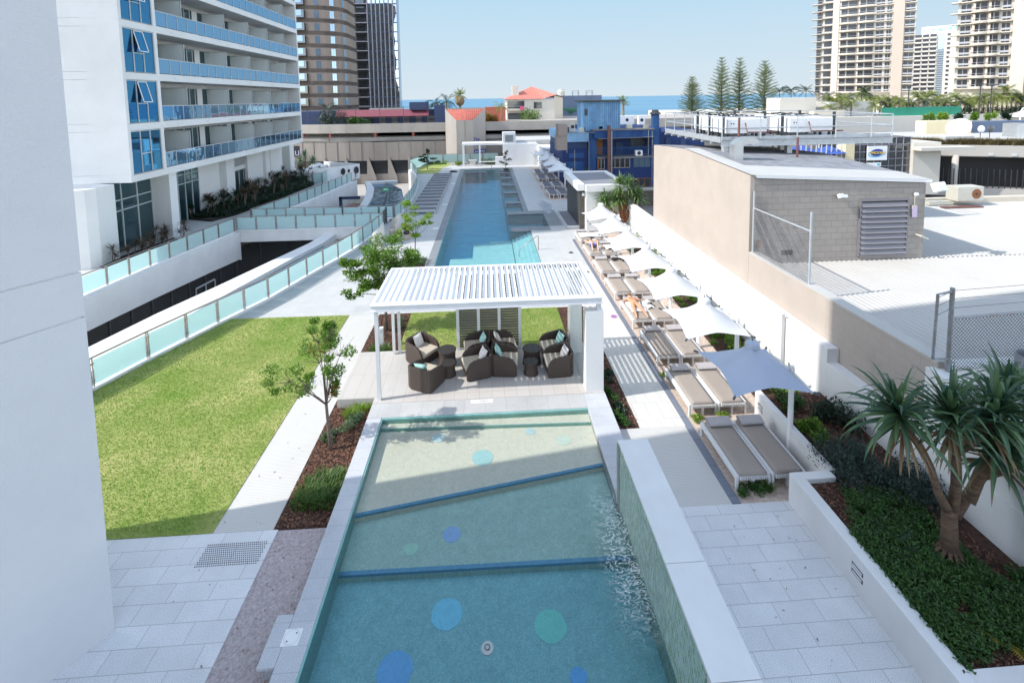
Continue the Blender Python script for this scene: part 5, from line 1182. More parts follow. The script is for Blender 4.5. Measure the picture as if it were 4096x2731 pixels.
rn=random.Random(99)
lt=MB()
for _ in range(420):
    r_=rn.random()
    if r_<.35: x,y,z=rn.uniform(-4.55,-3.5),rn.uniform(3,9.7),-.018
    elif r_<.6: x,y,z=rn.uniform(5.5,7.5),rn.uniform(9.8,20),-.012
    elif r_<.75: x,y,z=rn.uniform(-9,-4.6),rn.uniform(4,9.7),.008
    elif r_<.9: x,y,z=rn.uniform(3.4,6.4),rn.uniform(3,9.6),.008
    else: x,y,z=rn.uniform(-5.9,-4.7),rn.uniform(9.8,20),.008
    a=rn.uniform(0,6.28); l=rn.uniform(.012,.035); w=l*rn.uniform(.2,.5)
    lt.add([(x-math.cos(a)*l,y-math.sin(a)*l,z),(x+math.sin(a)*w,y-math.cos(a)*w,z+.006),(x+math.cos(a)*l,y+math.sin(a)*l,z+.002),(x-math.sin(a)*w,y+math.cos(a)*w,z+.004)],[(0,1,2,3)])
o=lt.build('leaf_litter','strap_dry'); tag(o,'scattered dry leaf litter on the paving and gravel','leaf litter',kind='stuff')
# ================================================================= RIGHT SIDE WALLS AND NEIGHBOUR
pl=empty('raised_planter',(7,7.5,0),'white rendered raised planter wall with slot lights along the right paving','planter')
def pw(x0,x1,y0,y1,z0=-.1,z1=.69): MB().box(x0,x1,y0,y1,z0,z1).build('wall','white_render',pl,bevel=.008)
pw(6.50,6.75,-6,9.66); pw(6.752,7.42,9.45,9.66); pw(7.40,7.56,9.662,12.6); pw(6.752,12.4,5.74,5.95)
for (y0,z0) in ((7.55,.42),(7.55,.29)): 
    f=MB().box(6.493,6.499,y0,y0+.26,z0,z0+.07).build('slot_light','dark_frame',pl); MB().box(6.489,6.492,y0+.02,y0+.24,z0+.015,z0+.055).build('lens','white_metal',f)
for (y0,z0) in ((12.22,.37),(12.22,.25)):
    f=MB().box(7.393,7.399,y0,y0+.22,z0,z0+.07).build('slot_light','dark_frame',pl); MB().box(7.389,7.392,y0+.02,y0+.2,z0+.015,z0+.055).build('lens','white_metal',pl if False else f)
bw=MB().box(9.28,9.62,12.35,36.2,-.2,1.95).build('boundary_wall','white_render',bevel=.01); tag(bw,'long tall white boundary wall behind the shrubs','wall')
bw=MB().box(9.28,9.62,-6,12.35,-.2,1.55).build('boundary_wall','white_render',bevel=.01); tag(bw,'lower shaded part of the white boundary wall behind the pandanus','wall')
po=MB().box(9.15,9.25,14.2,14.3,0,2.1).build('wall_post','white_metal'); tag(po,'short pale steel post in front of the boundary wall','post')
bw=MB().wall([(9.1,58),(9.1,46),(9.0,40)],.25,-.5,1.0).build('boundary_wall','white_render'); tag(bw,'low white wall behind the far shaded umbrellas','wall')
nb=empty('neighbour_building',(14,16,0),'beige block roof building beyond the boundary wall with corrugated white roof','building')
MB().box(9.63,9.95,9.5,12.95,-4.2,3.14).build('parapet_wall','block_wall_y',nb); MB().box(9.63,9.95,12.951,17.05,-4.2,3.14).build('parapet_wall','beige_render',nb)
MB().box(9.62,9.97,9.5,17.03,3.141,3.18).build('coping','roof_white',nb)
MB().box(9.96,37.5,9.9,17.05,-4.2,2.66).box(16.4,37.5,17.05,25.4,-4.2,2.66).build('wall','beige_render',nb)
mb=MB(); 
def corr(mb,x0,x1,y0,y1,z,dz,p=.19,h=.035):
    n=int((x1-x0)/p); vs=[];fs=[]
    for i in range(n*4+1):
        x=x0+(x1-x0)*i/(n*4); hh=(0,.7,1,.7)[i%4]*h; f=(x-x0)/(x1-x0)
        vs+=[(x,y0,z+hh+dz*f),(x,y1,z+hh+dz*f)]
    for i in range(n*4): a=2*i; fs.append((a,a+2,a+3,a+1))
    mb.add(vs,fs)
corr(mb,9.98,37.5,9.9,17.04,2.68,0); corr(mb,16.42,37.5,17.06,25.4,2.68,0); mb.build('corrugated_roof','roof_white',nb)
mb=MB(); corr(mb,10.0,37.5,9.9,12.9,2.70,0); 
MB().box(16.4,37.8,25.4,25.8,2.3,2.98).build('roof_upstand','cream_render',nb)
# upstairs plant room
pr_=empty('plant_room',(13,22,2.6),'beige rendered plant room with grey block end wall and big louvre','building')
mb=MB(); mb.add([(9.63,17.06,1.2),(9.63,27.3,1.2),(9.63,27.3,6.16),(9.63,22.9,6.38),(9.63,17.06,6.02),(9.80,17.06,1.2),(9.80,27.3,1.2),(9.80,27.3,6.16),(9.80,22.9,6.38),(9.80,17.06,6.02)],[(0,1,2,3,4),(9,8,7,6,5),(0,4,9,5),(1,6,7,2),(2,7,8,3),(3,8,9,4)])
mb.build('side_wall','beige_render',pr_)
mb=MB(); mb.add([(9.80,17.055,1.9),(16.4,17.055,1.9),(16.4,17.055,5.58),(9.80,17.055,5.93),(9.80,17.3,1.9),(16.4,17.3,1.9),(16.4,17.3,5.58),(9.80,17.3,5.93)],[(0,1,2,3),(7,6,5,4),(1,5,6,2)]); mb.build('end_wall','block_wall',pr_)
MB().box(16.15,16.4,17.301,26,1.9,5.5).build('wall','beige_render',pr_)
mb=MB(); mb.add([(9.80,17.0,6.04),(16.55,17.0,5.70),(16.55,22.9,6.05),(9.80,22.9,6.40),(9.80,27.3,6.18),(16.55,27.3,5.9),(9.80,17.0,5.94),(16.55,17.0,5.60),(16.55,22.9,5.9),(16.55,27.3,5.75)],[(0,1,2,3),(3,2,5,4),(6,7,1,0),(7,8,2,1),(8,9,5,2)]); mb.build('roof','roof_dirty',pr_)
mb=MB(); mb.add([(9.62,16.98,6.06),(16.57,16.98,5.715),(16.57,18.5,5.80),(10.4,18.9,6.13),(10.3,22.9,6.42),(9.62,22.9,6.42)],[(0,1,2,3),(0,3,4,5)]); mb.build('flashing','roof_white',pr_)
mb=MB(); mb.add([(9.8,16.975,6.05),(16.57,16.975,5.71),(16.57,16.975,5.60),(9.8,16.975,5.94)],[(3,2,1,0)]); mb.build('fascia','white_metal',pr_)
lv=MB(); lv.box(13.82,13.88,16.99,17.06,2.86,5.05).box(15.67,15.73,16.99,17.06,2.86,5.05).box(13.88,15.67,16.99,17.06,4.95,5.05).box(13.88,15.67,16.99,17.06,2.82,2.90); lf=lv.build('louvre_frame','louvre_mauve',pr_)
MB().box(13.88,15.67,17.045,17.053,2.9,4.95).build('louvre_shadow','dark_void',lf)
mb=MB(); 
for i in range(10): z=2.96+i*.2; mb.add([(13.88,16.96,z),(15.67,16.96,z),(15.67,17.04,z+.13),(13.88,17.04,z+.13),(13.88,16.95,z-.03),(15.67,16.95,z-.03)],[(0,1,2,3),(4,5,1,0)])
mb.build('louvre_blades','louvre_mauve',lf)
MB().box(10.88,11.3,17.04,17.052,3.0,3.18).build('missing_block','dark_void',pr_)
MB().box(9.93,10.05,17.0,17.05,3.35,3.6).build('outlet_box','rust',pr_)
MB().box(15.85,16.02,16.97,17.05,4.42,4.75).box(15.93,15.95,16.99,17.01,4.75,5.2).build('switch_box','ac_beige',pr_); MB().box(15.84,16.03,16.965,16.969,4.3,4.7).build('notice','sign_mauve',pr_)
MB().path([(16.1,17.05,3.62),(16.1,16.8,3.62),(16.35,16.8,3.5)],.035,8).build('pipe_stub','ac_beige',pr_)
def flood(x,y,z,s,lb,par=None):
    t=empty('floodlight',(x,y,z),lb,'floodlight')
    MB().obox((x,y-.1*s,z),.30*s,.16*s,.22*s,R(15),R(-25)).build('housing','ac_white',t,bevel=.01); MB().obox((x+.02*s,y-.2*s,z-.03*s),.26*s,.02,.18*s,R(15),R(-25)).build('lens','clear_glass',t)
    MB().tube((x,y+.02,z),(x,y-.1*s,z),.02*s).build('bracket','alu_frame',t)
flood(13.0,17.0,5.2,.7,'small floodlight pair fixed high on the grey block wall')
flood(13.2,17.0,5.18,.5,'smaller lamp head beside the floodlight on the block wall')
flood(16.72,17.0,5.45,1.5,'large floodlight overhanging the right corner of the plant room roof')
flood(15.95,17.0,5.18,.5,'little lamp above the switch box on the block wall')
# chain link panel on parapet
def chain(label,x0,y0,x1,y1,z0,z1,zr,posts,frame='galvanised',pitch=.085,r=.006,zr2=None,post_r=.035):
    t=empty('chain_link_fence',(x0,y0,z0),label,'fence'); a=Vector((x0,y0,0)); b=Vector((x1,y1,0)); L=(b-a).length; d=(b-a)/L
    zr2=zr if zr2 is None else zr2
    for (f,zb,zt) in posts: p=a+d*L*f; MB().tube((p.x,p.y,zb),(p.x,p.y,zt),post_r,n=10).build('post',frame,t,smooth=False)
    MB().tube((x0,y0,zr),(x1,y1,zr2),.028,n=8).build('top_rail',frame,t)
    mb=MB(); h=zr-z0
    def P(s,z): 
        q=a+d*s; return (q.x,q.y,z)
    n=int((L+h)/pitch)
    for k in range(n+1):
        c=k*pitch
        for sg in (0,1):
            # line from bottom (s=c-h..) upward
            s0=c-h; z_0=z0; s1=c; z_1=zr
            if s0<0: z_0=z0+(-s0); s0=0
            if s1>L: z_1=zr-(s1-L); s1=L
            if z_1<=z_0 or s1<=s0: continue
            if sg==0: q0,q1=P(s0,z_0),P(s1,z_1)
            else: q0,q1=P(L-s0,z_0),P(L-s1,z_1)
            mb.tube(q0,q1,r,n=3,cap=False)
    mb.build('wire_mesh','mesh_wire',t); return t
f1=chain('sagging chain link panel between two posts on the beige parapet',9.75,17.0,9.75,13.86,3.18,4.8,4.82,[(0,3.17,5.45),(1,3.12,5.42)],zr2=4.82,pitch=.09,r=.006)
f2=chain('rusty blue grey chain link fence standing on the near parapet corner',9.74,9.38,16.5,9.9,3.0,4.2,4.2,[(0,2.9,4.86),(1,2.9,4.9)],'galv_post',pitch=.085,r=.006,post_r=.045)
mb=MB(); mb.path([(9.74,9.38,4.78),(9.40,9.36,4.74),(9.37,9.36,3.33),(9.72,9.38,3.30)],.03,8); mb.build('side_frame','galv_post',f2)
mb=MB()
for z in (4.42,4.62,4.8): mb.tube((9.4,9.37,z-.15),(9.74,9.38,z),.005,n=4).tube((9.74,9.38,z),(16.5,9.9,z+.02),.005,n=4)
mb.build('barbed_wire','mesh_wire',f2)
blk=empty('white_parapet_block',(10,9.4,2.5),'white rendered parapet corner with pebble tray behind the pandanus','wall')
MB().box(9.45,9.75,9.0,9.6,-.2,3.02).build('corner_block','white_render',blk,bevel=.01)
MB().box(9.76,16.5,9.55,9.85,-.2,3.0).build('wall','white_render',blk); MB().box(9.30,9.62,7.0,8.98,1.551,2.45).build('wall','white_render',blk)
MB().box(9.63,16.5,7.0,9.54,-.2,2.60).build('pebble_tray','stone_white_pebble',blk)
tk=empty('metal_drum',(11.4,9.2,2.6),'open galvanised metal drum on the pebble tray at the right edge','drum')
MB().lathe((11.42,9.15,2.6),[(.30,0),(.30,.82),(.285,.82),(.28,.35),(0,.35)],28).build('drum','tank',tk,smooth=False)
# air conditioner on the roof
ac=empty('air_conditioner',(26,25,2.7),'beige air conditioner with rusty fan beside a roof vent at the far roof edge','air conditioner')
MB().box(25.5,27.0,24.6,25.3,2.98,3.78).build('case','ac_beige',ac,bevel=.03); MB().box(24.2,25.6,24.9,25.2,2.75,2.95).build('duct','ac_beige',ac)
mb=MB(); mb.add([(26.58+.27*math.cos(2*PI*i/20),24.59,3.38+.27*math.sin(2*PI*i/20)) for i in range(20)],[tuple(range(20))]); fn=mb.build('fan_grille','rust',ac)
MB().tube((26.58,24.57,3.38),(26.58,24.59,3.38),.06,n=10).build('hub','fan_black',fn)
MB().box(24.4,26.6,24.2,24.5,2.72,2.78).build('planks','pipe_maroon',ac)
# ---------------------------------------------------------------- steel platform with condensers
pf=empty('steel_platform',(15,25,5.9),'galvanised steel roof platform with handrails above the plant room','platform')
PX0,PX1,PY0,PY1,PZ=11.0,19.4,22.0,29.2,6.86
MB().box(PX0+.02,PX1,PY0+.02,PY1,PZ-.04,PZ).build('grating_deck','roof_dirty',pf)
mb=MB(); mb.box(PX0,PX1,PY0,PY0+.14,PZ-.30,PZ-.27).box(PX0,PX1,PY0+.06,PY0+.09,PZ-.27,PZ-.06).box(PX0,PX1,PY0,PY0+.14,PZ-.06,PZ-.041)
mb.box(PX0,PX0+.12,PY0+.15,PY1,PZ-.14,PZ+.10)
for i in range(7): y=PY0+.9+i*1.0; mb.box(PX0-.1,PX0+1.0,y,y+.12,PZ-.24,PZ-.145)
for i in range(1,6): x=PX0+i*1.4; mb.box(x,x+.1,PY0+.15,PY1,PZ-.2,PZ-.042)
mb.build('beams','galvanised',pf)
mb=MB(); mb.box(PX0+.05,PX1,PY0+.2,PY0+.215,PZ,PZ+.14); mb.build('kick_plate','galvanised',pf)
x=PX0+.1
for i,f in enumerate((0,.22,.435,.66,.87,1.0)):
    if f>.99: xx=PX1
    else: xx=PX0+.05+(PX1-PX0)*f
    MB().tube((xx,PY0+.1,PZ),(xx,PY0+.1,PZ+1.08),.028,n=8).build('rail_post','galvanised',pf)
for i in range(5): y=PY0+.1+(PY1-PY0)*(i+1)/5; MB().tube((PX0+.05,y,PZ),(PX0+.05,y,PZ+1.08),.028,n=8).build('rail_post','galvanised',pf)
for i in range(5): xx=PX0+(PX1-PX0)*(i+1)/5; MB().tube((xx,PY1,PZ),(xx,PY1,PZ+1.08),.028,n=8).build('rail_post','galvanised',pf)
mb=MB()
for z in (PZ+.55,PZ+1.08): mb.path([(PX1,PY1,z),(PX0+.05,PY1,z),(PX0+.05,PY0+.1,z),(PX1,PY0+.1,z),(PX1,PY1,z)],.026,8)
mb.build('handrail','galvanised',pf)
for (x,y) in ((11.3,22.3),(13.2,24.6),(15.5,24.6),(14.6,22.6),(15.6,26.5)): MB().box(x-.12,x+.12,y-.12,y+.12,5.7,PZ-.06).build('column','galvanised',pf)
for (x,y) in ((11.75,19.8),(14.2,19.2)): 
    o=MB().tube((x,y+2.1,5.9),(x,y+2.1,7.9 if x<13 else 7.0),.05,n=10).tube((x,y+2.1,5.95),(x,y+2.1,6.0),.12,n=12).build('maroon_pipe','pipe_maroon'); tag(o,('taller' if x<13 else 'shorter')+' maroon pipe rising from the plant room roof to the platform','pipe')
dk=empty('duct_cowl',(10.9,20.3,6.2),'shiny curved sheet metal duct cowl on the plant room roof','duct')
mb=MB(); pts=[]
for i in range(9): a=PI*.5*i/8*1.6; pts.append((11.15-.42*math.cos(a)+.1,20.4,6.75+.42*math.sin(a)))
prof=[(10.62,6.1),(10.62,6.75)]
outer_=[(11.25-.62*math.cos(R(a)),6.72+.42*math.sin(R(a))) for a in range(0,151,15)]; inner_=[(11.25-.22*math.cos(R(a)),6.72+.12*math.sin(R(a))) for a in range(150,-1,-15)]
mb.yprism([(10.63,6.1)]+outer_+inner_+[(11.03,6.1)],20.15,20.6); mb.build('cowl','tank',dk)
def condenser(x0,x1,y0,y1,z0,label):
    t=empty('condenser_unit',((x0+x1)/2,(y0+y1)/2,z0),label,'condenser','rooftop condenser units'); z1=z0+.78
    MB().box(x0,x1,y0,y1,z0+.08,z1).build('casing','ac_white',t,bevel=.015)
    MB().box(x0+.01,x1-.01,y0-.012,y0-.002,z0+.30,z0+.325).build('seam','alu_frame',t)
    for fx in (.28,.74):
        cx=x0+(x1-x0)*fx; cy=(y0+y1)/2; rr=min((x1-x0)*.21,(y1-y0)*.42)
        f=MB().lathe((cx,cy,z1),[(rr,0),(rr,.10),(rr*.93,.10),(rr*.9,.02),(0,.02)],20).build('fan_ring','ac_white',t)
        mb=MB()
        for k in range(4): a=k*PI/2+.4; mb.obox((cx,cy,z1+.12),rr*2.1,.035,.03,a)
        mb.tube((cx,cy,z1+.05),(cx,cy,z1+.17),.09,n=10); mb.build('fan_guard','fan_black',f)
    for fx in (.08,.14): MB().tube((x0+(x1-x0)*(fx+.02),y0-.006,z0+.56),(x0+(x1-x0)*(fx+.02),y0+.01,z0+.56),.035,n=10).build('port','fan_black',t)
    for (x,y) in ((x0+.1,y0+.1),(x1-.1,y0+.1),(x0+.1,y1-.1),(x1-.1,y1-.1)): MB().box(x-.05,x+.05,y-.05,y+.05,PZ,z0+.08).build('foot','dark_frame',t)
k=0
for r,(y0,y1) in enumerate(((23.0,23.85),(24.1,24.95),(25.2,26.05),(26.3,27.15))):
    for c,(x0,x1) in enumerate(((11.75,13.75),(14.9,17.1))):
        condenser(x0+.05*r,x1+.05*r,y0,y1,7.0,('left' if c==0 else 'right')+' hand white condenser in the '+['front','second','third','rear'][r]+' row on the steel platform')
for (x,y) in ((11.55,23.0),(11.6,24.6),(11.7,26.2),(14.65,23.2),(14.7,24.8),(17.3,23.2),(17.4,26.0),(14.0,26.6)):
    o=MB().box(x-.05,x+.05,y-.05,y+.05,PZ,PZ+1.2).build('dark_upright','dark_frame'); tag(o,'dark steel upright standing between the condensers','post','dark uprights between the condensers')
mb=MB(); mb.path([(12.6,22.9,7.6),(12.6,22.7,7.15),(13.9,22.7,7.15),(13.9,22.7,6.3)],.035,8).path([(15.8,22.9,7.6),(15.8,22.7,7.15),(17.4,22.7,7.15)],.035,8)
o=mb.build('refrigerant_pipes','pipe_maroon'); tag(o,'maroon pipes running along the front of the condensers','pipe')
# ================================================================= HOTEL
ht=empty('hotel_building',(-26,42,0),'white curved corner hotel with blue glass balconies along its long side','building')
XF=-20.9; YA,YE=29.3,56.0; Z0=4.4; FH=3.03; NF=12
mb=MB(); mb2=MB(); 
core=[(-23.0,29.31),(-23.0,YE-.3),(-44,YE+6),(-44,25)]
core=[(-23.0,YA+.25),(-23.0,YE-.35),(-44,YE-.35),(-44,YA-3.5),(-34,YA-2.0),(-28,YA-.1+.25)]
MB().prism(core,Z0,Z0+FH*NF).build('wall','hotel_white',ht)
endp=[(XF,YA),(-24.5,YA-.02),(-28,YA-.35),(-33,YA-1.6),(-40,YA-4.5)]
for k in range(NF):
    z=Z0+k*FH
    o=MB(); o.wall(endp,.24,z+.46,z+FH-.012,-1); o.build('end_panel','hotel_white',ht)
    o=MB(); o.wall(endp,.25,z,z+.448,-1); o.box(-23.0,XF,YA+.01,YE,z,z+.45); o.build('floor_slab','hotel_white',ht)
    if k<6:
        # corner window bay
        f=MB(); y0,y1,za,zb=29.55,32.15,z+.42,z+FH-.02
        f.box(XF-.10,XF-.02,y0-.05,y0,za,zb).box(XF-.10,XF-.02,y1,y1+.05,za,zb).box(XF-.1,XF-.0,y0-.05,y1+.05,za-.0,za+.05).box(XF-.1,XF-.02,y0,y1,zb-.05,zb)
        f.box(XF-.1,XF-.03,30.33,30.39,za,zb).box(XF-.1,XF-.03,31.2,31.26,za,zb).box(XF-.1,XF-.035,30.39,31.2,za+1.15,za+1.21)
        w=f.build('window','alu_frame',ht); MB().box(XF-.14,XF-.07,y0,y1,za+.05,zb-.05).build('pane','hotel_glass',w)
        if k in (1,2,3,4):
            a=R(-14); s=MB(); pz=zb-.08; 
            def pt(u,v): return (XF-.02-math.sin(a)*0+ .0 + (-math.sin(a))*v, 30.39+.81*u, pz-math.cos(a)*v)
            for (u0,u1,v0,v1) in ((0,1,0,.05),(0,1,1.25,1.3),(0,.07,0,1.3),(.93,1,0,1.3)):
                s.add([pt(u0,v0),pt(u1,v0),pt(u1,v1),pt(u0,v1)]+[(p[0]+.03,p[1],p[2]) for p in (pt(u0,v0),pt(u1,v0),pt(u1,v1),pt(u0,v1))],[(0,1,2,3),(7,6,5,4),(0,4,5,1),(1,5,6,2),(2,6,7,3),(3,7,4,0)])
            sash=s.build('open_sash','white_metal',w); MB().quad(pt(.05,.05),pt(.95,.05),pt(.95,1.25),pt(.05,1.25)).build('pane','hotel_glass',sash)
    else: MB().box(XF-.1,XF-.02,29.5,32.2,z+.46,z+FH-.02).build('window','hotel_glass',ht)
    for q in ((XF,32.2,32.48),(XF-.005,YE-.25,YE),(XF-.002,YA,YA+.23)): MB().box(-23.0,q[0],q[1],q[2],z+.45,z+FH).build('pier','hotel_white',ht)
    if k<6:
        g=MB().box(XF-.06,XF-.045,32.5,YE-.27,z+.50,z+1.40); gb=g.build('balcony_glass','balcony_glass',ht)
        r=MB().box(XF-.08,XF-.025,32.48,YE-.25,z+1.40,z+1.45)
        n=21
        for i in range(n+1): y=32.5+(YE-.27-32.5)*i/n; r.box(XF-.044,XF-.02,y-.018,y+.018,z+.45,z+1.40)
        r.build('balcony_rail','alu_frame',gb)
        # back wall doors and partitions
        dg=MB().box(-22.99,-22.94,32.5,YE-.3,z+.47,z+2.75); dgo=dg.build('sliding_doors','hotel_dark_glass',ht)
        fr=MB(); y=32.9
        for yy in (33.0,34.0,36.0,36.9,37.9,38.9,39.6,41.6,42.3,43.2,44.4,45.8,46.5,47.6,48.6,49.6,50.4,51.4,52.3,53.5,54.2,55.2): fr.box(-22.96,-22.90,yy-.035,yy+.035,z+.45,z+2.78)
        fr.box(-22.96,-22.9,32.5,YE-.3,z+2.70,z+2.8); fr.build('door_frame','alu_frame',dgo)
        cu=MB()
        for yy in (39.9,44.0,47.9,51.9): cu.box(-22.93,-22.915,yy,yy+.7,z+.45,z+2.7)
        cu.each('door_surround','hotel_white',ht)
        for yy in (35.7,41.28,45.3,49.1,53.1):
            p=MB().box(-22.92,-21.25,yy-.02,yy+.02,z+.52,z+2.62).build('partition','partition_glass',ht); MB().box(-22.94,-21.2,yy-.03,yy+.03,z+2.62,z+2.68).box(-21.25,-21.19,yy-.03,yy+.03,z+.45,z+2.68).build('frame','alu_frame',p)
    sp_=MB()
    for yy in (34,37.5,41,44.5,48,51.5,55): sp_.box(XF,XF+.02,yy-.05,yy+.05,z+.2,z+.25)
    if k<6: sp_.each('drain_spout','alu_frame',ht)
# undercroft
MB().prism([(-24.6,27.6),(-23.2,27.0),(-22.5,26.95),(-21.9,27.15),(-21.64,27.6),(-21.66,28.95),(-23.5,29.4),(-30,29.0),(-30,26)],0,Z0).build('column','hotel_white',ht)
def uw(y0,y1,x=-23.3): MB().box(x-.3,x,y0,y1,0,Z0).build('wall','hotel_white',ht)
uw(33.9,35.4,-23.1); uw(39.8,43.0); uw(48,51.2); uw(53,YE)
for (y0,y1,x0,x1) in ((33.15,33.95,-23.6,-21.25),(43.0,44.4,-23.8,-22.7),(51.2,52.2,-24.2,-23.0),(57.2,58.4,-25,-22.9)): MB().box(x0,x1,y0,y1,0,Z0).build('column','hotel_white',ht)
def uglass(y0,y1,x,n,bars,z0=0,m='hotel_dark_glass'):
    g=MB().box(x-.1,x-.05,y0,y1,z0,Z0).build('window',m,ht); f=MB()
    for i in range(n+1): y=y0+(y1-y0)*i/n; f.box(x-.06,x+.01,y-.03,y+.03,z0,Z0)
    for z in bars: f.box(x-.06,x+.01,y0,y1,z-.03,z+.03)
    f.build('mullions','alu_frame',g)
uglass(29.1,33.14,-22.4,3,(2.55,3.2)); uglass(35.4,39.8,-23.2,5,(2.9,3.6)); uglass(44.4,48,-23.7,4,(2.6,),m='hotel_dark_glass'); uglass(52.2,53,-23.9,1,(2.6,))
MB().box(-24,-23.55,44.4,48.0,2.65,3.0).build('lintel','hotel_white',ht); g=MB().box(-23.9,-23.6,44.4,48.0,3.0,Z0-.02).build('louvre_panel','alu_frame',ht)
mb=MB()
for i in range(9): mb.box(-23.6,-23.56,44.45,47.95,3.05+i*.15,3.10+i*.15)
mb.build('blades','steel_dark',g)
MB().box(-40,-24.3,29.3,58,-.05,Z0-.01).build('undercroft_core','hotel_white',ht)
# porthole wall and egg shapes by the hotel
pw_=empty('porthole_wall',(-17,56,0),'white wall with round portholes rising in front of the concrete car park','wall')
MB().prism([(-19.6,53.6),(-19.4,53.4),(-15.0,56.9),(-15.2,57.1)],-.1,1.55).prism([(-19.8,53.8),(-19.6,53.6),(-19.6,60),(-19.8,60)],-.1,1.3).prism([(-20,60),(-15.0,57.1),(-15.0,57.3),(-20,60.4)],-.1,1.6).build('wall','white_render',pw_)
for (u,r) in ((.66,.38),(.78,.2),(.94,.42)):
    cx,cy=-19.36+4.4*u,53.36+3.5*u; n=Vector((3.5,-4.4)).normalized(); tdir=Vector((4.4,3.5)).normalized()
    MB().add([(cx+n.x*.02+tdir.x*r*math.cos(2*PI*i/20)*.7,cy+n.y*.02+tdir.y*r*math.cos(2*PI*i/20)*.7,.95+r*math.sin(2*PI*i/20)) for i in range(20)],[tuple(range(20))]).build('porthole','dark_void',pw_)
for i,(x,y,s) in enumerate(((-21.8,57.5,1.0),(-20.6,58.8,1.15),(-21.3,61.0,1.1))): tag(ell('egg_chair','white_render',None,(x,y,.6*s),(.95*s,.95*s,.65*s)),['front','middle','rear'][i]+' white egg shaped seat beside the hotel pandanus','chair','white egg shaped seats')
for i in range(6): shrub('yellow_shrub','yellow green leafy shrub behind the porthole wall',(-19.0-.9*i,61.5+.3*(i%2),0),(.6,.6,1.0),260,.2,'leaf_autumn' if i%2 else 'leaf_lime',300+i,'yellow shrubs behind the porthole wall')
# court bits glimpsed beyond the bridge
kb=empty('court_kiosk',(-14.2,49,-4.2),'dark framed red kiosk down in the sunken court','kiosk')
MB().box(-14.6,-14.35,47.6,47.85,-4.2,-.4).box(-14.6,-12.6,47.6,47.85,-.65,-.4).build('frame','navy_paint',kb); MB().box(-14.3,-12.8,48.2,49.4,-2.6,-1.6).build('awning','red_paint',kb); MB().box(-14.3,-12.8,48.5,49.4,-4.2,-2.6).build('counter','dark_void',kb)
MB().box(-15.0,-13.5,53,56,-4.2,-2.2).build('block','cream_render',kb)
# ================================================================= END PAVILION
ep=empty('end_pavilion',(2,65,0),'white pergola and wall with louvred chimney closing the far end of the pool','pavilion')
for (x,y) in ((-3.2,64.9),(-.97,64.9),(-3.2,67.0)): MB().box(x-.1,x+.1,y-.1,y+.1,0,2.75).build('post','white_render',ep)
MB().box(-3.35,2.1,64.8,67.2,2.75,3.02).build('roof_slab','white_render',ep)
MB().box(2.15,6.75,64.2,66.2,0,2.88).build('wall','white_render',ep)
MB().box(2.13,3.85,64.4,66.0,2.885,4.42).build('chimney','white_render',ep)
g=MB().box(2.4,3.55,64.36,64.395,3.15,4.1).build('louvre','alu_frame',ep); mb=MB()
for i in range(9): mb.box(2.45,3.5,64.34,64.36,3.2+.1*i,3.24+.1*i)
mb.build('blades','dark_frame',g)
MB().box(1.1,2.12,64.3,65.0,0,1.15).build('bench_block','white_render',ep)
MB().box(-.9,1.1,64.7,64.9,.45,.55).build('bench','white_render',ep)
MB().box(4.0,12.5,66.2,73,-.2,3.2).build('rear_block','roof_white',ep)
MB().box(6.8,10.9,60.2,66.0,-.2,2.55).box(6.75,7.0,60.0,66.0,-.2,2.7).build('side_block','white_render',ep)
MB().box(6.3,6.74,63.9,64.15,0,2.0).build('door','alu_frame',ep)
mb=MB(); mb.add([(8.6,60.1,2.7),(9.4,57,1.9),(9.4,57,-.3),(8.6,60.1,-.3),(8.8,60.1,2.7),(9.6,57,1.9),(9.6,57,-.3),(8.8,60.1,-.3)],[(0,1,2,3),(7,6,5,4),(0,4,5,1)]); mb.build('sloping_wall','white_render',ep)
for i,(x,y,r) in enumerate(((-4.0,65.2,(.6,.5,.55)),(.2,66.3,(1.3,.5,.8)),(-6.6,66.8,(1.3,.5,.5)))): shrub('planter_shrub',['lime shrub left of the far pergola','long lime hedge behind the far pergola bench','low shrub bed beside the far glass fence'][i],(x,y,0),r,500,.16,'leaf_lime',330+i)
shrub('planter_shrub','dark mat of plants at the far left corner of the pool',(-3.9,59.1,0),(.75,.35,.18),420,.12,'leaf_dark',339)
shrub('planter_shrub','small grass mound under the thin far sapling',(2.3,60.1,0),(.5,.45,.22),300,.12,'leaf_mid',340)
# ================================================================= WATER WALL BUILDING
wb=empty('stone_waterwall_building',(7.8,34,0),'flat roofed pool building with dark stacked stone water wall and gravel roof','building')
MB().box(6.55,9.3,31.5,37.2,0,2.75).build('wall','white_render',wb); MB().box(6.2,6.548,32.4,37.1,0,2.75).build('stone_face','stacked_stone',wb)
MB().box(6.2,6.548,32.0,32.39,0,2.75).build('stone_pier','stacked_stone_x',wb)
MB().box(5.96,6.45,31.6,37.3,2.751,3.2).box(6.451,9.35,31.1,31.5,2.751,3.2).box(6.451,9.35,37.0,37.3,2.751,3.2).box(9.05,9.35,31.51,36.99,2.751,3.2).build('roof_edge','white_render',wb,bevel=.01)
MB().box(6.451,9.04,31.51,36.99,2.76,3.10).build('gravel_roof','gravel_grey',wb)
MB().box(6.35,6.5,31.8,32.0,2.35,2.55).build('speaker','ac_white',wb); MB().box(7.0,8.2,31.47,31.497,1.55,1.62).build('towel_rail','alu_frame',wb)
fg=ell('bird_figure','cloth_red',None,(8.0,28.8,.25),(.12,.2,.1)); tag(fg,'small red cloth lying on the mulch under the last sunlit umbrella','cloth')
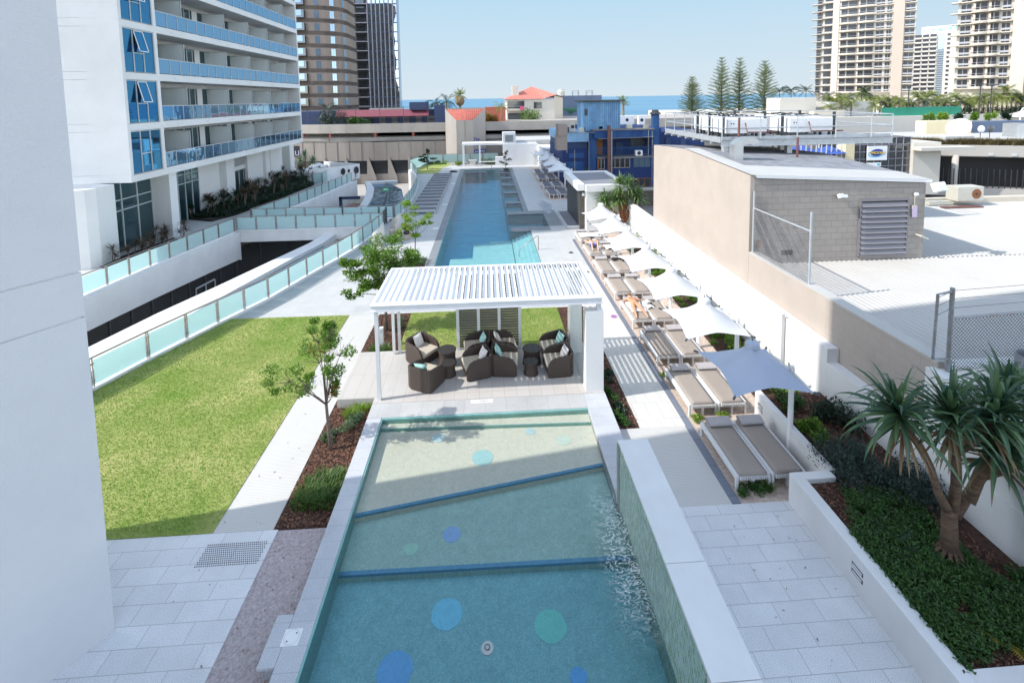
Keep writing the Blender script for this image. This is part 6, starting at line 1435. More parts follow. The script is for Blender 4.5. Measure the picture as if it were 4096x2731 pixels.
# wet patches
struct('wet_patch',MB().add([(4.75+.5*math.cos(a)*(1+.2*math.sin(3*a)),39.2+2.2*math.sin(a)*(1+.1*math.cos(4*a)),.006) for a in [2*PI*i/30 for i in range(30)]],[tuple(range(30))]),'wet_stone')
# ================================================================= BLUE BUILDING
bb=empty('blue_building',(13,55,-4),'weathered blue painted building with a rooftop shed and rusty pipes','building')
Y=50
MB().box(11.2,19.0,51.6,62,-4.2,5.45).build('rear_wall','blue_paint',bb)
MB().box(11.2,17.5,49.7,51.6,4.65,5.45).build('parapet','blue_faded',bb); MB().box(11.1,17.6,49.6,51.7,5.452,5.55).build('roof_edge','concrete_dark',bb)
MB().box(7.9,10.7,50.2,60,-4.2,3.6).build('wing','blue_paint',bb); MB().box(7.8,10.8,50.0,60,4.3,5.2).build('wing_parapet','blue_pale',bb); MB().box(7.95,10.6,50.3,60,3.6,4.3).build('wing_band','blue_trim',bb)
MB().box(10.7,11.5,50.0,60,-4.2,5.2).build('pier','blue_faded',bb)
MB().box(11.5,17.5,49.75,51.6,2.55,2.68).build('walkway_slab','concrete_dark',bb); MB().box(11.5,17.5,49.9,50.2,1.2,2.54).box(11.5,17.5,49.9,50.2,-4.2,1.2).build('lower_wall','blue_paint',bb)
d_=MB().box(11.75,12.5,51.52,51.6,2.7,4.4).build('door','orange_door',bb); MB().box(12.35,12.4,51.5,51.52,3.4,3.55).build('handle','steel',d_)
MB().box(14.0,14.7,51.52,51.6,2.7,4.0).build('door','blue_trim',bb)
def win(x0,x1,y,z0,z1,n,par,fm='concrete_light',gm='dark_window'):
    w=MB(); 
    for i in range(n+1): x=x0+(x1-x0)*i/n; w.box(x-.03,x+.03,y-.05,y-.0,z0,z1)
    w.box(x0,x1,y-.05,y,z0-.03,z0+.03).box(x0,x1,y-.05,y,z1-.03,z1+.03); o=w.build('window',fm,par); MB().box(x0,x1,y-.03,y-.02,z0,z1).build('pane',gm,o); return o
win(12.9,15.0,49.9,1.5,2.5,4,bb); win(15.4,17.2,49.9,1.5,2.5,3,bb,'blue_faded','window_light'); win(15.6,17.4,51.6,3.55,4.6,3,bb,'blue_trim'); win(11.6,12.3,49.9,1.4,2.5,2,bb); win(15.4,17.2,49.9,-.6,.3,3,bb,'rust')
mb=MB(); 
for i in range(42): x=11.6+i*.14; mb.box(x-.012,x+.012,49.8,49.82,2.68,3.6)
mb.box(11.5,17.5,49.79,49.83,3.6,3.65); mb.build('balcony_rail','blue_faded',bb)
MB().box(12.55,12.85,49.5,49.74,-4.2,6.0).build('rusty_column','pipe_maroon',bb); MB().box(12.9,13.05,49.5,49.7,-4.2,5.4).build('downpipe','galv_post',bb)
MB().box(17.5,18.15,49.9,50.6,-4.2,7.0).build('flue','blue_faded',bb); MB().lathe((17.85,50.3,7.0),[(.35,0),(.62,.05),(.62,.12),(.35,.35),(.35,.5),(0,.5)],10).build('flue_cap','dark_frame',bb)
MB().box(18.6,24,52,60,-4.2,5.0).build('side_wing','blue_paint',bb); MB().box(19.6,20.2,51.9,52,3.5,4.3).box(21.3,21.9,51.9,52,3.5,4.2).each('window','blue_trim',bb)
sh=MB().box(10.4,14.3,51,55,5.3,8.45).build('roof_shed','roof_ribs_blue',bb); MB().box(10.1,14.7,50.7,55.2,8.452,8.62).build('shed_roof','dark_frame',sh); MB().box(10.05,10.39,51.05,51.3,5.4,8.4).build('corner_trim','blue_pale',sh); MB().box(10.45,10.75,50.96,50.99,7.0,7.7).build('vent','dark_frame',sh)
MB().box(6.75,7.7,46.0,47.6,3.9,5.3).box(6.85,7.75,45.9,47.5,5.302,6.4).build('tan_tower','tan_panel',bb)
for i,(x,y,z,w_,lb) in enumerate(((15.55,49.62,2.68,.75,'white air conditioner standing on the blue building walkway'),(16.2,58,5.5,1.8,'large grey rooftop condenser on the blue building'),(18.2,57,5.5,.8,'smaller condenser behind the flue'),(9.0,51.5,5.2,.5,'narrow cream unit on the blue building roof edge'))):
    t=empty('air_conditioner',(x,y,z),lb,'air conditioner'); hh=.62 if i==0 else 1.1
    MB().box(x,x+w_,y,y+.5,z+.05,z+hh).build('case','ac_white' if i!=3 else 'ac_beige',t,bevel=.02); MB().add([(x+w_*.5+.2*math.cos(2*PI*k/16),y-.01,z+hh*.55+.2*math.sin(2*PI*k/16)) for k in range(16)],[tuple(range(16))]).build('fan','fan_black',t)
mb=MB(); rn=random.Random(21)
for (x,z0_,z1_) in ((8.3,3.2,5.9),(9.1,-4,3.5),(10.6,-4,5.1),(16.9,2.7,5.4),(17.3,-4,5.3)): mb.tube((x,49.6,z0_),(x,49.6,z1_),.035,n=6)
mb.tube((7.9,49.95,5.25),(11.2,49.6,5.3),.04,n=6).tube((11.5,49.55,4.6),(17.5,49.55,4.7),.03,n=6).tube((12.9,49.6,2.5),(17.5,49.6,2.6),.03,n=6); mb.each('pipe','galv_post',bb)
for (x,w_,h_) in ((15.0,.6,.5),(16.9,.5,.4),(12.0,.4,.35),(9.8,.7,.5),(8.4,.4,.6)): MB().box(x,x+w_,51.0,51.5,5.46 if x>11 else 5.2,(5.46 if x>11 else 5.2)+h_).build('roof_box','ac_beige' if w_>.45 else 'dark_frame',bb)
MB().box(13.2,13.6,51.45,51.52,4.2,4.4).box(11.55,11.7,49.8,49.9,-1,2.5).build('conduit_box','rust',bb)
for (x,z,w_,h_) in ((8.6,2.6,1.6,.5),(8.3,.9,1.9,1.3),(9.4,-.9,1.0,1.0)): MB().box(x,x+w_,50.15,50.195,z,z+h_).build('faded_panel','blue_faded',bb)
o=MB().box(11.0,17.5,41.0,41.4,-2,.75).build('brick_wall','small_brick'); tag(o,'low dark brick wall with pale coping below the blue building','wall'); MB().box(10.9,17.6,40.9,41.5,.751,.9).build('coping','concrete_light',o)
struct('side_yard',MB().box(9.3,20,28,50,-1.0,-.6),'concrete_dark')
# ================================================================= CAR PARK
cp_=empty('car_park',(-10,77,-4.2),'long concrete multi storey car park with dark slots and slanting fins','building')
def ycurve(x): return 76+.012*max(0,(-x-18))**2
pts=[(x,ycurve(x)) for x in (-60,-50,-42,-36,-30,-26,-22,-18,-14,-10,-6.3)]
ptr=[(-.2,76),(5,76),(10,76),(20,76),(40,77)]
for P_ in (pts,ptr):
    MB().wall(P_,.3,-.4,2.6,1).build('wall','concrete',cp_)
    mb=MB()
    a=[(x,y+.35) for x,y in P_]; mb.wall(a,.25,2.6,3.25,1); mb.build('lower_parapet','concrete_light',cp_)
    MB().wall([(x,y-.05) for x,y in P_],.3,3.95,5.35,1).build('upper_parapet','concrete_light',cp_)
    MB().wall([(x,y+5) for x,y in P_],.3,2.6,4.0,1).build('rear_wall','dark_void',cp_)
    MB().prism(P_+[(P_[-1][0],P_[-1][1]+5),(P_[0][0],P_[0][1]+5)],4.7,4.8).build('deck','concrete_light',cp_)
    MB().prism(P_+[(P_[-1][0],P_[-1][1]+5),(P_[0][0],P_[0][1]+5)],2.5,2.6).build('deck','concrete_dark',cp_)
    MB().wall(P_,.06,3.38,3.43,1).build('handrail','steel_dark',cp_)
for x in (-24.5,-17.4,-11.5,-29,3.9): MB().box(x-.18,x+.18,ycurve(x)+.4,ycurve(x)+.8,2.6,4.0).build('pillar','terracotta' if x<0 else 'leaf_mid',cp_)
mb=MB(); mb.wall(pts,.2,-2.6,-.4,1); mb.build('shopfront','dark_window',cp_); MB().wall([(x,y-.2) for x,y in pts],.4,-4.2,-2.5,1).build('plinth','concrete',cp_)
for i,x in enumerate((-25.4,-22.0,-18.5,-15.3,-12.2)):
    y=ycurve(x); mb=MB(); mb.add([(x-.15,y+.1,.1),(x-.15,y-.2,.1),(x-.15,y-.6,-3.1),(x-.15,y-.6,-4.2),(x-.15,y+.1,-4.2)]+[(x+.10,y+.1,.1),(x+.10,y-.2,.1),(x+1.3,y-.6,-3.1),(x+1.3,y-.6,-4.2),(x+1.3,y+.1,-4.2)],[(0,1,2,3,4),(9,8,7,6,5),(1,6,7,2),(2,7,8,3),(0,5,6,1)]); mb.build('fin','concrete',cp_)
jt=MB()
for x in [-29+1.9*i for i in range(12)]: y=ycurve(x); jt.box(x-.012,x+.012,y-.02,y+.1,-.4,2.6)
jt.build('joint','concrete_dark',cp_)
cl=empty('club_sign',(-30,75.5,1),'pale script club sign on the shaded car park wall','sign')
MB().box(-31.6,-28.9,ycurve(-30)-.12,ycurve(-30)-.06,.35,2.0).build('panel','dark_frame',cl); text('lettering','Club',1.7,(-30.3,ycurve(-30)-.14,1.0),(R(90),0,0),'sign_mauve',cl,.02)
# lift tower
lt=empty('lift_tower',(-3.3,76,0),'angular concrete tower with red ribbed roof in front of the car park','building')
Q=[(-6.35,75.2),(-4.6,74.0),(-2.05,74.0),(-.15,75.2)]
MB().add([(-6.35,75.4,-4.2),(-4.6,74,-4.2),(-4.6,74,5.75),(-6.35,75.4,7.5),(-2.05,74,-4.2),(-2.05,74,5.75),(-.15,75.4,-4.2),(-.15,75.4,7.5),(-6.35,80,-4.2),(-.15,80,-4.2),(-6.35,80,7.5),(-.15,80,7.5)],[(0,1,2,3),(1,4,5,2),(4,6,7,5),(8,0,3,10),(6,9,11,7),(9,8,10,11)]).build('wall','concrete_light',lt)
MB().add([(-4.6,74.05,5.70),(-2.05,74.05,5.70),(-.25,75.45,7.35),(-6.25,75.45,7.35)],[(0,1,2,3)]).build('roof','tile_roof',lt)
mb=MB()
for i in range(17):
    u=i/16; a=Vector((-4.6+2.55*u,74.04,5.73)); b=Vector((-6.2+5.9*u,75.44,7.40)); mb.tube(a,b,.04,n=5)
mb.build('ribs','red_roof',lt); mb=MB(); mb.box(-3.33,-3.30,73.98,74.0,-4,5.7).box(-6,-.2,73.985,74.0,1.9,1.93) if False else mb.box(-3.33,-3.30,73.98,74.0,-4,5.7); mb.build('joint','concrete_dark',lt)
ang=math.atan2(1.4,1.9); 
def onface(u,z): return (-2.05+1.9*u+.012,74.0+1.4*u-.02,z)
text('sign_lettering','The',.75,onface(.25,2.75),(R(90),0,ang),'sign_blue',lt,.02); text('sign_lettering','MARK',.9,onface(.5,2.0),(R(90),0,ang),'sign_blue',lt,.02)
p=onface(.5,.85); q=MB().obox((p[0],p[1]-.03,p[2]),2.25,.05,.65,ang).build('sign_panel','sign_blue',lt)
text('sign_lettering','SHOPPING',.42,(p[0]+.03,p[1]-.085,p[2]),(R(90),0,ang),'sign_white',lt,.01); text('sign_lettering','CENTRE',.36,onface(.5,.25),(R(90),0,ang),'sign_blue',lt,.01)
# podium with red awnings, left of the tower
pr2=empty('red_awning_shops',(-16,86,4),'low dark shops with faded red awnings on top of the car park','building')
MB().box(-42,-7.2,86,92,4.0,7.2).build('wall','navy_paint',pr2); mb=MB(); mb.xprism([(84.6,6.2),(86,7.35),(86,7.2),(84.7,6.1)],-26,-10); mb.build('awning','pink_roof',pr2)
for i in range(8): MB().box(-25+2.1*i,-23.9+2.1*i,85.9,85.98,4.9,6.2).build('window','dark_window',pr2)
MB().box(-13.3,-10.3,85,88,7.2,8.55).build('roof_box','navy_paint',pr2); MB().box(-9,-7.2,84.5,86,4.5,8.0).build('shutter','navy_paint',pr2)
tf=empty('tennis_fence',(-16,83,5),'tall dark mesh sports fence above the car park','fence'); mb=MB()
for x in range(-42,-6,4): mb.tube((x,83,4.8),(x,83,7.9),.05,n=6)
mb.each('post','dark_frame',tf); mb=MB(); mb.tube((-42,83,7.9),(-6,83,7.7),.04,n=5).tube((-42,83,6.0),(-6,83,6.0),.03,n=5); mb.build('rail','dark_frame',tf)
# house with hipped red roof
hs=empty('red_roofed_house',(9.5,100,4),'cream house with hipped red tiled roof on the podium','house')
MB().box(4.1,13.6,96,106,3.5,8.7).build('wall','pale_cream',hs); MB().add([(13.6,96,3.5),(15.6,98,3.5),(15.6,98,8.9),(13.6,96,9.4),(15.6,106,3.5),(15.6,106,8.9)],[(0,1,2,3),(1,4,5,2)]).build('side_wing','cream_render',hs)
MB().add([(3.7,95.6,8.75),(11.2,95.6,8.75),(13.9,95.6,9.5),(15.9,98,9.0),(15.9,106,9.0),(3.7,106,8.75),(9.5,100.5,11.3)],[(0,1,6),(1,2,6),(2,3,6),(3,4,6),(4,5,6),(5,0,6)]).build('roof','tile_roof2',hs)
w_=MB().box(9.5,11.1,95.93,95.99,6.8,8.1).build('window','dark_window',hs); MB().box(9.4,11.2,95.9,95.93,6.65,6.8).build('sill','pale_cream',w_)
MB().box(4.3,7.6,95.95,96.02,6.9,8.4).box(4.3,7.6,95.95,96.02,4.4,6.0).build('balcony_recess','dark_window',hs); MB().box(4.1,8.0,95.2,96,6.5,6.7).build('balcony','pale_cream',hs)
MB().box(4.1,8,95.2,95.25,7.3,7.36).build('balcony_rail','alu_frame',hs); MB().box(5.3,6.6,97,98.5,8.6,11.4).build('chimney','pale_cream',hs); tq=MB().box(6.7,7.5,95.12,95.17,6.6,7.35).build('towel','cloth_pink'); tag(tq,'pink towel hung over the balcony of the red roofed house','towel')
o=MB().box(-.2,3.6,90,92,4,7.4).build('terracotta_wall','terracotta'); tag(o,'terracotta red garden wall left of the red roofed house','wall')
shrub('bush','round green bush against the cream house',(8.3,94.5,4.2),(2.3,1.2,3.0),900,.35,'leaf_bright',350)
gb=empty('grey_building',(22,115,0),'blue grey flat topped building behind the red roofed house','building')
MB().box(16,27,112,130,-4,9.3).build('wall','grey_tower',gb); MB().lathe((17.6,113,9.3),[(.9,0),(.9,1.0),(.6,1.3),(.6,1.5),(0,1.6)],14).build('tank','ac_beige',gb)
for x in (20.3,23.6): 
    mb=MB(); 
    for a,b in ((0,0),(1.4,0),(0,1),(1.4,1)): mb.tube((x+a,112.5+b,9.3),(x+a,112.5+b,10.4),.05,n=5)
    mb.box(x,x+1.4,112.45,112.5,10.35,10.42).box(x,x+1.4,112.45,112.5,9.85,9.9); mb.build('roof_rail','grey_tower',gb)
o=MB().add([(16.8,108,6.6),(21.5,108,6.5),(19.5,111,5.0)],[(0,1,2)]).build('shade_sail','shade_green'); tag(o,'green shade sail between the cream house and the blue shed','shade sail')
o=MB().box(27.5,29.2,108,110,4.0,6.6).build('white_block','roof_white'); tag(o,'small white ribbed block beside the palm behind the blue shed','building')
struct('podium',MB().box(-60,60,81,108,-4.2,4.7),'concrete_light')
# ---------------------------------------------------------------- brown hotel and glass tower
bh=empty('brown_hotel',(-42,124,0),'brown concrete hotel with dark stained bands behind the white one','building')
bp=[(-70,118),(-58,117.8),(-52,118.2),(-46,120.6),(-42,120.2),(-38.5,121),(-35.6,123),(-34.5,126),(-34.6,134)]
nf=13
MB().prism(bp+[(-70,134)],-4,4.7+3*nf).build('wall','brown_wall',bh)
for k in range(nf+1):
    z=4.3+3.0*k; MB().wall(bp,.5,z-.45,z+.55,1).build('band','brown_band',bh)
    hidden=MB()
    for j in range(len(bp)-2):
        a=Vector(bp[j]); b=Vector(bp[j+1]); d=(b-a); L=d.length; d/=L; n_=Vector((d.y,-d.x)); cnt=max(1,int(L/2.3))
        for q in range(cnt):
            c=a+d*(L*(q+.5)/cnt)+n_*.03; w=.5; vis=c.x>-47.5; wn=MB() if vis else hidden
            for off in (-w/2-.015,w/2+.015):
                cc=c+d*off; wn.obox((cc.x,cc.y,z+1.5),w,.10,1.7,math.atan2(d.y,d.x))
            if vis: wn.build('window','window_light',bh)
    hidden.build('hidden_windows','window_light',bh,kind='stuff')
    MB().box(-45.6,-42.8,119.4,120.4,z+.6,z+2.4).build('dark_bay','dark_window',bh); MB().box(-44.6,-43.3,119.3,119.4,z+1.0,z+2.35).build('curtained_window','window_light',bh)
gt_=empty('glass_tower',(-38,170,0),'dark tower with balconied side and mirrored face striped by pale vertical fins','building')
MB().box(-60,-37.2,161,185,-4,62).build('balcony_side','tower_grey',gt_); 
for k in range(18):
    z=4.0+2.95*k; b=MB().box(-60,-37.3,158.8,161,z,z+.28).build('balcony','mullion_grey',gt_); MB().box(-58,-42.3,158.75,158.8,z+.28,z+1.25).build('balcony_glass','window_light',b); 
    mb=MB(); 
    for i in range(12): x=-42.2+.45*i; mb.box(x,x+.05,158.78,158.83,z+.28,z+1.25)
    mb.build('rail','dark_frame',b)
    MB().box(-46,-43.5,160.9,160.98,z+.3,z+2.5).box(-41.2,-38.6,160.9,160.98,z+.3,z+2.5).each('window','dark_window',gt_)
MB().box(-37.2,-27.8,159.2,163,6.2,62).build('mirror_face','mirror_glass',gt_)
for i in range(8): x=-37.2+i*1.34; MB().box(x-.12,x+.12,158.75,159.2,6.2,62).build('fin','mullion_grey',gt_)
MB().box(-37.6,-27.5,158.4,162,4.2,6.4).build('base','roof_white',gt_)
for k in range(18): MB().box(-37.1,-27.9,159.12,159.19,6.9+2.95*k,7.25+2.95*k).build('spandrel','grey_tower',gt_)
# ---------------------------------------------------------------- right towers
def fx(x,Y,az,D): return D*math.tan(math.atan2(x,Y)-az)
class Face:
    """lays a tower front square to its own axis; x is the lateral offset on a plane at distance D"""
    def __init__(s,Y,xm): s.Y=Y; s.az=math.atan2(xm,Y); s.D=Y/math.cos(s.az)
    def u(s,x): return fx(x,s.Y,s.az,s.D)
    def turn(s,t):
        l=t.location.copy(); c,sn=math.cos(s.az),math.sin(s.az); t.location=(l.x*c+l.y*sn,-l.x*sn+l.y*c,l.z); t.rotation_euler=(0,0,-s.az)
def tower(F_,label,x0,x1,zb,nf,fh,bays,depth=18,wallm='tower_cream'):
    Y=F_.D; u=F_.u; x0,x1=u(x0),u(x1)
    t=empty('apartment_tower',((x0+x1)/2,Y,zb),label,'building'); top=zb+nf*fh
    MB().box(x0,x1,Y,Y+depth,-4.5,top).build('wall',wallm,t)
    for k in range(nf):
        z=zb+k*fh
        for (a,b,kind) in bays:
            a,b=u(a),u(b)
            if kind=='bal':
                n=8; pr=[(a+(b-a)*i/n,Y-1.5-.55*math.sin(PI*i/n)) for i in range(n+1)]
                bl=MB().prism([(a,Y-.02)]+pr+[(b,Y-.02)],z-.28,z-.02).build('balcony',wallm,t); MB().wall(pr,.12,z-.02,z+.42).build('upstand',wallm,bl); MB().wall(pr,.05,z+.92,z+1.0).build('rail','rail_tower',bl)
                wn=MB().box(a+.25,b-.25,Y-.12,Y-.03,z+.1,z+fh-.55).build('window','tower_window',t); MB().box(a+(b-a)*.42,a+(b-a)*.5,Y-.16,Y-.121,z+.1,z+fh-.55).build('curtain','tower_shade',wn)
                MB().add([(a,Y-1.5,z),(a,Y,z),(a,Y,z+fh-.3),(a,Y-.5,z+fh-.3),(a,Y-1.5,z+1.1),(a+.5,Y-1.5,z),(a+.5,Y,z),(a+.5,Y,z+fh-.3),(a+.5,Y-.5,z+fh-.3),(a+.5,Y-1.5,z+1.1)],[(0,1,2,3,4),(9,8,7,6,5),(0,4,9,5),(4,3,8,9)]).build('fin_wall','tower_beige',t)
            elif kind=='win':
                wn=MB().box(a+.3,b-.3,Y-.10,Y-.03,z+.15,z+fh-.65).build('window','tower_window',t); MB().box((a+b)/2-.04,(a+b)/2+.04,Y-.13,Y-.101,z+.15,z+fh-.65).build('frame','tower_shade',wn)
                bl=MB().box(a-.1,b+.1,Y-1.0,Y-.02,z-.26,z+.04).build('balcony',wallm,t); MB().box(a+.1,b-.1,Y-1.0,Y-.96,z+.45,z+.98).build('rail','rail_tower',bl)
            elif kind=='grid':
                MB().box(a+.15,b-.15,Y-.10,Y-.03,z+.9,z+fh-.15).build('window','tower_window',t); MB().box(a,b,Y-.7,Y-.02,z-.15,z+.85).build('balcony',wallm,t)
    return t
F1=Face(187,150); u=F1.u
t1=tower(F1,'tall cream apartment tower with curved balconies and a solid beige strip',139.8,171.8,9.0,15,3.05,[(140.2,147.5,'bal'),(147.8,154.6,'bal'),(154.9,158.9,'win'),(159.2,162.0,'win'),(167.0,171.6,'win')])
Y1=F1.D
MB().box(u(162.2),u(166.8),Y1-1.2,Y1,-4,55).build('beige_strip','tower_beige',t1); MB().box(u(137.4),u(140.0),Y1-.9,Y1+1,-4,55).build('edge_strip','tower_cream',t1)
wq=MB()
for i in range(15):
    z=9.0+3.05*i; MB().box(u(128.6),u(133),Y1+1.5,Y1+5,z-.22,z+.05).box(u(133.2),u(137.3),Y1-.3,Y1+3,z-.22,z+.45).build('balcony','tower_shade',t1); MB().box(u(128.6),u(133),Y1+1.5,Y1+1.56,z+.9,z+.98).build('balcony_rail','rail_tower',t1)
    wq.box(u(134.0),u(136.8),Y1+2.2,Y1+2.28,z+.6,z+2.6).box(u(130.9),u(132.4),Y1+4.4,Y1+4.45,z+.2,z+2.6)
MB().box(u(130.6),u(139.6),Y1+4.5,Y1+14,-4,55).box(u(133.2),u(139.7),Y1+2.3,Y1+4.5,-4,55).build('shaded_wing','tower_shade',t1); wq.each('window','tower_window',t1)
F1.turn(t1)
F2=Face(126,140); u=F2.u; Y2=F2.D
t2=tower(F2,'nearest cream apartment tower at the right edge with zigzag balcony fins',127.5,170,9.6,9,3.0,[(128,131.6,'win'),(131.8,136,'bal'),(136.2,139.6,'bal'),(139.8,143,'win'),(148,152,'bal'),(152.4,158,'bal'),(159,166,'bal')])
for i in range(9): z=9.6+3.0*i; MB().box(u(125.6),u(128),Y2-1.4,Y2+1,z-.22,z+.1).build('balcony','tower_cream',t2); MB().box(u(125.6),u(128),Y2-1.4,Y2-1.35,z+.85,z+.93).build('balcony_rail','rail_tower',t2)
MB().box(u(143.4),u(147.6),Y2-1.3,Y2,-4,37).build('cream_strip','tower_cream',t2)
F2.turn(t2)
F3=Face(290,281); u=F3.u; Y3=F3.D
t3=tower(F3,'distant pale tower with teal rooftop letters between the two cream towers',266,281,6.0,14,2.75,[(266.3,270.8,'grid'),(271.3,275.6,'grid'),(276.1,280.6,'grid')],14,'tower_shade')
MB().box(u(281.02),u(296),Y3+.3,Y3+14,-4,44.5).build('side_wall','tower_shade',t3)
w3=MB().box(u(281.6),u(285.5),Y3+.2,Y3+.29,6,44).build('window_strip','window_light',t3)
gq=MB(); 
for i in range(28): gq.box(u(281.6),u(285.5),Y3+.1,Y3+.19,6+1.37*i,6.25+1.37*i)
gq.build('bars','tower_shade',w3)
gq=MB()
for i in range(14): gq.box(u(287.5),u(289.5),Y3+.2,Y3+.29,7+2.75*i,8.3+2.75*i)
gq.each('window','tower_window',t3)
MB().box(u(270.5),u(293),Y3+1,Y3+12,44.5,49).build('sign_box','sign_white',t3)
text('lettering','ILUKA',3.4,(u(277),Y3+.9,46.8),(R(90),0,0),'sign_teal',t3,.1); text('lettering','ILUKA',3.2,(u(288),Y3+.9,47.0),(R(90),0,0),'sign_teal',t3,.1)
F3.turn(t3)
# ---------------------------------------------------------------- terraces and walls right of the plant room
def blk(name,label,x0,x1,y0,y1,z0,z1,m,cat='wall'): o=MB().box(x0,x1,y0,y1,z0,z1).build(name,m); return tag(o,label,cat)
blk('cream_wall','cream rendered block under the seaside palms',75,84.5,120,126,-4,7.85,'pale_cream','building'); blk('cream_wall','bright white flat building left of the green tennis screen',87.3,99,119,130,-4,6.65,'roof_white','building')
blk('cream_wall','long pale retaining wall below the green tennis screen',68,121,113,115,-5,3.0,'pale_cream'); blk('cream_wall','low peach wall behind the condensers',82,90,117,119,-4,4.6,'cream_render')
struct('tennis_terrace',MB().box(68,190,115.1,200,-5,2.9),'pale_cream')
blk('yellow_wall','yellow garden wall behind the satellite dish',71.6,79.4,75,77,0.5,4.1,'yellow_render'); blk('grey_wall','blue grey shaded wall right of the yellow one',79.42,120,75.2,77,0.5,3.85,'grey_tower')
gs=empty('tennis_screen',(111,114.5,3),'green mesh screen on the tennis court fence','fence')
MB().box(97.5,118,114.4,114.44,3.0,5.1).build('green_mesh','green_mesh',gs); mb=MB()
for i in range(9): x=97.5+2.56*i; mb.tube((x,114.5,2.9),(x,114.5,6.6),.06,n=6)
mb.each('post','steel_dark',gs); MB().box(97.5,118,114.47,114.53,6.6,6.7).build('rail','steel_dark',gs)
for i,(x,h,lb) in enumerate(((105.2,10.3,'left black floodlight mast beside the green tennis screen'),(124,10.4,'middle black floodlight mast in front of the right tower'),(127,10.2,'right black floodlight mast in front of the right tower'))):
    t=empty('light_mast',(x,115.5,2.9),lb,'lamp post'); MB().tube((x,115.5,2.9),(x,115.5,h),.13,n=8).build('mast','dark_frame',t); MB().box(x-1.2,x+1.6,115.2,115.8,h-.05,h+.2).build('lamp_head','dark_frame',t)
ar=empty('arched_frame',(133,112,1),'white arched frame with white tents at the right edge','frame')
mb=MB(); mb.path([(131,112,1.0),(131,112,3.4),(131.6,112,4.4),(133,112,4.6),(145,112,4.6)],.16,8); mb.build('frame','white_metal',ar); MB().add([(132,113,2.2),(140,113,2.2),(136,115,4.0),(132,117,2.2),(140,117,2.2)],[(0,1,2),(1,4,2),(4,3,2),(3,0,2)]).build('tent','canopy_fabric',ar)
# entertainment centre with sign
tz=empty('glass_shop_building',(50,60,0),'dark gridded glass building carrying a white sign with a blue ellipse','building')
MB().box(45.8,53.4,58,64,-4,3.3).build('glass','dark_window',tz); mb=MB()
for i in range(9): x=45.8+.95*i; mb.box(x-.03,x+.03,57.93,58,-4,3.3)
for i in range(8): z=-3+.9*i; mb.box(45.8,53.4,57.93,58,z-.03,z+.03)
mb.build('mullions','mullion_grey',tz)
MB().box(44.6,45.78,57.6,59,-4,2.7).build('yellow_column','yellow_render',tz); MB().box(53.4,57,57.5,62,-4,2.6).box(53,60,56,57.4,1.7,2.1).build('wall','pale_cream',tz)
MB().box(57,120,62,80,-4,2.0).box(60,64,60,62,2.0,3.0).build('rear_block','roof_white',tz)
sg=empty('entertainment_sign',(48.9,57.8,1.3),'white sign board with yellow lettering across a blue ellipse','sign')
MB().box(47.55,50.15,57.72,57.8,.45,2.25).build('board','sign_white',sg)
def elp(cx,z,a,b,y,tilt=0,m='sign_blue',par=sg,k=28): return MB().add([(cx+a*math.cos(t_)*math.cos(tilt)-b*math.sin(t_)*math.sin(tilt),y,z+a*math.cos(t_)*math.sin(tilt)+b*math.sin(t_)*math.cos(tilt)) for t_ in [2*PI*i/k for i in range(k)]],[tuple(range(k))]).build('ellipse',m,par)
elp(48.8,1.32,1.15,.50,57.715,.12,'sign_cyan'); elp(48.83,1.36,1.05,.40,57.71,.12,'sign_white'); elp(48.78,1.42,.85,.45,57.705,.1,'sign_blue')
text('lettering','TIMEZONE',.42,(48.8,57.69,1.38),(R(90),0,0),'sign_yellow',sg,.02)
MB().box(47.6,49.4,57.72,57.8,-.35,.15).build('lower_board','sign_white',sg); elp(49.1,-.1,.22,.14,57.715,0,'sign_cyan')
for i,(x,y) in enumerate(((40.5,60),(43.0,58.5))):
    t=empty('market_umbrella',(x,y,-1.0),['left','right'][i]+' blue market umbrella over a crowded table below the platform','umbrella'); MB().lathe((x,y,1.5),[(2.0,0),(1.0,.5),(0,.85)],8).build('canopy','shade_blue',t); MB().tube((x,y,-2.5),(x,y,2.3),.05,n=6).build('pole','steel_dark',t)
struct('cafe_terrace',MB().box(36,46,55,66,-4,-1.0),'pavement')
mb=MB()
for i in range(9): mb.tube((38.4+.65*i,57,-.9),(38.6+.65*i,57.2,2.6),.08,n=6)
for o in mb.each('slanted_strut','galvanised'): tag(o,'slanting grey strut in front of the cafe umbrellas','post','slanting struts before the cafe')
palm_key=None
for i in range(6):
    x=39.4+.75*i; y=58.4+(i%2)*.8; t=empty('person',(x,y,-1),['person in a red top seated at the cafe under the struts','person in a white top seated at the cafe under the struts','person in a blue top seated at the cafe near the umbrella','person in pale clothes seated in the cafe','person in dark clothes seated in the cafe','person in pink clothes seated at the right end of the cafe'][i],'person','cafe customers')
    J={'p':(x,y,-.5,.15,.12),'w':(x,y,-.3,.12,.1),'c':(x,y,-.05,.16,.11),'n':(x,y,.12,.06),'h':(x,y,.28,.09,.1),'k':(x,y-.45,-.5,.08),'a':(x,y-.45,-.95,.05),'sl':(x-.2,y,.02,.05),'el':(x-.25,y-.15,-.25,.04),'sr':(x+.2,y,.02,.05),'er':(x+.25,y-.15,-.25,.04)}
    skin_body('body',J,[('p','w'),('w','c'),('c','n'),('n','h'),('p','k'),('k','a'),('c','sl'),('sl','el'),('c','sr'),('sr','er')],'p','skin',t,1)
    MB().lathe((x,y,0),[(.17,-.45),(.14,-.3),(.19,-.08),(.13,.06)],10).build('top',['cloth_red','cloth_white','cloth_blue','cushion_beige','cloth_black','cloth_pink'][i],t,smooth=True)
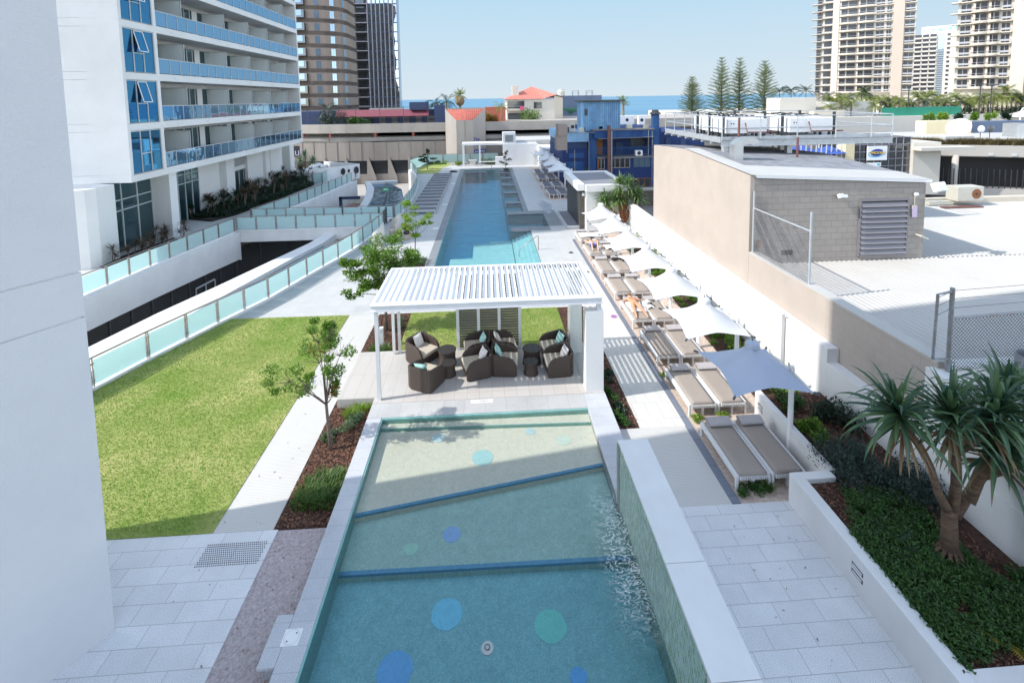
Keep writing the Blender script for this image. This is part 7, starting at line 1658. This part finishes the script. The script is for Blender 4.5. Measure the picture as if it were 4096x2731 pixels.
# lower car park with green roof, right
lp_=empty('parking_deck',(65,55,-3),'shaded parking deck with deep dark openings and dry grass along its roof','building')
A=Vector((54.9,61.5)); B=Vector((76,52.5)); d=(B-A).normalized(); nrm2=Vector((d.y,-d.x)); L=(B-A).length
def pts_(o,z,s0=0,s1=1): a=A+d*L*s0+nrm2*o; b=A+d*L*s1+nrm2*o; return [(a.x,a.y),(b.x,b.y)]
def band(o,t,z0,z1,m,nm,s0=0,s1=1.0): return MB().wall(pts_(o,0,s0,s1),t,z0,z1).build(nm,m,lp_)
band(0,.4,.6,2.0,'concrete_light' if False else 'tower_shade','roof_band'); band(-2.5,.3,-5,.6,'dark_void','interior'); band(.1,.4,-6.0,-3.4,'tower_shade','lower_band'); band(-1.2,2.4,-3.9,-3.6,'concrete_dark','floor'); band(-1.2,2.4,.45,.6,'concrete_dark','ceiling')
for s in (.02,.27,.62,.95): a=A+d*L*s; MB().tube((a.x,a.y,-6),(a.x,a.y,.7),.35,n=14).build('column','tower_shade',lp_,smooth=True)
for s in (.08,.17,.42,.52): a=A+d*L*s+nrm2*.25; MB().obox((a.x,a.y,.85),.45,.2,.3,math.atan2(d.y,d.x)).build('wall_light','alu_frame',lp_)
mb=MB()
for i in range(40): a=A+d*L*(i+.5)/40+nrm2*.3; mb.box(a.x-.04,a.x+.04,a.y-.04,a.y+.04,-3.4,-1.0)
mb.build('fence','dark_frame',lp_)
MB().prism([(A.x,A.y),(A.x-.3,A.y),(A.x-4.2,A.y+.5),(A.x-4.2,A.y+.8),(A.x,A.y+1)],-4,-.3).build('stair_wall','roof_white',lp_)
mb=MB(); rn=random.Random(4)
for i in range(420): a=A+d*L*rn.uniform(.02,1)-nrm2*rn.uniform(.3,2.2); tuft(mb,(a.x,a.y,1.95),.35,22,1.0,.06,rn,.5)
o=mb.build('roof_grass','dry_grass'); tag(o,'dry brown grass growing along the parking deck roof edge','roof grass',kind='stuff')
MB().prism([(A.x+.5,A.y+.5),(B.x,B.y+.5),(110,60),(110,75),(60,75)],.6,1.3).build('rear_roof','grey_tower',lp_)
dh=empty('satellite_dish',(66,66,2),'big white satellite dish tilted in front of the yellow wall','satellite dish')
mb=MB(); C_=Vector((67.5,65.5,3.6)); ax=Vector((-.75,-.35,.55)).normalized(); u=ax.orthogonal().normalized(); v=ax.cross(u); vs=[];fs=[]
for j in range(6):
    for i in range(24): r=1.45*j/5; a=2*PI*i/24; vs.append(C_+(u*math.cos(a)+v*math.sin(a))*r+ax*(.35*(j/5)**2))
for j in range(5):
    for i in range(24): fs.append((j*24+i,j*24+(i+1)%24,(j+1)*24+(i+1)%24,(j+1)*24+i))
MB().add(vs,fs).build('reflector','ac_white',dh,smooth=True); MB().tube(C_-ax*.1,(67.8,65.7,1.7),.18,n=8).build('mount','rust',dh)
for i,(x,m) in enumerate(((70.2,'ac_white'),(71.6,'steel_dark'))):
    t=empty('satellite_dish',(x,65,3),['small pale','small dark'][i]+' satellite dish on a mast right of the big one','satellite dish'); MB().tube((x,65,1.5),(x,65,3.4),.05,n=6).build('mast','steel_dark',t); ell('reflector',m,t,(x,64.9,3.5),(.55,.18,.5))
o=MB().box(78,80.2,67,69,1.7,4.0).build('metal_box','tank'); tag(o,'square metal duct box on the roof at the right edge','duct')
# small green plants on yellow wall terrace
for i,x in enumerate((74.5,77,80.2,83,85.8,88.5)): shrub('terrace_plant','spiky green plant on the terrace above the yellow wall, '+n1[i]+' from the left',(x,78,3.9),(.9,.6,1.3),300,.5,['leaf_bright','leaf_lime','leaf_dark'][i%3],360+i,'spiky plants above the yellow wall')
shrub('hedge','dark clipped hedge behind the tennis fence',(131,118,2.9),(14,1.2,1.8),1900,.5,'leaf_dark',370)
# ---------------------------------------------------------------- palms
def palm(name,label,x,y,z,h,fl,n,m,seed,group=None,tr=.16,cat='palm tree',lean=0,droop=1.5,wid=.24,seg=7):
    rn=random.Random(seed); t=empty(name,(x,y,z),label,cat,group); top=Vector((x+lean,y,z+h)); MB().path([(x,y,z-.3),(x+lean*.3,y,z+h*.5),top],[tr*1.2,tr,tr*.8],7).build('trunk','palm_trunk',t,smooth=True)
    mb=MB()
    for i in range(n):
        a=2*PI*i/n*1.618; e=rn.uniform(-.35,1.2); d=Vector((math.cos(a)*math.cos(e),math.sin(a)*math.cos(e),math.sin(e))); p=top.copy(); s=d.cross(Vector((0,0,1))).normalized(); L=fl*rn.uniform(.8,1.1)
        for k in range(seg):
            q=p+d*L/seg; w=fl*wid*math.sin(PI*(k+1.0)/(seg+1.3)); dn=Vector((0,0,-w*.65))
            for sg in (-1,1):
                for r2 in (0,.5):
                    b0=p.lerp(q,r2); b1=p.lerp(q,r2+.36); mb.add([b0,b1,b1+s*sg*w*.9+dn+d*w*.5],[(0,1,2)])
            p=q; d=(d+Vector((0,0,-droop/seg))).normalized()
    mb.build('fronds',m,t); return t
palm('palm_tree','seaside coconut palm, left of three dark palms over the cream block',93.5,150,4,5.6,3.6,15,'palm_dark',401)
palm('palm_tree','seaside coconut palm in the middle with a tall dark crown',97.3,150,4,6.0,3.6,15,'palm_dark',402)
palm('palm_tree','seaside palm with thin arching fronds, right of the three',102.2,150,4,5.6,3.4,11,'palm_dark',403)
for i in range(44):
    u=i/43; rr=random.Random(500+i*7); y=118+rr.uniform(0,6); x=y*(.73+.46*u); h=rr.uniform(2.6,4.9); big=(i in (7,8,38))
    palm('palm_tree',('tallest feathery palm in front of the curved balcony tower' if i==7 else 'bushy palm in the long row between the tennis court and the towers'),x,y,2.9,5.9 if big else h,2.9,19,'palm_leaf' if i%4 else 'palm_dark',410+i,None if i==7 else 'palms between the tennis court and the towers')
for i,x in enumerate((79,82,85.5,104.5,106.5)): palm('palm_tree','short palm on the terrace beside the white flat building',x if x>86 else x+8,118+i,2.8,2.4,2.8,12,'palm_leaf',460+i,'short terrace palms')
palm('fan_palm','tall fan palm with a skirt of dead fronds rising above the sea horizon',-4.7,88,4.5,5.2,1.5,26,'palm_leaf',470,tr=.25,droop=.8); ell('dead_skirt','strap_dry',None,(-4.7,88,8.6),(.85,.85,.9)); bpy.data.objects['dead_skirt'].parent=bpy.data.objects['fan_palm']; bpy.data.objects['dead_skirt'].location=-Vector((-4.7,88,4.5))
palm('palm_tree','left dark palm behind the red awning shops',-9.3,90,4.5,3.9,2.2,14,'palm_dark',471); palm('palm_tree','right dark palm behind the red awning shops',-7.2,89,4.5,4.0,2.4,14,'palm_dark',472)
palm('palm_tree','yellowish palm right of the lift tower',2.8,88,4.2,3.2,1.9,13,'palm_leaf',473); palm('palm_tree','dark palm by the brown hotel corner',-27,84,4.5,3.0,2.2,13,'palm_dark',474)
palm('fan_palm','small fan palm behind the blue rooftop shed',21.5,75,3,5.2,1.3,24,'palm_leaf',475,tr=.2,droop=.7)
for i,(x,y,z,r,m) in enumerate(((-2.5,86,4.6,(2.6,1,2.6),'leaf_lime'),(-.2,87,4.5,(1.6,1,1.8),'leaf_bright'),(1.0,85,4.4,(1.2,.8,1.8),'leaf_autumn'),(-25.5,82,4.6,(2.6,1.2,2.8),'leaf_dark'),(-21.5,82,4.6,(2.2,1.2,1.8),'leaf_mid'))): shrub('bush',['lime bush behind the red roofed tower','bright bush right of the red roofed tower','yellow orange bush by the terracotta wall','dark tree mass in front of the brown hotel','lower green bush right of the dark tree mass'][i],(x,y,z),r,1300,.32,m,480+i)
# ---------------------------------------------------------------- norfolk pines
def pine(label,x,y,z,h,wid,seed,dens=1.0):
    rn=random.Random(seed); t=empty('norfolk_pine',(x,y,z),label,'pine tree','norfolk pines by the sea'); MB().path([(x,y,z),(x,y,z+h*.6),(x,y,z+h)],[.32,.18,.05],8).build('trunk','bark',t,smooth=True)
    mb=MB(); k=0; zz=h*.10
    while zz<h*.99:
        f=zz/h; L=wid*(1-f)**.75*rn.uniform(.85,1.1)+.35; n=7 if f<.8 else 5; a0=rn.uniform(0,6)
        for i in range(n):
            a=a0+2*PI*i/n; el=.12+.45*f; d=Vector((math.cos(a)*math.cos(el),math.sin(a)*math.cos(el),math.sin(el))); p=Vector((x,y,z+zz)); seg=max(3,int(L/.32)); s=d.cross(Vector((0,0,1))).normalized()
            mb.tube(p,p+d*L*.97,.035,.015,n=3,cap=False)
            for j in range(1,seg+1):
                q=p+d*L*j/seg; lw=.26+.50*math.sin(PI*min(1,j/seg*.9))*min(1,L/2.5)
                for sg in (-1,1):
                    e=q+s*sg*lw+d*.28+Vector((0,0,.22)); mb.add([q-d*.09,q+d*.12,e+Vector((0,0,.05)),e-d*.05],[(0,1,2,3)])
                    if rn.random()<.6*dens: mb.add([q,q+Vector((0,0,.30))+s*sg*.12,q+d*.10],[(0,1,2)])
        zz+=h*.047*rn.uniform(.85,1.15)
    mb.build('foliage','pine_leaf',t); return t
pine('shortest norfolk pine, standing apart at the left of the four',60.7,140,1,13.4,5.0,601); pine('thin topped norfolk pine, second from the left',69.5,140,0,19.8,6.0,602); pine('narrow norfolk pine, third from the left',76.0,142,0,20.0,5.6,603); pine('full crowned norfolk pine, rightmost of the four',82.0,139,0,18.8,6.6,604)
# ================================================================= CAMERA AND LIGHT
TILT=R(4.85); YAW=R(3.0); ROLL=R(.95)
f=Vector((math.sin(YAW)*math.cos(TILT),math.cos(YAW)*math.cos(TILT),-math.sin(TILT))); r0=Vector((math.cos(YAW),-math.sin(YAW),0)); u0=r0.cross(f)
r=r0*math.cos(ROLL)-u0*math.sin(ROLL); u=r0*math.sin(ROLL)+u0*math.cos(ROLL)
cam=bpy.data.cameras.new('camera'); co=bpy.data.objects.new('camera',cam); col.objects.link(co)
m=Matrix((r,u,-f)).transposed().to_4x4(); m.translation=Vector((0,0,9)); co.matrix_world=m
cam.sensor_width=36; cam.lens=17; cam.sensor_fit='HORIZONTAL'; cam.clip_start=.1; cam.clip_end=40000
CY=392.4+17/36*4096*math.tan(TILT); cam.shift_y=-(1365.5-CY)/4096
sc.camera=co
EL=R(42); AZ=math.atan2(.155,1)     # shadows run toward +x and slightly +y
tosun=Vector((-math.cos(EL)*math.cos(AZ),-math.cos(EL)*math.sin(AZ),math.sin(EL)))
sl=bpy.data.lights.new('sun','SUN'); sl.energy=5.0; sl.angle=R(.5); sl.color=(1,.955,.88); so=bpy.data.objects.new('sun',sl); col.objects.link(so); so.rotation_euler=(-tosun).to_track_quat('-Z','Y').to_euler(); so.location=tosun*100
w=bpy.data.worlds.new('World'); sc.world=w; w.use_nodes=True; nt=w.node_tree; bg=nt.nodes['Background']; sky=nt.nodes.new('ShaderNodeTexSky'); sky.sky_type='NISHITA'; sky.sun_disc=False
sky.sun_elevation=EL; sky.sun_rotation=math.atan2(tosun.x,tosun.y)%(2*PI); sky.altitude=10; sky.air_density=1.0; sky.dust_density=.4; sky.ozone_density=1.2
SS=.15; AMB=4.0
def vnode(op,*ins):
    n=nt.nodes.new('ShaderNodeVectorMath'); n.operation=op
    for i,v in enumerate(ins):
        if isinstance(v,tuple): n.inputs[i].default_value=v
        else: nt.links.new(v,n.inputs[i])
    return n
def rng(sock,a,b):
    m=nt.nodes.new('ShaderNodeMapRange'); m.interpolation_type='SMOOTHSTEP'; m.inputs['From Min'].default_value=a; m.inputs['From Max'].default_value=b; nt.links.new(sock,m.inputs['Value']); return m.outputs[0]
def cmix(f,a,b):
    m=nt.nodes.new('ShaderNodeMix'); m.data_type='RGBA'
    if isinstance(f,float): m.inputs['Factor'].default_value=f
    else: nt.links.new(f,m.inputs['Factor'])
    for k,v in (('A',a),('B',b)):
        if isinstance(v,tuple): m.inputs[k].default_value=(*v,1)
        else: nt.links.new(v,m.inputs[k])
    return m.outputs['Result']
bw_=nt.nodes.new('ShaderNodeRGBToBW'); nt.links.new(sky.outputs[0],bw_.inputs[0])
soft=cmix(.5,sky.outputs[0],bw_.outputs[0])            # less saturated daylight
sc_n=vnode('SCALE',soft); sc_n.inputs['Scale'].default_value=AMB
tc=nt.nodes.new('ShaderNodeTexCoord'); sx=nt.nodes.new('ShaderNodeSeparateXYZ'); nt.links.new(tc.outputs['Generated'],sx.inputs[0])
# sky colour capped over the water, palest low down; brighter elsewhere to fill shade
top=tuple(v/SS for v in (.44,.705,.91)); low=tuple(v/SS for v in (.72,.81,.87))
zr=nt.nodes.new('ShaderNodeMapRange'); zr.inputs['From Min'].default_value=-.02; zr.inputs['From Max'].default_value=.26; nt.links.new(sx.outputs['Z'],zr.inputs['Value'])
cap=cmix(zr.outputs[0],low,top)
hz=vnode('MINIMUM',sc_n.outputs[0],cap)
out=cmix(rng(sx.outputs['Y'],.25,.55),sc_n.outputs[0],hz.outputs[0])
nt.links.new(out,bg.inputs[0])
bg.inputs[1].default_value=SS
sc.view_settings.view_transform='Standard'; sc.view_settings.look='None'; sc.view_settings.exposure=0; sc.view_settings.gamma=1
sc.render.engine='CYCLES'; sc.cycles.max_bounces=8; sc.cycles.transparent_max_bounces=12; sc.cycles.diffuse_bounces=4; sc.cycles.caustics_reflective=False; sc.cycles.caustics_refractive=False
